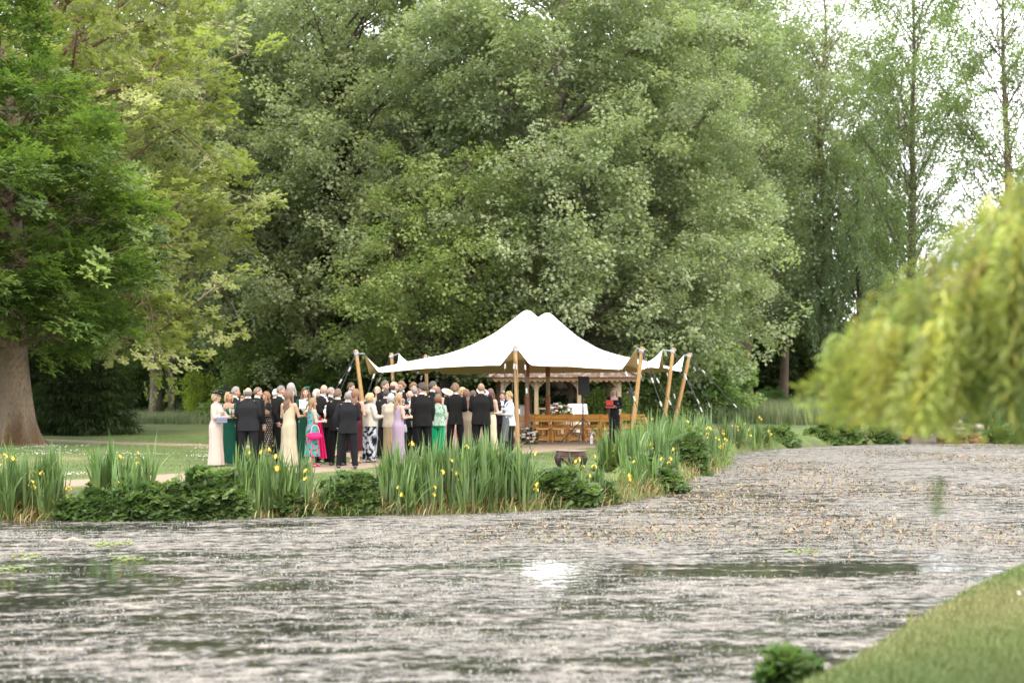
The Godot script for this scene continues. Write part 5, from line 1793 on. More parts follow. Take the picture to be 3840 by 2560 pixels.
	func put(m: Mb, id: PackedInt32Array, a: int, b: int, d: int, e: int, inside: bool) -> void:
		if id[a] < 0 or id[b] < 0 or id[d] < 0 or id[e] < 0: return
		if inside: m.quad(id[a], id[b], id[d], id[e])
		else: m.quad(id[a], id[e], id[d], id[b])


const ARMS := {
	"down": [Vector3(0.14, -1, 0.0), Vector3(0.02, -1, 0.16)],
	"hold": [Vector3(0.16, -1, 0.12), Vector3(-0.30, 0.05, 1)],
	"glass": [Vector3(0.20, -1, 0.20), Vector3(-0.35, 0.42, 1)],
	"drink": [Vector3(0.35, -0.75, 0.55), Vector3(-0.50, 1, 0.22)],
	"clasp": [Vector3(0.20, -1, 0.10), Vector3(-0.85, -0.02, 0.75)],
	"pocket": [Vector3(0.32, -1, -0.12), Vector3(-0.24, -1, 0.22)],
	"cradle": [Vector3(0.15, -1, 0.25), Vector3(-0.95, 0.22, 0.7)],
	"chest": [Vector3(0.10, -1, 0.25), Vector3(-0.6, 0.95, 0.5)],
	"out": [Vector3(0.22, -1, 0.35), Vector3(0.05, 0.02, 1)],
}
const LEGS := {
	"together": [Vector3(0.075, 0, 0.0), Vector3(0.075, 0, 0.0)],
	"apart": [Vector3(0.15, 0, 0.02), Vector3(0.15, 0, -0.02)],
	"step": [Vector3(0.12, 0, 0.10), Vector3(0.12, 0, -0.10)],
	"wide": [Vector3(0.21, 0, 0.05), Vector3(0.17, 0, -0.06)],
}
var body_cache := {}
var head_mb: Mb
var hands := {}


func joints(man: bool, al: String, ar: String, legs: String) -> Dictionary:
	var j := {}
	for s in [1, -1]:
		var k := "l" if s > 0 else "r"
		var arm: Array = ARMS[al if s > 0 else ar]
		var sg := Vector3(s, 1, 1)
		j["sh" + k] = Vector3((0.185 if man else 0.158) * s, 1.425, -0.01)
		j["el" + k] = j["sh" + k] + ((arm[0] as Vector3) * sg).normalized() * 0.285
		j["wr" + k] = j["el" + k] + ((arm[1] as Vector3) * sg).normalized() * 0.25
		j["fd" + k] = ((arm[1] as Vector3) * sg).normalized()
		j["ha" + k] = j["wr" + k] + j["fd" + k] * 0.10
		var ft: Vector3 = (LEGS[legs][0 if s > 0 else 1] as Vector3) * sg
		j["hp" + k] = Vector3(0.095 * s, 0.90, 0)
		j["an" + k] = ft + Vector3(0, 0.085, -0.03)
		j["kn" + k] = (j["hp" + k] as Vector3).lerp(j["an" + k], 0.5) + Vector3(0.008 * s, 0, 0.022)
	return j


func make_head() -> void:
	var f := Field.new(Vector3(-0.11, -0.17, -0.13), Vector3(0.11, 0.15, 0.15), 0.0075)
	f.egg(Vector3(0, 0.035, -0.015), Vector3(0.076, 0.085, 0.094), 0.02)
	f.egg(Vector3(0, -0.045, 0.022), Vector3(0.056, 0.066, 0.062), 0.04)
	f.egg(Vector3(0, -0.093, 0.052), Vector3(0.026, 0.018, 0.02), 0.03)
	f.bone(Vector3(0, 0.012, 0.078), Vector3(0, -0.028, 0.098), 0.008, 0.014, 0.014)
	f.egg(Vector3(0, 0.028, 0.07), Vector3(0.05, 0.012, 0.014), 0.02)
	f.egg(Vector3(0, -0.057, 0.082), Vector3(0.023, 0.008, 0.008), 0.012)
	for s in [-1.0, 1.0]:
		f.egg(Vector3(0.079 * s, -0.008, -0.012), Vector3(0.011, 0.033, 0.02), 0.01)
		f.egg(Vector3(0.045 * s, -0.02, 0.055), Vector3(0.022, 0.02, 0.018), 0.03)
	f.bone(Vector3(0, -0.05, -0.02), Vector3(0, -0.165, -0.035), 0.055, 0.056, 0.03)
	head_mb = Mb.new()
	f.mesh(head_mb)
	for i in head_mb.v.size():
		var p := head_mb.v[i]
		var col := Color(1, 1, 1)
		for s in [-1.0, 1.0]:
			if p.z > 0.05 and Vector2(p.x - 0.031 * s, (p.y - 0.004) * 1.6).length() < 0.014: col = Color(0.13, 0.11, 0.11)
			if p.z > 0.05 and absf(p.y - 0.029) < 0.006 and absf(p.x - 0.033 * s) < 0.02: col = Color(0.35, 0.28, 0.24)
			if p.z > 0.03 and Vector2(p.x - 0.045 * s, p.y + 0.03).length() < 0.02: col = Color(1.04, 0.88, 0.84)
		if p.z > 0.07 and Vector2(p.x, (p.y + 0.057) * 2.2).length() < 0.024: col = Color(0.85, 0.45, 0.42)
		head_mb.c[i] = col


# hand reaching along -y from the wrist at the origin, palm towards -x for side +1; grip closes the fingers
func make_hand(side: float, grip: bool) -> Mb:
	var f := Field.new(Vector3(-0.09, -0.21, -0.08), Vector3(0.09, 0.03, 0.09), 0.0065)
	f.bone(Vector3(0, 0.02, 0), Vector3(0, -0.02, 0), 0.026, 0.025, 0.012)
	f.egg(Vector3(0, -0.055, 0.0), Vector3(0.017, 0.048, 0.041), 0.012)
	for k in 4:
		var z := 0.030 - 0.020 * k
		var a := Vector3(0, -0.088 + 0.004 * absf(k - 1.2), z)
		var ln: float = [0.040, 0.046, 0.042, 0.033][k]
		var d1 := Vector3(-0.3 * side, -1, 0.05 * (1.5 - k)).normalized()
		var d2 := Vector3(-0.7 * side, -0.8, 0).normalized()
		var d3 := Vector3(-0.95 * side, -0.3, 0).normalized()
		if grip:
			d1 = Vector3(-0.75 * side, -0.8, 0).normalized()
			d2 = Vector3(-1.0 * side, 0.25, 0).normalized()
			d3 = Vector3(-0.4 * side, 1.0, 0).normalized()
		var b := a + d1 * ln
		var e := b + d2 * ln * 0.65
		f.bone(a, b, 0.0098, 0.0090, 0.006)
		f.bone(b, e, 0.0090, 0.0084, 0.004)
		f.bone(e, e + d3 * ln * 0.5, 0.0084, 0.0076, 0.004)
	var t0 := Vector3(-0.006 * side, -0.032, 0.034)
	var t1 := t0 + Vector3(-0.022 * side, -0.026, 0.026)
	f.bone(t0, t1, 0.014, 0.011, 0.01)
	f.bone(t1, t1 + Vector3(-0.02 * side, -0.024, 0.006 if not grip else -0.014), 0.011, 0.009, 0.005)
	var m := Mb.new()
	f.mesh(m)
	return m


func body_of(man: bool, al: String, ar: String, legs: String) -> Mb:
	var key := "%s %s %s %s" % [man, al, ar, legs]
	if body_cache.has(key): return body_cache[key]
	var j := joints(man, al, ar, legs)
	var f := Field.new(Vector3(-0.5, -0.03, -0.36), Vector3(0.5, 1.56, 0.5), 0.026)
	var w := 1.0 if man else 0.88
	f.bone(Vector3(-0.055, 0.95, 0), Vector3(0.055, 0.95, 0), 0.105, 0.105, 0.05)
	f.bone(Vector3(0, 0.98, 0), Vector3(0, 1.15, 0.005), 0.108 * w, 0.095 * w, 0.05)
	f.bone(Vector3(-0.06 * w, 1.27, 0.005), Vector3(0.06 * w, 1.27, 0.005), 0.105 * w, 0.105 * w, 0.06)
	f.bone(Vector3(-0.11 * w, 1.405, -0.015), Vector3(0.11 * w, 1.405, -0.015), 0.06, 0.06, 0.06)
	f.bone(Vector3(0, 1.42, -0.02), Vector3(0, 1.54, -0.005), 0.062, 0.054 * w, 0.04)
	if not man:
		for s in [-1.0, 1.0]: f.egg(Vector3(0.07 * s, 1.27, 0.085), Vector3(0.062, 0.062, 0.055), 0.04)
	for k in ["l", "r"]:
		f.bone(j["sh" + k], j["el" + k], 0.056 * w, 0.043 * w, 0.03)
		f.bone(j["el" + k], j["wr" + k], 0.043 * w, 0.027, 0.02)
		f.bone(j["hp" + k], j["kn" + k], 0.088 * w, 0.055, 0.05)
		f.bone(j["kn" + k], j["an" + k], 0.056, 0.038, 0.03)
		var an: Vector3 = j["an" + k]
		f.bone(Vector3(an.x, 0.04, an.z - 0.02), Vector3(an.x * 1.12, 0.028, an.z + 0.155), 0.038, 0.03, 0.03)
	var m := Mb.new()
	f.mesh(m)
	for s in [1, -1]:
		var k := "l" if s > 0 else "r"
		var style := "grip" if (al if s > 0 else ar) in ["hold", "glass", "drink", "clasp", "cradle", "out"] else "slack"
		var key2 := "%d%s" % [s, style]
		if not hands.has(key2): hands[key2] = make_hand(float(s), style == "grip")
		var y: Vector3 = -(j["fd" + k] as Vector3)
		var z := Vector3(0, 0, 1) if absf(y.z) < 0.7 else Vector3(0, 1, 0)
		z = (z - y * z.dot(y)).normalized()
		m.add(hands[key2], Transform3D(Basis(y.cross(z), y, z), j["wr" + k] + y * 0.012))
	body_cache[key] = m
	return m


# garment shells: rows of [y, half width, half depth, z offset, pleat depth]
func shell(m: Mb, rows: Array, n := 28, power := 2.3, pleats := 9, colour = null, slope := 0.0, wob := 0.005) -> void:
	var prev := -1
	for r in rows.size():
		var q: Array = rows[r]
		var s := m.v.size()
		for i in n:
			var a := TAU * i / n
			var ca := cos(a)
			var sa := sin(a)
			var e := 2.0 / power
			var pl: float = 1.0 + float(q[4]) * (sin(a * pleats + float(q[0]) * 2.0) + 0.5 * sin(a * (pleats * 2 - 3) + 1.0))
			var p := Vector3(signf(sa) * pow(absf(sa), e) * float(q[1]) * pl, float(q[0]), signf(ca) * pow(absf(ca), e) * float(q[2]) * pl + float(q[3]))
			p.y += slope * p.x * (float(r) / rows.size() if slope else 0.0)
			var w := noise.get_noise_3d(p.x * 7.0 + rows.size(), p.y * 4.0, p.z * 7.0) * wob
			p += Vector3(sa, 0, ca) * w
			if colour != null: m.tint = colour.call(p)
			m.vert(p, Vector2(float(i) / n, p.y))
		if prev >= 0: m.join(prev, s, n)
		prev = s


# rows come bottom to top; smooth them so folds and curves do not show corners
func dense(rows: Array, step := 0.05) -> Array:
	var out := []
	for i in rows.size() - 1:
		var a: Array = rows[i]
		var b: Array = rows[i + 1]
		var n := maxi(1, int(absf(float(b[0]) - float(a[0])) / step))
		for k in n:
			var t := float(k) / n
			var row := []
			for q in 5:
				var p0: float = rows[maxi(i - 1, 0)][q]
				var p3: float = rows[mini(i + 2, rows.size() - 1)][q]
				row.append(lerpf(a[q], b[q], t) if q == 0 else lerpf(lerpf(a[q], b[q], t), cubic_interpolate(a[q], b[q], p0, p3, t), 0.6))
			out.append(row)
	out.append(rows[rows.size() - 1])
	return out


func sleeve(m: Mb, j: Dictionary, k: String, r0: float, r1: float, r2: float, to := 0.96, colour = null) -> void:
	var sh: Vector3 = j["sh" + k]
	var el: Vector3 = j["el" + k]
	var wr: Vector3 = j["wr" + k]
	var inn := Vector3(-0.035 * signf(sh.x), 0.0, 0)
	var pts := PackedVector3Array([sh + inn + Vector3(0, 0.012, 0), sh + Vector3(0, -0.005, 0), sh.lerp(el, 0.4), sh.lerp(el, 0.8)])
	var rad := PackedFloat32Array([r0 * 0.8, r0, lerpf(r0, r1, 0.4), r1])
	if to > 0.5:
		pts.append(el + (el - (sh + wr) / 2.0).normalized() * 0.006)
		rad.append(r1 * 1.04)
		pts.append(el.lerp(wr, 0.2)); rad.append(r1 * 0.99)
		var e := (to - 0.5) * 2.0
		pts.append(el.lerp(wr, e * 0.6)); rad.append(lerpf(r1, r2, 0.6))
		pts.append(el.lerp(wr, e)); rad.append(r2)
	else:
		pts.resize(3); rad.resize(3)
		pts[2] = sh.lerp(el, to * 2.0); rad[2] = r1
	var s := m.v.size()
	m.tube(pts, rad, 12, true)
	for i in range(s, m.v.size()):
		var p := m.v[i]
		m.v[i] = p + Vector3(noise.get_noise_3d(p.x * 11.0, p.y * 14.0, p.z * 11.0), 0, noise.get_noise_3d(p.z * 11.0, p.y * 14.0, p.x * 11.0 + 7.0)) * 0.007
		if colour != null: m.c[i] = colour.call(p)


func trouser(m: Mb, j: Dictionary, girth: float, knee: float, hem: float, low: float, colour = null) -> void:
	var s := m.v.size()
	shell(m, dense([[0.83, 0.06 * girth, 0.05, 0, 0], [0.835, 0.15 * girth, 0.10 * girth, 0, 0], [0.88, 0.172 * girth, 0.122 * girth, 0, 0], [0.96, 0.168 * girth, 0.125 * girth, 0.0, 0], [1.06, 0.152 * girth, 0.112 * girth, 0.0, 0]]), 24)
	for k in ["l", "r"]:
		var hp: Vector3 = j["hp" + k]
		var kn: Vector3 = j["kn" + k]
		var an: Vector3 = j["an" + k]
		var foot := Vector3(an.x, low, an.z + 0.008)
		m.tube(PackedVector3Array([hp + Vector3(0, 0.03, 0), hp.lerp(kn, 0.3), hp.lerp(kn, 0.7), kn, kn.lerp(foot, 0.4), kn.lerp(foot, 0.8), foot.lerp(kn, 0.06), foot]), PackedFloat32Array([0.098 * girth, 0.095 * girth, knee * 1.15, knee, lerpf(knee, hem, 0.4), lerpf(knee, hem, 0.8) * 0.98, hem * 1.05, hem]), 14, true)
	for i in range(s, m.v.size()):
		var p := m.v[i]
		m.v[i] = p + Vector3(noise.get_noise_3d(p.x * 8.0, p.y * 7.0, p.z * 8.0), 0, noise.get_noise_3d(p.z * 8.0, p.y * 7.0, p.x * 8.0 + 5.0)) * 0.009
		if colour != null: m.c[i] = colour.call(p)


func hair_mesh(style: String) -> Mb:
	var m := Mb.new()
	var n := 26
	var rows := 18
	var thick := 0.014
	var bump := 0.004
	var bf := 22.0
	var low := 0.0
	match style:
		"crop": thick = 0.007
		"short": thick = 0.012
		"tousled":
			thick = 0.024
			bump = 0.014
			bf = 26.0
		"curly":
			thick = 0.040
			bump = 0.014
			bf = 30.0
			low = -0.45
		"bob", "long", "waves":
			thick = 0.026
			bump = 0.006
			low = -0.75
		"updo": thick = 0.016
	var prev := -1
	for r in range(1, rows):
		var th := PI * r / rows
		var s := m.v.size()
		for i in n:
			var a := TAU * i / n
			var d := Vector3(sin(th) * sin(a), -cos(th), sin(th) * cos(a))
			var front := clampf(d.z, 0.0, 1.0)
			var line := -0.2 + 0.635 * d.z + 0.2 * d.z * d.z
			if low < 0.0: line += low * smoothstep(0.72, 0.25, d.z)
			var mask := smoothstep(line - 0.12, line + 0.30, d.y)
			if style == "fringe": mask = smoothstep(-0.65, -0.5, d.y) * smoothstep(0.38, 0.18, d.y) * smoothstep(0.45, 0.2, d.z)
			var p := d * Vector3(0.079, 0.116, 0.100) + Vector3(0, 0.004, -0.012)
			var wv := noise.get_noise_3d(d.x * bf * 0.12, d.y * bf * 0.12, d.z * bf * 0.12) * bump * 2.0
			p += d * ((thick + wv) * mask - 0.02 * (1.0 - mask))
			if style == "short" or style == "tousled": p.y += 0.010 * mask * smoothstep(0.3, 0.9, d.y)
			var str_ := 0.82 + 0.36 * (0.5 + 0.5 * noise.get_noise_2d(a * 9.0, th * 1.5))
			m.tint = Color(1, 1, 1) * str_
			m.vert(p)
		if prev >= 0: m.join(prev, s, n)
		else: m.fan(s, n, Vector3(0, -0.09, -0.01), false)
		prev = s
	m.fan(prev, n, Vector3(0, (0.085 if style == "fringe" else 0.12) + thick + (0.01 if style in ["short", "tousled"] else 0.0), -0.012), true)
	if style in ["long", "waves"]:
		var s0 := -1
		for r in 13:
			var t := r / 12.0
			var y := 0.02 - 0.44 * t
			var hw := lerpf(0.088, 0.115, smoothstep(0.0, 0.4, t)) * (1.0 - 0.5 * smoothstep(0.65, 1.0, t))
			var s := m.v.size()
			for i in 22:
				var a := TAU * i / 22
				var wave := 0.010 * sin(t * 19.0 + a * 3.0) if style == "waves" else 0.004 * sin(t * 8.0 + a * 5.0)
				m.tint = Color(1, 1, 1) * (0.75 + 0.45 * (0.5 + 0.5 * sin(a * 11.0 + t * 3.0 + wave * 150.0)))
				m.vert(Vector3(sin(a) * (hw + wave), y, -0.062 - 0.022 * smoothstep(0.2, 0.5, t) + cos(a) * (0.042 + wave * 0.5)))
			if s0 >= 0: m.join(s, s0, 22)
			s0 = s
		m.fan(s0, 22, Vector3(0, -0.45, -0.08), false)
		for sd in [-1.0, 1.0]:
			m.tint = Color(0.95, 0.95, 0.95)
			m.tube(PackedVector3Array([Vector3(0.072 * sd, 0.05, 0.02), Vector3(0.092 * sd, -0.04, 0.03), Vector3(0.10 * sd, -0.15, 0.035), Vector3(0.105 * sd, -0.27, 0.085), Vector3(0.095 * sd, -0.36, 0.10)]), PackedFloat32Array([0.02, 0.03, 0.034, 0.034, 0.012]), 9)
	if style == "bob":
		m.tint = Color(0.92, 0.92, 0.92)
		for sd in [-1.0, 1.0]:
			m.tube(PackedVector3Array([Vector3(0.074 * sd, 0.05, 0.01), Vector3(0.094 * sd, -0.04, 0.012), Vector3(0.092 * sd, -0.13, 0.01)]), PackedFloat32Array([0.025, 0.036, 0.022]), 9)
	if style == "updo":
		m.ball(Vector3(0, 0.02, -0.125), Vector3(0.052, 0.05, 0.045), 12, 8)
	return m

# ---------------------------------------------------------------- people

func cloth(key: String, c: Color, rough := 0.88) -> StandardMaterial3D:
	return mat("cloth_" + key, c, rough, {"vertex_color_use_as_albedo": true, "metallic_specular": 0.25})


func shoe(t: Node3D, j: Dictionary, c: Material, heel := false) -> void:
	for k in ["l", "r"]:
		var an: Vector3 = j["an" + k]
		var m := Mb.new()
		var dir := Vector3(an.x * 0.35, 0, 1).normalized()
		var n := 14
		var prev := -1
		for q in [[-0.085, 0.03, 0.045], [-0.075, 0.038, 0.07], [-0.03, 0.042, 0.085], [0.04, 0.044, 0.075], [0.11, 0.049, 0.052], [0.165, 0.042, 0.036], [0.195, 0.022, 0.02]]:
			var s := m.v.size()
			var side := Vector3(dir.z, 0, -dir.x)
			for i in n:
				var a := TAU * i / n
				var y := maxf(0.006, float(q[2]) * 0.5 + sin(a) * float(q[2]) * 0.5 + (0.03 * (1.0 - smoothstep(-0.05, 0.12, float(q[0]))) if heel else 0.0))
				m.vert(Vector3(an.x, 0, an.z) + dir * float(q[0]) + side * cos(a) * float(q[1]) + Vector3(0, y, 0))
			if prev >= 0: m.join(prev, s, n)
			else: m.fan(s, n, Vector3(an.x, 0.03, an.z) + dir * -0.09, false)
			prev = s
		m.fan(prev, n, Vector3(an.x, 0.015, an.z) + dir * 0.203, true)
		part(t, "shoe", m.done(), c)


func suit(t: Node3D, j: Dictionary, o: Dictionary) -> void:
	var g: float = o.get("girth", 1.0)
	var dark: Color = o.get("suit", Color(0.011, 0.0105, 0.0108))
	var m := Mb.new()
	var hem := 0.80
	shell(m, dense([[hem, 0.192 * g, 0.138 * g, -0.005, 0.012], [0.90, 0.188 * g, 0.135 * g, 0, 0.006], [1.07, 0.170 * g, 0.122 * g, 0.004, 0.0], [1.20, 0.190 * g, 0.130 * g, 0.002, 0.0], [1.33, 0.205 * lerpf(1, g, 0.6), 0.132 * g, -0.006, 0], [1.40, 0.200, 0.115, -0.012, 0], [1.445, 0.172, 0.092, -0.015, 0], [1.475, 0.118, 0.074, -0.018, 0], [1.495, 0.080, 0.066, -0.018, 0], [1.515, 0.070, 0.064, -0.016, 0]], 0.035), 36, 2.5, 5, null, 0.0, 0.007)
	# a vent in the back of the skirt
	for i in m.v.size():
		var p := m.v[i]
		if p.y < 0.95 and p.z < 0 and absf(p.x) < 0.035: m.v[i] = p + Vector3(0, 0, 0.014)
	for k in ["l", "r"]: sleeve(m, j, k, 0.078 * lerpf(1, g, 0.4), 0.066 * lerpf(1, g, 0.4), 0.048)
	part(t, "jacket", m.done(), cloth("suit_%s" % dark.to_html(), dark))
	m = Mb.new()
	trouser(m, j, lerpf(1.0, g, 0.75), 0.078 * lerpf(1, g, 0.5), 0.066, 0.055)
	part(t, "trousers", m.done(), cloth("trouser_%s" % dark.to_html(), dark * 0.75))
	m = Mb.new()
	m.tint = Color(1, 1, 1)
	shell(m, [[1.485, 0.074, 0.070, -0.013, 0], [1.52, 0.070, 0.066, -0.011, 0], [1.545, 0.066, 0.064, -0.007, 0]], 24, 2.0)
	for k in ["l", "r"]:
		var el: Vector3 = j["el" + k]
		var wr: Vector3 = j["wr" + k]
		m.tube(PackedVector3Array([el.lerp(wr, 0.85), el.lerp(wr, 1.0)]), PackedFloat32Array([0.043, 0.042]), 12)
	# shirt front in the opening of the jacket
	var prev := -1
	for q in [[1.12, 0.012], [1.25, 0.05], [1.38, 0.08], [1.46, 0.07], [1.50, 0.055]]:
		var s := m.v.size()
		for i in 5:
			var u := i / 4.0 * 2.0 - 1.0
			var dz: float = 0.129 * g + 0.006 if q[0] < 1.34 else (0.116 if q[0] < 1.42 else 0.072)
			m.vert(Vector3(u * q[1], q[0], dz - 0.02 * u * u))
		if prev >= 0:
			for i in 4: m.quad(prev + i, prev + i + 1, s + i + 1, s + i)
		prev = s
	part(t, "shirt", m.done(), cloth("shirt_%s" % str(o.get("shirt", 0)), o.get("shirt", Color(0.62, 0.62, 0.62))))
	if o.get("bow", true):
		m = Mb.new()
		for s in [-1.0, 1.0]:
			m.face([Vector3(0, 1.497, 0.062), Vector3(0.05 * s, 1.478, 0.072), Vector3(0.05 * s, 1.522, 0.072), Vector3(0, 1.503, 0.062)])
		m.ball(Vector3(0, 1.5, 0.066), Vector3(0.012, 0.012, 0.01), 8, 5)
		part(t, "bow_tie", m.done(), cloth("bow", Color(0.01, 0.01, 0.01)))
	if o.get("flower", false):
		m = Mb.new()
		for k in 6: m.ball(Vector3(0.10 + rnd(-0.02, 0.02), 1.33 + rnd(-0.03, 0.03), 0.135 * g), Vector3(0.02, 0.02, 0.015), 6, 4)
		part(t, "buttonhole_flower", m.done(), mat("cream_flower", Color(0.72, 0.70, 0.55), 0.7))
	shoe(t, j, mat("shoe_black", Color(0.012, 0.012, 0.013), 0.22))


# a dress: rows from hem to top; sleeve fraction 0 bare .. 1 to the wrist
func dress(t: Node3D, j: Dictionary, o: Dictionary) -> void:
	var m := Mb.new()
	var hem: float = o.get("hem", 0.02)
	var g: float = o.get("girth", 1.0)
	var hw: float = o.get("flare", 0.22)
	var pl: float = o.get("pleat", 0.06)
	var top: float = o.get("top", 1.40)
	var colour = o.get("colour", null)
	var rows := [[hem, hw, hw * 0.82, -0.01, pl], [lerpf(hem, 0.9, 0.35), lerpf(hw, 0.165 * g, 0.42), lerpf(hw * 0.8, 0.13 * g, 0.42), -0.008, pl * 0.8], [lerpf(hem, 0.9, 0.7), lerpf(hw, 0.17 * g, 0.8), lerpf(hw * 0.8, 0.13 * g, 0.8), -0.012, pl * 0.35], [0.93, 0.178 * g, 0.145 * g, -0.016, 0.006], [1.08, 0.142 * g, 0.122 * g, 0.0, 0.004], [1.20, 0.152 * g, 0.132 * g, 0.010, 0.003], [1.29, 0.158 * g, 0.145 * g, 0.02, 0.0]]
	if top > 1.36:
		rows.append([1.37, 0.165 * g, 0.112 * g, -0.004, 0.0])
		if top > 1.41: rows.append_array([[1.42, 0.152, 0.092, -0.014, 0.0], [1.455, 0.108, 0.076, -0.018, 0.0], [top, 0.082, 0.068, -0.018, 0.0]])
	else:
		rows.append([top, 0.160 * g, 0.122 * g, 0.004, 0.0])
	shell(m, dense(rows, 0.016 if colour != null else 0.03), 104 if colour != null else 56, 2.1, o.get("pleats", 9), colour, o.get("slope", 0.0))
	var sl: float = o.get("sleeve", 0.0)
	if sl > 0.0:
		for k in ["l", "r"]: sleeve(m, j, k, 0.07 * lerpf(1, g, 0.5), 0.058 * lerpf(1, g, 0.5), o.get("cuff", 0.046), sl, colour)
	part(t, o.get("named", "dress"), m.done(), cloth(o.key, o.get("c", Color(1, 1, 1)) if not colour != null else Color(1, 1, 1), o.get("rough", 0.8)))


func blotch(base: Color, spots: Array, f: float, cut: float, sd := 0.0) -> Callable:
	return func(p: Vector3) -> Color:
		for i in spots.size():
			if noise.get_noise_3d(p.x * f + sd + i * 31.0, p.y * f, p.z * f) > cut: return spots[i]
		return base * (0.92 + 0.12 * noise.get_noise_3d(p.x * 5.0, p.y * 5.0, p.z * 5.0))


func dots(base: Color, spot: Color, gap: float, r: float) -> Callable:
	return func(p: Vector3) -> Color:
		var a := atan2(p.x, p.z) * 0.19 / gap
		var b := p.y / gap
		if int(floor(b)) % 2 == 0: a += 0.5
		return spot if Vector2(a - floorf(a) - 0.5, b - floorf(b) - 0.5).length() < r else base


# everything that all people share; returns the root at the feet, facing +z before it is turned
func person(label: String, px: Vector3, yaw: float, o: Dictionary) -> Node3D:
	rng.seed = hash(label)
	var t := thing("person", label, "person", Vector3(px.x, height(px.x, px.z) + 0.03, px.z), deg_to_rad(yaw), o.get("group", "wedding guests standing by the tent"))
	var k: float = float(o.h) / 1.755
	t.scale = Vector3(k, k, k)
	var man: bool = o.get("man", true)
	var j := joints(man, o.get("l", "hold"), o.get("r", "hold"), o.get("legs", "apart"))
	t.set_meta("joints", j)
	var m := Mb.new()
	m.add(body_of(man, o.get("l", "hold"), o.get("r", "hold"), o.get("legs", "apart")), Transform3D.IDENTITY)
	if head_mb == null: make_head()
	var hb := Basis.from_euler(Vector3(deg_to_rad(o.get("nod", 4.0)), deg_to_rad(o.get("turn", 0.0)), deg_to_rad(o.get("tilt", 0.0))))
	var hs := 0.97 if man else 0.93
	var head := Transform3D(hb.scaled(Vector3.ONE * hs), Vector3(0, 1.628, 0.012))
	m.add(head_mb, head)
	var skin: Color = o.get("skin", Color(0.50, 0.30, 0.215))
	part(t, "body", m.done(), mat("skin_%s" % skin.to_html(), skin, 0.55, {"vertex_color_use_as_albedo": true, "subsurf_scatter_enabled": false}))
	if o.get("hair", "short") != "bald":
		var hm := Mb.new()
		hm.add(hair_mesh(o.get("hair", "short")), head)
		var hc: Color = o.get("hc", Color(0.07, 0.045, 0.03))
		var hp := part(t, "hair", hm.done(), mat("hair_%s" % hc.to_html(), hc, 0.6, {"vertex_color_use_as_albedo": true}))
		if o.has("hc2"):
			var c2: Color = o.hc2
			for i in hm.v.size(): hm.c[i] = hc.lerp(c2, smoothstep(-0.3, 0.25, noise.get_noise_3d(hm.v[i].x * 9.0, hm.v[i].y * 5.0, hm.v[i].z * 9.0) + (1.66 - hm.v[i].y) * 3.0)) * hm.c[i].r
			hp.mesh = hm.done()
			hp.material_override = mat("hair_dyed", Color(1, 1, 1), 0.6, {"vertex_color_use_as_albedo": true})
	if o.get("beard", false):
		var bm := Mb.new()
		for q in [[0.0, -0.098, 0.05, 0.036], [0.035, -0.085, 0.04, 0.028], [-0.035, -0.085, 0.04, 0.028], [0.056, -0.055, 0.015, 0.02], [-0.056, -0.055, 0.015, 0.02]]:
			bm.ball(head * Vector3(q[0], q[1], q[2]), Vector3(q[3], q[3], q[3]) * 0.95, 9, 6)
		var bc: Color = o.get("bc", Color(0.05, 0.03, 0.02))
		part(t, "beard", bm.done(), mat("hair_%s" % bc.to_html(), bc, 0.7, {"vertex_color_use_as_albedo": true}))
	if o.get("glasses", false):
		var gm := Mb.new()
		for s in [-1.0, 1.0]:
			var pts := PackedVector3Array()
			var rad := PackedFloat32Array()
			for q in 13:
				pts.append(head * Vector3(0.033 * s + cos(TAU * q / 12.0) * 0.024, 0.002 + sin(TAU * q / 12.0) * 0.019, 0.099))
				rad.append(0.0032)
			gm.tube(pts, rad, 5)
			gm.tube(PackedVector3Array([head * Vector3(0.057 * s, 0.006, 0.097), head * Vector3(0.084 * s, 0.006, -0.01)]), PackedFloat32Array([0.003, 0.003]), 5)
		part(t, "glasses", gm.done(), mat("black_metal", Color.BLACK))
	t.set_meta("head", head)
	if o.has("hat"): hat(t, head, o.hat, o.get("hat_c", Color(0.02, 0.022, 0.028)))
	match o.get("wear", "suit"):
		"suit": suit(t, j, o)
		"dress": dress(t, j, o)
		"none": pass
	if o.has("shoes"): shoe(t, j, mat("shoe_%s" % (o.shoes as Color).to_html(), o.shoes, 0.4), true)
	return t


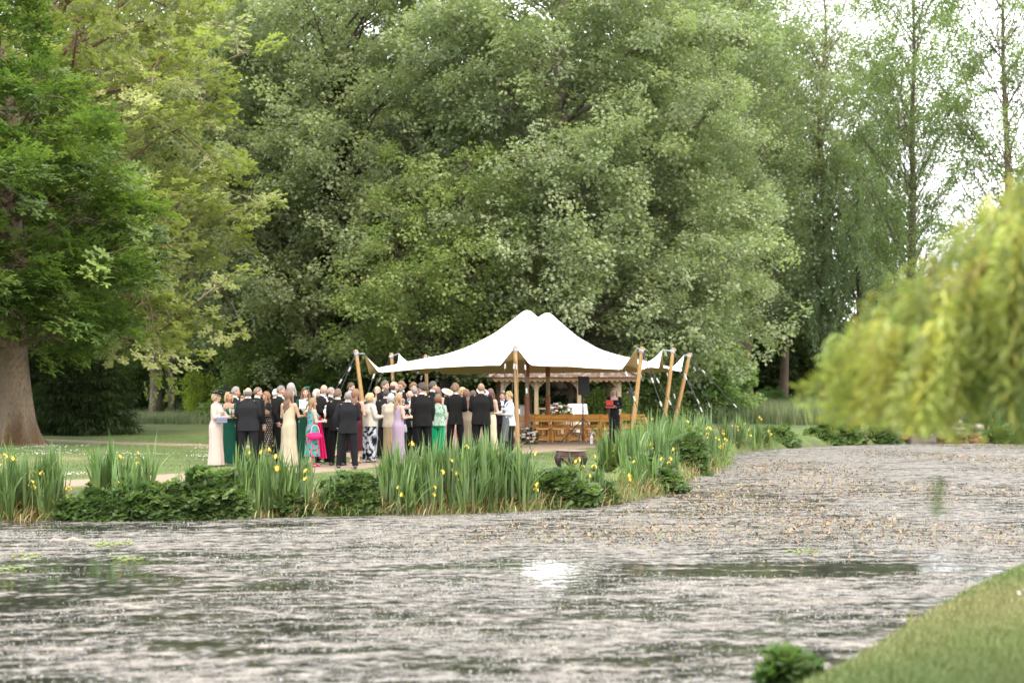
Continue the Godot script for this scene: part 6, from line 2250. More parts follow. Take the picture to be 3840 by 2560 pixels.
func hat(t: Node3D, head: Transform3D, kind: String, c: Color) -> void:
	var m := Mb.new()
	var hm := cloth("hat_%s" % c.to_html(), c, 0.8)
	match kind:
		"brim":
			var x := head * Transform3D(Basis.from_euler(Vector3(0.08, 0, -0.12)), Vector3(0, 0.085, 0))
			m.lathe([[0.0, 0.075], [0.06, 0.072], [0.085, 0.055], [0.092, 0.0], [0.13, -0.012], [0.185, 0.0], [0.20, 0.022], [0.195, 0.026], [0.15, 0.0], [0.09, -0.012], [0.0, -0.01]], 28, x)
			part(t, "hat", m.done(), hm)
			var b := Mb.new()
			for s in [-1.0, 1.0]: b.ball(x * Vector3(0.05 * s + 0.04, 0.09, 0.05), Vector3(0.06, 0.03, 0.035), 10, 6)
			part(t, "hat_bow", b.done(), hm)
		"disc":
			var x := head * Transform3D(Basis.from_euler(Vector3(-0.5, 0, 0.35)), Vector3(0.015, 0.088, -0.025))
			m.lathe([[0.0, 0.02], [0.06, 0.022], [0.15, 0.008], [0.185, -0.004], [0.187, -0.012], [0.15, -0.004], [0.0, 0.004]], 32, x)
			part(t, "hat", m.done(), hm)
			var b := Mb.new()
			for q in 5: b.ball(x * Vector3(rnd(-0.05, 0.05), 0.035, rnd(-0.05, 0.05)), Vector3(0.03, 0.02, 0.03), 8, 5)
			part(t, "hat_flower", b.done(), hm)
		"feather":
			var base := head * Vector3(0.02, 0.10, 0.03)
			for q in 3:
				var dir := (head.basis * Vector3(-0.62 + 0.1 * q, 0.85, -0.05 + 0.12 * q)).normalized()
				var side := dir.cross(Vector3(0, 0, 1)).normalized()
				var s := m.v.size()
				for i in 7:
					var u := i / 6.0
					var w := 0.035 * sin(PI * clampf(u * 0.9 + 0.1, 0, 1))
					var p := base + dir * (0.34 - 0.06 * q) * u + Vector3(0, -0.04 * u * u, 0)
					m.vert(p - side * w); m.vert(p + side * w)
					if i > 0: m.quad(s + i * 2 - 2, s + i * 2 - 1, s + i * 2 + 1, s + i * 2)
			m.ball(base, Vector3(0.05, 0.03, 0.05), 10, 6)
			part(t, "fascinator", m.done(), hm)
		"bloom":
			for q in 9:
				var a := TAU * q / 9.0
				m.ball(head * Vector3(0.045 + cos(a) * 0.035, 0.115 + 0.012 * (q % 3), 0.02 + sin(a) * 0.04), Vector3(0.032, 0.022, 0.032), 8, 5)
			part(t, "fascinator", m.done(), hm)
		"clip":
			for q in 4: m.ball(head * Vector3(-0.02 + 0.025 * q, 0.115, 0.0 - 0.02 * (q % 2)), Vector3(0.026, 0.022, 0.024), 8, 5)
			part(t, "hair_flower", m.done(), hm)


func hand_of(t: Node3D, k: String) -> Vector3:
	return t.transform * ((t.get_meta("joints") as Dictionary)["ha" + k] as Vector3)


func flute(label: String, at: Vector3) -> void:
	var g := thing("champagne_flute", label, "glass", at - Vector3(0, 0.08, 0), 0.0, "champagne glasses held by guests")
	var m := Mb.new()
	m.lathe([[0.0, 0.0], [0.032, 0.0], [0.033, 0.003], [0.006, 0.008], [0.004, 0.03], [0.004, 0.085], [0.018, 0.11], [0.027, 0.15], [0.028, 0.225], [0.0265, 0.225], [0.025, 0.15], [0.015, 0.115], [0.0, 0.105]], 14)
	part(g, "bowl", m.done(), mat("glass", Color(0.95, 0.97, 0.97, 0.14), 0.05, {"transparency": BaseMaterial3D.TRANSPARENCY_ALPHA, "metallic_specular": 0.8}))
	m = Mb.new()
	m.lathe([[0.0, 0.107], [0.014, 0.117], [0.0235, 0.15], [0.0245, 0.19], [0.0, 0.19]], 14)
	part(g, "champagne", m.done(), mat("champagne", Color(0.62, 0.47, 0.16), 0.1))


func build_people() -> void:
	var black := Color(0.011, 0.0105, 0.0108)
	var ch := Color(0.018, 0.018, 0.021)
	var brown := Color(0.075, 0.042, 0.022)
	var dark := Color(0.028, 0.02, 0.015)
	var grey := Color(0.24, 0.22, 0.20)
	var white := Color(0.52, 0.50, 0.47)
	var blond := Color(0.42, 0.29, 0.14)
	var aub := Color(0.16, 0.062, 0.024)
	var tan_skin := Color(0.47, 0.25, 0.16)
	var pale := Color(0.58, 0.37, 0.28)
	var t: Node3D
	# --- the pale pink and dark green ladies at the end of the crowd
	t = person("woman in a pale pink trouser dress and wide black hat, holding a glass", Vector3(-6.737, 0, -38.8), 78, {"man": false, "h": 1.68, "hair": "curly", "hc": Color(0.50, 0.37, 0.20), "hat": "brim", "l": "chest", "r": "hold", "legs": "together", "skin": pale, "turn": -6.0,
		"wear": "dress", "key": "pale_pink", "c": Color(0.56, 0.44, 0.39), "hem": 0.02, "flare": 0.235, "pleat": 0.05, "pleats": 7, "top": 1.46, "sleeve": 0.78, "cuff": 0.085, "girth": 1.1})
	flute("champagne glass held by the woman in pale pink", hand_of(t, "r") + Vector3(0.02, 0.05, 0))
	bag("clutch", "blue grey clutch bag held by the woman in pale pink", hand_of(t, "r") + Vector3(-0.16, -0.07, 0.06), 0.25, Color(0.20, 0.22, 0.30))
	t = person("woman in a long bottle green dress with a black feather fascinator", Vector3(-6.552, 0, -39.3), 24, {"man": false, "h": 1.68, "hair": "bob", "hc": blond, "hat": "feather", "l": "hold", "r": "clasp", "legs": "together", "skin": tan_skin, "turn": 6.0,
		"wear": "dress", "key": "bottle_green", "c": Color(0.008, 0.085, 0.055), "flare": 0.19, "pleat": 0.04, "top": 1.40, "sleeve": 0.9, "cuff": 0.07, "rough": 0.5})
	flute("champagne glass held by the woman in bottle green", hand_of(t, "r") + Vector3(0, 0.05, 0.02))
	t = person("grey haired man sipping from a glass beside the bottle green dress", Vector3(-6.602, 0, -40.6), 82, {"h": 1.775, "hc": grey, "l": "down", "r": "drink", "skin": tan_skin, "turn": 4.0})
	flute("glass that the grey haired man is sipping from", hand_of(t, "r") + Vector3(0.05, 0.02, 0.02))
	person("broad balding man in black suit with back turned, near the bottle green dress", Vector3(-5.99, 0, -38.6), 176, {"h": 1.80, "girth": 1.24, "hair": "fringe", "hc": Color(0.12, 0.10, 0.085), "l": "clasp", "r": "hold", "legs": "apart", "turn": 5.0, "suit": ch})
	person("man in dark suit facing right behind the broad balding man's shoulder", Vector3(-5.922, 0, -39.6), 128, {"h": 1.80, "hc": Color(0.13, 0.085, 0.05), "hair": "crop", "l": "hold", "r": "down", "legs": "apart", "turn": -28.0})
	t = person("woman in a black polka dot dress mostly hidden by dark suited men", Vector3(-6.095, 0, -42.2), -64, {"man": false, "h": 1.64, "hair": "waves", "hc": Color(0.22, 0.10, 0.04), "l": "hold", "r": "clasp", "legs": "together", "wear": "dress", "key": "polka", "hem": 0.24, "flare": 0.24, "pleat": 0.07, "top": 1.46, "sleeve": 0.9,
		"colour": dots(Color(0.012, 0.012, 0.014), Color(0.40, 0.28, 0.24), 0.06, 0.22), "shoes": black})
	bag("clutch", "blue grey clutch bag held before the polka dot dress", hand_of(t, "l") + Vector3(0.02, 0.03, 0.05), 0.22, Color(0.12, 0.15, 0.22))
	person("tanned man with cropped grey hair and bow tie facing right, beside the cream dress", Vector3(-5.426, 0, -39.9), 78, {"h": 1.845, "hair": "crop", "hc": Color(0.15, 0.14, 0.13), "l": "hold", "r": "pocket", "skin": tan_skin, "turn": 4.0, "legs": "apart"})
	person("tall person with long wavy grey hair behind the cropped grey man", Vector3(-5.49, 0, -42.2), 168, {"h": 1.85, "hair": "waves", "hc": Color(0.30, 0.27, 0.25), "l": "hold", "r": "hold"})
	person("white haired guest almost hidden behind the cropped grey man", Vector3(-6.035, 0, -43.4), 150, {"h": 1.68, "hair": "short", "hc": white, "l": "hold", "r": "hold"})
	# --- bridesmaid, guests round the bald man with the baby
	t = person("bridesmaid in a long cream one shoulder dress with wavy brown hair", Vector3(-5.1, 0, -38.9), 158, {"man": false, "h": 1.735, "hair": "waves", "hc": Color(0.15, 0.075, 0.035), "l": "hold", "r": "out", "legs": "together", "skin": Color(0.52, 0.31, 0.21), "turn": -24.0,
		"wear": "dress", "key": "champagne_satin", "c": Color(0.47, 0.41, 0.29), "flare": 0.245, "pleat": 0.075, "pleats": 7, "top": 1.345, "slope": -0.42, "rough": 0.5})
	bouquet("round bouquet of white roses held by the cream dressed bridesmaid", hand_of(t, "r") + Vector3(0.03, 0.16, -0.02), 0.165)
	t = person("long haired auburn woman with a green hairpiece, facing the camera with a card", Vector3(-5.025, 0, -41.4), 4, {"man": false, "h": 1.77, "hair": "long", "hc": aub, "hat": "bloom", "hat_c": Color(0.01, 0.13, 0.07), "l": "hold", "r": "glass", "legs": "together", "skin": pale, "wear": "dress", "key": "dark_green", "c": Color(0.008, 0.06, 0.035), "top": 1.46, "sleeve": 0.9})
	card("white printed card held up by the auburn haired woman", hand_of(t, "r") + Vector3(0.06, 0.02, 0.04), 0.0)
	t = person("woman in a turquoise flowered dress with pink bag hanging from her arm", Vector3(-4.562, 0, -38.9), 118, {"man": false, "h": 1.57, "hair": "long", "hc": Color(0.24, 0.135, 0.055), "l": "hold", "r": "hold", "legs": "step", "skin": pale, "shoes": Color(0.60, 0.02, 0.10), "turn": -10.0,
		"wear": "dress", "key": "turquoise", "hem": 0.27, "flare": 0.235, "pleat": 0.06, "top": 1.43, "girth": 1.06, "colour": blotch(Color(0.06, 0.36, 0.36), [Color(0.62, 0.10, 0.05), Color(0.60, 0.04, 0.14), Color(0.015, 0.10, 0.13)], 9.5, 0.47)})
	flute("champagne glass held by the woman in turquoise flowers", hand_of(t, "l") + Vector3(0.02, 0.05, 0))
	handbag("bright pink gathered handbag hanging from the turquoise dressed woman's arm", t.transform * (t.get_meta("joints")["elr"] as Vector3) + Vector3(-0.02, -0.03, 0.07))
	shawl("long bright pink shawl hanging in front of the turquoise dress", t.transform * Vector3(0.12, 1.30, 0.20))
	t = person("bald bearded man in a black suit bending over the baby in his arms", Vector3(-4.48, 0, -40.4), 62, {"h": 1.85, "hair": "bald", "beard": true, "l": "cradle", "r": "cradle", "flower": true, "nod": 34.0, "turn": -42.0, "legs": "apart"})
	baby("baby in white held by the bald bearded man", (hand_of(t, "l") + hand_of(t, "r")) / 2.0 + Vector3(-0.06, 0.12, 0.06))
	person("white haired lady behind the bald bearded man's baby", Vector3(-4.875, 0, -42.4), 60, {"man": false, "h": 1.70, "hair": "bob", "hc": white, "l": "hold", "r": "hold", "wear": "dress", "key": "navy", "c": Color(0.02, 0.025, 0.05), "top": 1.46, "sleeve": 0.9})
	person("grey haired man whose head shows between the bald man and the suited pair", Vector3(-4.549, 0, -42.7), 100, {"h": 1.75, "hair": "crop", "hc": grey, "l": "hold", "r": "hold"})
	person("brown haired man in black suit, back turned, behind the stocky grey man", Vector3(-4.036, 0, -39.4), 168, {"h": 1.765, "hair": "short", "hc": Color(0.13, 0.075, 0.04), "l": "clasp", "r": "hold", "legs": "apart", "girth": 1.06, "turn": -8.0})
	person("stocky grey cropped man in black suit with legs apart, back turned", Vector3(-3.698, 0, -38.3), 186, {"h": 1.72, "hair": "crop", "hc": Color(0.15, 0.145, 0.14), "l": "pocket", "r": "hold", "legs": "wide", "girth": 1.2, "suit": Color(0.015, 0.015, 0.017)})
	person("dark brown haired man far behind the auburn haired woman in maroon", Vector3(-4.264, 0, -45), 70, {"h": 1.83, "hc": brown, "l": "hold", "r": "hold"})
	person("woman in a maroon sleeveless dress with long auburn hair, back turned", Vector3(-3.687, 0, -40.1), 166, {"man": false, "h": 1.745, "hair": "long", "hc": Color(0.19, 0.085, 0.04), "l": "hold", "r": "hold", "legs": "together", "skin": Color(0.54, 0.33, 0.24), "shoes": pale, "turn": -20.0,
		"wear": "dress", "key": "maroon", "c": Color(0.075, 0.014, 0.022), "hem": 0.3, "flare": 0.17, "pleat": 0.03, "top": 1.42})
	# --- the middle of the crowd
	t = person("curly blond woman in a cream jacket and black and white flowered trousers", Vector3(-3.381, 0, -40.5), 128, {"man": false, "h": 1.625, "hair": "curly", "hc": Color(0.48, 0.34, 0.17), "l": "hold", "r": "hold", "legs": "together", "wear": "none", "skin": pale, "shoes": Color(0.3, 0.3, 0.3)})
	blouse(t, "jacket", "cream_jacket", Color(0.54, 0.51, 0.45), 0.92, 1.16, 1.5, 0.9)
	slacks(t, "flowered_trousers", blotch(Color(0.012, 0.012, 0.018), [Color(0.55, 0.58, 0.66), Color(0.55, 0.58, 0.66)], 7.5, 0.22), 0.135, 0.13)
	person("blond waitress with tied back hair in pale shirt and grey apron", Vector3(-3.434, 0, -43.4), -4, {"man": false, "h": 1.765, "hair": "updo", "hc": Color(0.48, 0.36, 0.2), "l": "hold", "r": "hold", "legs": "together", "skin": pale, "wear": "dress", "key": "apron_grey", "c": Color(0.28, 0.29, 0.31), "hem": 0.45, "flare": 0.19, "pleat": 0.02, "top": 1.40, "sleeve": 0.9})
	person("tallest young man with swept brown hair at the back of the crowd", Vector3(-3.253, 0, -43.5), 60, {"h": 1.91, "hair": "short", "hc": Color(0.11, 0.07, 0.04), "l": "hold", "r": "hold"})
	person("dark haired man low behind the waitress, back turned", Vector3(-3.094, 0, -41.8), 172, {"h": 1.72, "hair": "short", "hc": dark, "l": "hold", "r": "down", "girth": 1.05, "suit": Color(0.018, 0.017, 0.017)})
	person("balding man in black suit facing right, above the grey haired lady", Vector3(-2.929, 0, -42.2), 84, {"h": 1.90, "hair": "fringe", "hc": Color(0.06, 0.04, 0.03), "l": "hold", "r": "hold", "girth": 1.1, "turn": 8.0})
	person("bearded man with glasses facing the camera at the back of the crowd", Vector3(-2.901, 0, -44.6), -28, {"h": 1.88, "hair": "tousled", "hc": Color(0.20, 0.11, 0.05), "beard": true, "bc": Color(0.16, 0.08, 0.04), "glasses": true, "l": "hold", "r": "hold", "bow": false})
	t = person("grey haired lady in a cream short sleeved top and long straw skirt", Vector3(-2.912, 0, -40.9), 166, {"man": false, "h": 1.62, "hair": "bob", "hc": Color(0.42, 0.41, 0.41), "l": "hold", "r": "hold", "legs": "together", "wear": "dress", "key": "straw_skirt", "c": Color(0.42, 0.32, 0.19), "flare": 0.21, "pleat": 0.08, "pleats": 13, "top": 1.32, "named": "skirt", "skin": pale, "girth": 1.1})
	blouse(t, "top", "cream_top", Color(0.48, 0.41, 0.33), 0.88, 1.2, 1.49, 0.5)
	bag("shoulder_bag", "small black and white patterned bag worn by the grey haired lady", t.transform * Vector3(-0.19, 1.12, 0.04), 0.2, Color(0.5, 0.5, 0.5))
	t = person("woman in a fitted lilac dress with long blond hair, holding a glass", Vector3(-2.657, 0, -39.9), 126, {"man": false, "h": 1.625, "hair": "waves", "hc": Color(0.30, 0.185, 0.085), "hat": "clip", "hat_c": Color(0.66, 0.62, 0.6), "l": "hold", "r": "hold", "legs": "together", "skin": Color(0.55, 0.34, 0.24), "wear": "dress", "key": "lilac", "c": Color(0.36, 0.265, 0.36), "flare": 0.20, "pleat": 0.05, "pleats": 7, "top": 1.42, "rough": 0.6, "turn": -22.0})
	flute("champagne glass held out by the woman in lilac", hand_of(t, "l") + Vector3(0.03, 0.05, 0.02))
	bag("handbag", "pale grey handbag on the arm of the woman in lilac", hand_of(t, "l") + Vector3(-0.14, -0.26, -0.05), 0.22, Color(0.42, 0.41, 0.39))
	t = person("bald elderly man in a navy suit with a hand to his face", Vector3(-2.552, 0, -42.4), 6, {"h": 1.67, "hair": "fringe", "hc": white, "l": "hold", "r": "drink", "nod": 30.0, "suit": Color(0.012, 0.016, 0.03), "skin": Color(0.55, 0.30, 0.23)})
	person("fair haired man at the back just behind the bald elderly man", Vector3(-2.674, 0, -46), 20, {"h": 1.83, "hair": "tousled", "hc": Color(0.18, 0.1, 0.05), "l": "hold", "r": "hold"})
	person("grey templed man behind the tall curly man with glasses", Vector3(-2.467, 0, -43.2), 150, {"h": 1.76, "hair": "crop", "hc": Color(0.16, 0.14, 0.13), "l": "hold", "r": "hold"})
	person("tall man with dark curly hair and glasses in a long black jacket", Vector3(-2.131, 0, -40.4), 196, {"h": 1.85, "hair": "tousled", "hc": Color(0.05, 0.03, 0.02), "glasses": true, "l": "down", "r": "down", "legs": "apart", "girth": 1.22, "turn": 46.0, "nod": 12.0, "suit": Color(0.011, 0.011, 0.012)})
	person("dark haired man in black suit above the lady in green", Vector3(-2.041, 0, -43.8), 120, {"h": 1.905, "hair": "short", "hc": Color(0.05, 0.036, 0.028), "l": "hold", "r": "hold", "turn": -20.0})
	person("brown haired woman at the back behind the lady in green", Vector3(-2.017, 0, -45.8), 172, {"man": false, "h": 1.74, "hair": "long", "hc": Color(0.17, 0.09, 0.05), "l": "hold", "r": "hold", "wear": "dress", "key": "dusk", "c": Color(0.06, 0.05, 0.06), "top": 1.42})
	t = person("lady in a green patterned jacket and emerald trousers with auburn bob", Vector3(-1.794, 0, -41.2), 174, {"man": false, "h": 1.575, "hair": "bob", "hc": Color(0.15, 0.062, 0.025), "hat": "bloom", "hat_c": Color(0.01, 0.13, 0.07), "l": "hold", "r": "hold", "legs": "together", "wear": "none", "turn": -14.0})
	blouse(t, "jacket", "green_weave", Color(1, 1, 1), 0.92, 1.16, 1.5, 0.92, func(p: Vector3) -> Color: return Color(0.02, 0.24, 0.10) if fmod(absf(p.y * 17.0 + 0.35 * sin(p.x * 75.0 + p.z * 30.0)), 1.0) < 0.36 else Color(0.40, 0.47, 0.41))
	slacks(t, "emerald_trousers", func(p: Vector3) -> Color: return Color(0.01, 0.24, 0.105) * (1.0 + 0.2 * sin(p.x * 60.0)), 0.115, 0.105)
	# --- from the pink hat to the waiter
	person("woman in a pink saucer hat and pink flowered dress behind the young man", Vector3(-1.63, 0, -43.6), 176, {"man": false, "h": 1.69, "hair": "bob", "hc": blond, "hat": "disc", "hat_c": Color(0.62, 0.42, 0.40), "l": "hold", "r": "hold", "legs": "together", "wear": "dress", "key": "pink_flowers", "flare": 0.24, "pleat": 0.05, "top": 1.46, "sleeve": 0.7, "girth": 1.12, "colour": blotch(Color(0.62, 0.36, 0.35), [Color(0.5, 0.12, 0.12), Color(0.6, 0.5, 0.46)], 6.0, 0.45)})
	person("slim young man with tousled curls in a fitted black suit, back turned", Vector3(-1.398, 0, -42), 188, {"h": 1.835, "hair": "tousled", "hc": Color(0.16, 0.085, 0.04), "l": "clasp", "r": "hold", "legs": "apart", "girth": 0.95, "turn": -24.0})
	person("curly blond woman peeking out behind the slim young man", Vector3(-1.314, 0, -45), 30, {"man": false, "h": 1.735, "hair": "curly", "hc": Color(0.46, 0.32, 0.16), "l": "hold", "r": "hold", "wear": "dress", "key": "rose", "c": Color(0.5, 0.25, 0.26), "top": 1.42})
	person("woman in a taupe satin dress with long chestnut hair, back turned", Vector3(-1.188, 0, -44.2), 172, {"man": false, "h": 1.71, "hair": "waves", "hc": Color(0.14, 0.06, 0.03), "l": "clasp", "r": "hold", "legs": "together", "wear": "dress", "key": "taupe", "c": Color(0.22, 0.18, 0.13), "flare": 0.23, "pleat": 0.06, "top": 1.40, "rough": 0.5})
	person("woman in a lilac dress glimpsed between the taupe dress and the broad man", Vector3(-1.051, 0, -45.6), 160, {"man": false, "h": 1.66, "hair": "bob", "hc": brown, "l": "hold", "r": "hold", "legs": "together", "wear": "dress", "key": "mauve", "c": Color(0.50, 0.33, 0.46), "flare": 0.25, "pleat": 0.06, "top": 1.42})
	person("broad fair cropped man in black suit, back turned, beside the waiter's plate", Vector3(-0.76, 0, -41.8), 180, {"h": 1.85, "hair": "crop", "hc": Color(0.24, 0.14, 0.07), "l": "hold", "r": "clasp", "legs": "apart", "girth": 1.2})
	person("woman in a pink hat hidden behind the broad fair cropped man", Vector3(-0.754, 0, -44.6), 170, {"man": false, "h": 1.70, "hair": "bob", "hc": brown, "hat": "disc", "hat_c": Color(0.66, 0.44, 0.46), "l": "hold", "r": "hold", "wear": "dress", "key": "rose2", "c": Color(0.55, 0.32, 0.34), "top": 1.44})
	person("bare shouldered woman in a cream dress with auburn hair near the waiter", Vector3(-0.574, 0, -44.8), 150, {"man": false, "h": 1.73, "hair": "long", "hc": Color(0.12, 0.045, 0.02), "l": "hold", "r": "clasp", "legs": "together", "skin": Color(0.56, 0.33, 0.23), "wear": "dress", "key": "cream_satin", "c": Color(0.60, 0.54, 0.38), "flare": 0.23, "pleat": 0.06, "top": 1.33, "rough": 0.5, "turn": 10.0})
	t = person("dark haired man in dinner jacket and bow tie, facing the camera beside the waiter", Vector3(-0.263, 0, -46.6), -6, {"h": 1.61, "hc": dark, "l": "glass", "r": "clasp", "flower": true, "skin": tan_skin})
	t = person("waiter with green and orange dyed hair, pale shirt and grey apron", Vector3(-0.078, 0, -43.6), -72, {"man": false, "h": 1.655, "hair": "tousled", "hc": Color(0.14, 0.35, 0.13), "hc2": Color(0.55, 0.14, 0.04), "glasses": true, "l": "clasp", "r": "out", "legs": "together", "skin": pale, "wear": "none", "turn": 6.0, "shoes": black})
	blouse(t, "shirt", "pale_shirt", Color(0.58, 0.61, 0.66), 0.84, 1.12, 1.5, 0.85)
	slacks(t, "trousers", func(_p: Vector3) -> Color: return Color(0.012, 0.012, 0.014), 0.085, 0.07)
	apron(t)
	plate("plate of small canapes held out by the waiter with dyed hair", hand_of(t, "r") + Vector3(-0.06, 0.05, 0.0))
	# --- the celebrant under the tent
	t = person("celebrant in black with long fair hair, reading from a red tablet", Vector3(3.021, 0, -50.2), 3, {"man": false, "h": 1.66, "hair": "long", "hc": Color(0.34, 0.26, 0.18), "l": "clasp", "r": "hold", "legs": "together", "skin": pale, "nod": 20.0, "turn": -8.0, "wear": "dress", "key": "celebrant_black", "c": Color(0.010, 0.010, 0.012), "hem": 0.03, "flare": 0.17, "pleat": 0.03, "top": 1.41, "sleeve": 0.92, "group": "people at the ceremony"})
	var tb := thing("tablet_stand", "red cased tablet on a slim black stand before the celebrant", "tablet stand", Vector3(2.854, 0, -49.75) + Vector3(0, 0.03, 0))
	var m := Mb.new()
	m.tube(PackedVector3Array([Vector3(0, 0.0, 0), Vector3(0, 1.15, 0)]), PackedFloat32Array([0.014, 0.012]), 8)
	m.lathe([[0.0, 0.0], [0.15, 0.0], [0.15, 0.012], [0.02, 0.03], [0.0, 0.03]], 20)
	part(tb, "pole", m.done(), mat("black_metal", Color.BLACK))
	m = Mb.new()
	m.box(Vector3(0.21, 0.25, 0.015), Transform3D(Basis.from_euler(Vector3(-0.35, 0, -0.05)), Vector3(0, 1.22, 0)), 0.005)
	part(tb, "tablet_case", m.done(), mat("red_case", Color(0.55, 0.035, 0.015), 0.5))
	m = Mb.new()
	m.box(Vector3(0.23, 0.04, 0.02), Transform3D(Basis.from_euler(Vector3(-0.35, 0, -0.05)), Vector3(0, 1.17, 0.028)), 0.004)
	m.ball(Vector3(0.1, 1.17, 0.04), Vector3(0.025, 0.025, 0.025), 8, 5)
	part(tb, "clamp", m.done(), mat("black_metal", Color.BLACK))
	var mic := thing("microphone", "thin black microphone in the celebrant's hand", "microphone", hand_of(t, "l") + Vector3(0, 0.01, 0.03))
	m = Mb.new()
	m.tube(PackedVector3Array([Vector3(-0.14, -0.01, 0), Vector3(0.12, 0.012, 0)]), PackedFloat32Array([0.012, 0.014]), 8)
	m.ball(Vector3(0.14, 0.014, 0), Vector3(0.024, 0.024, 0.024), 10, 6)
	part(mic, "handle", m.done(), mat("black_metal", Color.BLACK))


func blouse(t: Node3D, named: String, key: String, c: Color, hem: float, g: float, top: float, sl: float, colour = null) -> void:
	var j: Dictionary = t.get_meta("joints")
	var m := Mb.new()
	shell(m, dense([[hem, 0.185 * g, 0.145 * g, -0.005, 0.02], [1.07, 0.165 * g, 0.135 * g, 0.004, 0.012], [1.20, 0.165 * g, 0.13 * g, 0.008, 0.006], [1.30, 0.168 * g, 0.142 * g, 0.012, 0.0], [1.38, 0.172, 0.112, -0.008, 0], [1.43, 0.150, 0.092, -0.014, 0], [1.465, 0.105, 0.076, -0.018, 0], [top, 0.074, 0.066, -0.016, 0]], 0.03), 48, 2.3, 8, colour, 0.0, 0.012)
	for k in ["l", "r"]: sleeve(m, j, k, 0.074 * lerpf(1, g, 0.4), 0.064, 0.05, sl, colour)
	part(t, named, m.done(), cloth(key, c))


func slacks(t: Node3D, named: String, colour: Callable, knee: float, hem: float) -> void:
	var m := Mb.new()
	var j: Dictionary = t.get_meta("joints")
	trouser(m, j, 1.04, knee, hem, 0.03, colour)
	var d := Mb.new()  # more points down the legs for a printed pattern
	for k in ["l", "r"]:
		var hp: Vector3 = j["hp" + k]
		var an: Vector3 = j["an" + k]
		var prev := -1
		for r in 34:
			var t2 := r / 33.0
			var y := lerpf(0.93, 0.028, t2)
			var cen := hp.lerp(Vector3(an.x, 0, an.z), t2)
			var rad := lerpf(lerpf(0.105, knee, smoothstep(0.0, 0.5, t2)), hem, smoothstep(0.5, 1.0, t2)) * 1.03
			var s := d.v.size()
			for i in 28:
				var a := TAU * i / 28
				var p := Vector3(cen.x + sin(a) * rad, y, cen.z + cos(a) * rad * (1.0 + 0.03 * sin(a * 5.0 + t2 * 3.0)))
				d.tint = colour.call(p)
				d.vert(p)
			if prev >= 0: d.join(s, prev, 28)
			prev = s
	m.add(d, Transform3D.IDENTITY)
	part(t, named, m.done(), cloth("own_colours", Color(1, 1, 1)))


func apron(t: Node3D) -> void:
	var m := Mb.new()
	var prev := -1
	for q in [[0.42, 0.17, 0.175, 2.4], [0.6, 0.172, 0.172, 2.4], [0.8, 0.19, 0.17, 2.5], [0.95, 0.192, 0.158, 2.5], [1.07, 0.178, 0.148, 2.2], [1.22, 0.165, 0.165, 1.2], [1.36, 0.14, 0.14, 1.0]]:
		var s := m.v.size()
		for i in 17:
			var a := (i / 16.0 - 0.5) * float(q[3])
			m.vert(Vector3(sin(a) * float(q[1]) * 1.14, q[0], cos(a) * float(q[2]) * 1.1 + 0.01 * sin(a * 6.0) * (1.0 if q[0] < 0.8 else 0.0)))
		if prev >= 0:
			for i in 16: m.quad(prev + i, prev + i + 1, s + i + 1, s + i)
		prev = s
	part(t, "apron", m.done(), cloth("apron", Color(0.14, 0.15, 0.155)))
	m = Mb.new()
	m.tube(PackedVector3Array([Vector3(-0.12, 1.36, 0.13), Vector3(-0.09, 1.47, 0.05), Vector3(0, 1.50, -0.08), Vector3(0.09, 1.47, 0.05), Vector3(0.12, 1.36, 0.13)]), PackedFloat32Array([0.012, 0.012, 0.012, 0.012, 0.012]), 6)
	part(t, "apron_strap", m.done(), cloth("apron", Color.WHITE))


func bag(kind: String, label: String, at: Vector3, w: float, c: Color) -> void:
	var g := thing(kind, label, "bag", at, 0.3)
	var m := Mb.new()
	if kind == "clutch":
		m.box(Vector3(w, w * 0.55, 0.035), Transform3D.IDENTITY, 0.012)
		part(g, "pouch", m.done(), cloth("bag_%s" % c.to_html(), c, 0.6))
		m = Mb.new()
		m.box(Vector3(w * 0.96, w * 0.26, 0.012), Transform3D(Basis.IDENTITY, Vector3(0, w * 0.13, 0.022)), 0.004)
		part(g, "flap", m.done(), cloth("bag_%s" % c.to_html(), c))
		return
	if kind == "shoulder_bag":
		var f := dots(Color(0.5, 0.5, 0.5), Color(0.02, 0.02, 0.02), 0.03, 0.3)
		shell(m, dense([[-w * 0.5, w * 0.2, 0.02, 0, 0], [-w * 0.42, w * 0.46, 0.04, 0, 0], [0.0, w * 0.5, 0.045, 0, 0], [w * 0.4, w * 0.36, 0.03, 0, 0], [w * 0.46, 0.02, 0.008, 0, 0]], 0.015), 28, 2.2, 5, f, 0.0, 0.0)
	else:
		shell(m, dense([[-w * 0.5, w * 0.3, 0.03, 0, 0], [-w * 0.45, w * 0.48, 0.055, 0, 0], [0.0, w * 0.46, 0.05, 0, 0.02], [w * 0.36, w * 0.36, 0.03, 0, 0.02], [w * 0.38, 0.02, 0.008, 0, 0]], 0.02), 24, 2.6)
	part(g, "pouch", m.done(), cloth("bag_%s" % (c.to_html() if kind != "shoulder_bag" else "dots"), c if kind != "shoulder_bag" else Color(1, 1, 1), 0.6))
	m = Mb.new()
	var pts := PackedVector3Array()
	var rad := PackedFloat32Array()
	for i in 11:
		var a := PI * i / 10.0
		pts.append(Vector3(cos(a) * w * 0.3, w * 0.36 + sin(a) * w * 0.7, 0))
		rad.append(0.007)
	m.tube(pts, rad, 6)
	part(g, "strap", m.done(), cloth("bag_strap", Color(0.2, 0.19, 0.18), 0.6))


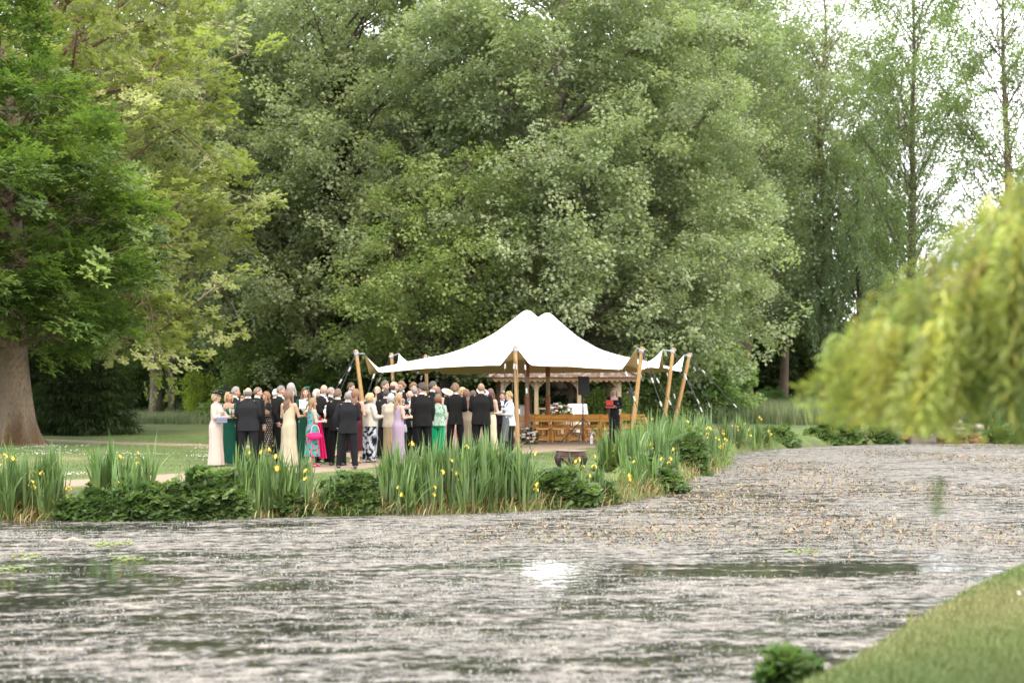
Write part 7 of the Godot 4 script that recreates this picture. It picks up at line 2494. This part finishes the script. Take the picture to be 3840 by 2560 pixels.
func handbag(label: String, at: Vector3) -> void:
	var g := thing("handbag", label, "handbag", at - Vector3(0, 0.30, 0), 0.2)
	var m := Mb.new()
	shell(m, dense([[-0.075, 0.05, 0.03, 0, 0.02], [-0.06, 0.13, 0.07, 0, 0.03], [0.0, 0.17, 0.085, 0, 0.05], [0.05, 0.14, 0.06, 0, 0.05], [0.09, 0.085, 0.03, 0, 0.06], [0.095, 0.02, 0.01, 0, 0]], 0.015), 40, 2.0, 11)
	part(g, "pouch", m.done(), cloth("hot_pink", Color(0.72, 0.015, 0.14), 0.5))
	m = Mb.new()
	var pts := PackedVector3Array()
	var rad := PackedFloat32Array()
	for i in 13:
		var a := PI * i / 12.0
		pts.append(Vector3(cos(a) * 0.095, 0.075 + sin(a) * 0.19, 0))
		rad.append(0.010)
	m.tube(pts, rad, 8)
	part(g, "handle", m.done(), mat("pale_handle", Color(0.6, 0.42, 0.45), 0.4))


func shawl(label: String, at: Vector3) -> void:
	var g := thing("shawl", label, "shawl", at)
	var m := Mb.new()
	var s0 := -1
	for r in 15:
		var t := r / 14.0
		var s := m.v.size()
		for i in 12:
			var u := i / 11.0 - 0.5
			m.vert(Vector3(0.02 + 0.09 * t + u * (0.09 + 0.10 * t), -0.98 * t, 0.02 * sin(u * 16.0 + t * 2.0) + 0.03 * sin(PI * t)))
		if s0 >= 0:
			for i in 11: m.quad(s0 + i, s + i, s + i + 1, s0 + i + 1)
		s0 = s
	part(g, "drape", m.done(), cloth("hot_pink", Color.WHITE))


func card(label: String, at: Vector3, yaw: float) -> void:
	var g := thing("printed_card", label, "card", at, yaw)
	var m := Mb.new()
	m.box(Vector3(0.17, 0.215, 0.003), Transform3D(Basis.from_euler(Vector3(-0.2, 0, 0.05)), Vector3(0, 0.06, 0)))
	part(g, "sheet", m.done(), mat("white_card", Color(0.62, 0.63, 0.67), 0.6))
	m = Mb.new()
	for k in 5: m.box(Vector3([0.1, 0.07, 0.11, 0.08, 0.1][k], 0.004, 0.001), Transform3D(Basis.from_euler(Vector3(-0.2, 0, 0.05)), Vector3(0.0, 0.11 - k * 0.022, 0.003 + 0.0)))
	part(g, "print", m.done(), mat("card_ink", Color(0.3, 0.3, 0.33), 0.7))


func bouquet(label: String, at: Vector3, r: float) -> void:
	var g := thing("bouquet", label, "bouquet", at)
	rng.seed = 33
	var m := Mb.new()
	for k in 46:
		var d := Vector3(rnd(-1, 1), rnd(-0.6, 1), rnd(-1, 1)).normalized()
		var p := d * r * 0.8
		m.tint = Color(0.70, 0.67, 0.58) * rnd(0.9, 1.08)
		m.ball(p, Vector3.ONE * rnd(0.03, 0.045), 8, 5)
		for q in 4: m.ball(p + Vector3(rnd(-1, 1), rnd(-1, 1), rnd(-1, 1)) * 0.025, Vector3.ONE * 0.022, 6, 4)
	part(g, "blossom", m.done(), mat("blossom", Color.WHITE))
	m = Mb.new()
	for k in 7: m.tube(PackedVector3Array([Vector3(rnd(-0.03, 0.03), -0.05, rnd(-0.03, 0.03)), Vector3(rnd(-0.03, 0.03), -0.3, rnd(-0.03, 0.03))]), PackedFloat32Array([0.007, 0.006]), 5)
	part(g, "stem", m.done(), mat("green_stem", Color(0.08, 0.14, 0.04), 0.7))


func baby(label: String, at: Vector3) -> void:
	var g := thing("person", label, "baby", at, 0.5, "wedding guests standing by the tent")
	var f := Field.new(Vector3(-0.16, -0.3, -0.14), Vector3(0.16, 0.12, 0.16), 0.012)
	f.egg(Vector3(0, 0.03, 0), Vector3(0.055, 0.062, 0.062), 0.02)
	f.bone(Vector3(0, -0.02, 0), Vector3(0, -0.20, 0.03), 0.06, 0.075, 0.03)
	f.bone(Vector3(0.05, -0.06, 0.02), Vector3(0.10, -0.12, 0.06), 0.028, 0.022, 0.02)
	f.bone(Vector3(-0.05, -0.06, 0.02), Vector3(-0.10, -0.12, 0.06), 0.028, 0.022, 0.02)
	f.bone(Vector3(0.04, -0.2, 0.03), Vector3(0.06, -0.25, 0.10), 0.04, 0.03, 0.02)
	f.bone(Vector3(-0.04, -0.2, 0.03), Vector3(-0.06, -0.25, 0.10), 0.04, 0.03, 0.02)
	var m := Mb.new()
	f.mesh(m)
	for i in m.v.size():
		var p := m.v[i]
		var c := Color(0.56, 0.35, 0.27)
		if p.y < -0.035: c = Color(0.64, 0.62, 0.60)
		elif p.y > 0.05 or p.z < -0.01: c = Color(0.12, 0.07, 0.04)
		m.c[i] = c
	part(g, "body", m.done(), cloth("own_colours", Color.WHITE)).rotation = Vector3(0.2, 0, -0.5)


func plate(label: String, at: Vector3) -> void:
	var g := thing("plate", label, "plate", at)
	var m := Mb.new()
	m.lathe([[0.0, 0.0], [0.09, 0.0], [0.155, 0.014], [0.157, 0.018], [0.09, 0.006], [0.0, 0.006]], 28)
	part(g, "dish", m.done(), mat("grey_plate", Color(0.16, 0.18, 0.17), 0.35))
	for k in 7:
		var c := Mb.new()
		c.ball(Vector3(cos(k * 0.9) * 0.075 * (1 if k else 0), 0.022, sin(k * 0.9) * 0.075 * (1 if k else 0)), Vector3(0.026, 0.018, 0.026), 8, 5)
		part(g, "canape", c.done(), mat("canape", Color(0.55, 0.40, 0.22), 0.7))

# ---------------------------------------------------------------- near willow

func build_willow() -> void:
	rng.seed = 91
	var base := Vector3(4.3, height(4.3, -8.6), -8.6)
	var t := thing("willow_tree", "yellow green weeping willow leaning over the close bank, blurred and near", "tree", base)
	var trunk := Mb.new()
	trunk.tube(PackedVector3Array([Vector3(0, -0.2, 0), Vector3(-0.05, 0.7, 0), Vector3(-0.2, 1.6, 0.05), Vector3(-0.3, 2.2, 0.0), Vector3(-0.28, 2.7, 0.0)]), PackedFloat32Array([0.26, 0.19, 0.15, 0.11, 0.06]), 12)
	var twig := Mb.new()
	twig.tint = Color(1, 1, 1)
	var strand := willow_strand()
	var xf := []
	var cs := PackedColorArray()
	# limbs arch out to the left over the water and a few to other sides: end point on plan, crest height
	var ends := [[-2.45, 0.25, 2.30, 2.75], [-2.32, -0.35, 2.45, 2.95], [-2.2, 0.6, 2.5, 3.0], [-2.1, 0.0, 2.62, 3.15], [-2.0, -0.6, 2.7, 3.2], [-1.92, 0.7, 2.75, 3.25], [-1.85, 0.2, 2.8, 3.4], [-1.8, -0.3, 2.85, 3.5], [-1.72, 0.9, 2.85, 3.5], [-1.65, -0.8, 2.9, 3.6], [-1.6, 0.4, 2.95, 3.7], [-1.5, 0.0, 2.95, 3.8],
		[-2.0, 0.3, 2.5, 2.9], [-1.8, 0.5, 2.5, 2.9], [-1.6, -0.2, 2.6, 3.1], [-1.2, 0.2, 3.0, 3.9], [-0.9, 1.2, 3.0, 3.9], [-0.8, -1.2, 3.1, 4.0], [-0.4, 0.5, 3.2, 4.2], [0.5, 1.4, 2.8, 4.0], [1.2, 0.2, 2.8, 4.0], [0.9, -1.1, 2.8, 4.0]]
	for e in ends:
		var a := Vector3(-0.25, rnd(1.7, 2.6) - base.y + 0.4, 0.0)
		var tip := Vector3(e[0], float(e[2]) - base.y, e[1])
		var ctl := Vector3(float(e[0]) * 0.55, float(e[3]) - base.y + 0.5, float(e[1]) * 0.5)
		var pts := PackedVector3Array()
		var rad := PackedFloat32Array()
		for q in 10:
			pts.append(bez(a, ctl, tip, q / 9.0))
			rad.append(lerpf(0.035, 0.004, q / 9.0))
		trunk.tube(pts, rad, 6, false)
		for k in 34:
			var u := rnd(0.3, 1.0) * 8.99
			var p := pts[int(u)].lerp(pts[int(u) + 1], u - int(u)) + Vector3(rnd(-0.16, 0.16), rnd(-0.05, 0.08), rnd(-0.2, 0.2))
			# the curtain hangs higher out at the tip and lower towards the trunk
			var low := lerpf(1.94, 2.08, smoothstep(-1.8, -2.6, p.x)) - base.y + rnd(-0.04, 0.5)
			var len := clampf(p.y - low, 0.22, 1.4)
			var lean := Vector3(rnd(-0.22, 0.12), -1, rnd(-0.2, 0.2)).normalized()
			var b := Basis(lean.cross(Vector3.BACK).normalized(), -lean, Vector3.ZERO)
			b.z = b.x.cross(b.y).normalized()
			b = b * Basis(Vector3.UP, rnd(0, TAU))
			xf.append(Transform3D(b.scaled_local(Vector3(1, len, 1)), p))
			cs.append(Color(0.29, 0.33, 0.105).lerp([Color(0.46, 0.41, 0.10), Color(0.20, 0.27, 0.10), Color(0.42, 0.44, 0.18)][k % 3], rnd(0, 1)) * rnd(0.8, 1.15))
		twig.tube(PackedVector3Array([pts[9], pts[9] + Vector3(-0.05, -0.15, 0)]), PackedFloat32Array([0.004, 0.002]), 4)
	# the rounded outside of the near half of the crown
	var rim := [[-2.7, 2.08], [-2.51, 2.37], [-2.27, 2.67], [-1.71, 3.07], [-1.3, 3.25]]
	for k in 430:
		var x := -2.62 + 1.2 * pow(rnd(0, 1), 0.8)
		var z := rnd(-0.75, 0.75)
		var top := along(rim, x) - 0.25 * z * z + 0.16 * noise.get_noise_2d(x * 3.5, z * 3.0)
		var low := lerpf(2.0, 2.1, smoothstep(-1.8, -2.6, x))
		var y := lerpf(top, low + 0.25, pow(rnd(0, 1), 1.5))
		var lump := noise.get_noise_3d(x * 3.2, y * 1.6, z * 3.0)
		if lump < -0.04 + rnd(-0.1, 0.1): continue
		var lean := Vector3(rnd(-0.35, 0.1), -1, rnd(-0.25, 0.25)).normalized()
		var b := Basis(lean.cross(Vector3.BACK).normalized(), -lean, Vector3.ZERO)
		b.z = b.x.cross(b.y).normalized()
		xf.append(Transform3D((b * Basis(Vector3.UP, rnd(0, TAU))).scaled_local(Vector3(1, clampf(rnd(0.3, 0.9), 0.1, y - low + 0.25), 1)), Vector3(x, y - base.y, z)))
		cs.append(Color(0.29, 0.33, 0.11).lerp([Color(0.46, 0.41, 0.11), Color(0.20, 0.27, 0.11), Color(0.42, 0.44, 0.20)][k % 3], rnd(0, 1)) * rnd(0.7, 1.1) * (1.0 + 1.2 * maxf(0.0, lump)))
	# the low spray that sticks out over the dark wood, and one lone trailing shoot
	for q in [[-2.62, 2.22, 0.2], [-2.68, 2.14, 0.1], [-2.56, 2.2, 0.3], [-2.7, 2.1, 0.15]]:
		var p := Vector3(q[0], float(q[1]) - base.y, q[2])
		twig.tube(PackedVector3Array([Vector3(-2.2, 2.45 - base.y, 0.2), p]), PackedFloat32Array([0.006, 0.003]), 4)
		for k in 5:
			var lean := Vector3(-0.75, -0.75 + rnd(-0.3, 0.3), rnd(-0.3, 0.3)).normalized()
			var b := Basis(lean.cross(Vector3.BACK).normalized(), -lean, Vector3.ZERO)
			b.z = b.x.cross(b.y).normalized()
			xf.append(Transform3D((b * Basis(Vector3.UP, rnd(0, TAU))).scaled_local(Vector3(1, rnd(0.2, 0.36), 1)), p + Vector3(rnd(0.0, 0.3), rnd(-0.05, 0.1), 0)))
			cs.append(Color(0.34, 0.38, 0.10) * rnd(0.8, 1.2))
	var hang := Vector3(2.106 - base.x, 0, 0.2)
	twig.tint = Color(0.8, 0.9, 0.5)
	twig.tube(PackedVector3Array([Vector3(hang.x + 0.1, 2.5 - base.y, 0.2), Vector3(hang.x + 0.02, 2.0 - base.y, 0.2), Vector3(hang.x, 1.693 - base.y, 0.2)]), PackedFloat32Array([0.003, 0.002, 0.002]), 4)
	for k in 2:
		xf.append(Transform3D(Basis(Vector3.UP, k * 1.7).scaled(Vector3(0.8, 0.19, 0.8)), Vector3(hang.x, 1.603 - base.y, 0.2)))
		cs.append(Color(0.2, 0.3, 0.10))
	part(t, "trunk", trunk.done(), mat("willow_bark", Color(0.24, 0.17, 0.08), 0.9, {"uv1_triplanar": true, "uv1_scale": Vector3(2, 1, 2), "albedo_texture": bark_tex}))
	part(t, "branchwork", twig.done(), mat("willow_twig", Color(0.30, 0.24, 0.06), 0.7), "stuff")
	scatter(t, "crown", strand, leafy, xf, cs)


# one hanging strand, unit long, with slim leaves along it
func willow_strand() -> ArrayMesh:
	var m := Mb.new()
	m.tint = Color(1.0, 0.8, 0.5)
	m.tube(PackedVector3Array([Vector3.ZERO, Vector3(0.01, -0.5, 0), Vector3(0, -1, 0)]), PackedFloat32Array([0.0025, 0.002, 0.001]), 3, false)
	for k in 46:
		var y := -float(k) / 46.0
		var a := rnd(0, TAU)
		var out := Vector3(cos(a), rnd(-0.25, 0.1), sin(a))
		var w := Vector3(-sin(a), rnd(-0.1, 0.1), cos(a)) * 0.0075
		m.tint = Color(1, 1, 1) * rnd(0.75, 1.3)
		var p := Vector3(0, y, 0)
		var l := rnd(0.05, 0.085)
		m.face([p, p + out * l * 0.5 + w + Vector3(0, -0.02, 0), p + out * l + Vector3(0, -0.075, 0), p + out * l * 0.5 - w + Vector3(0, -0.02, 0)])
	return m.done()
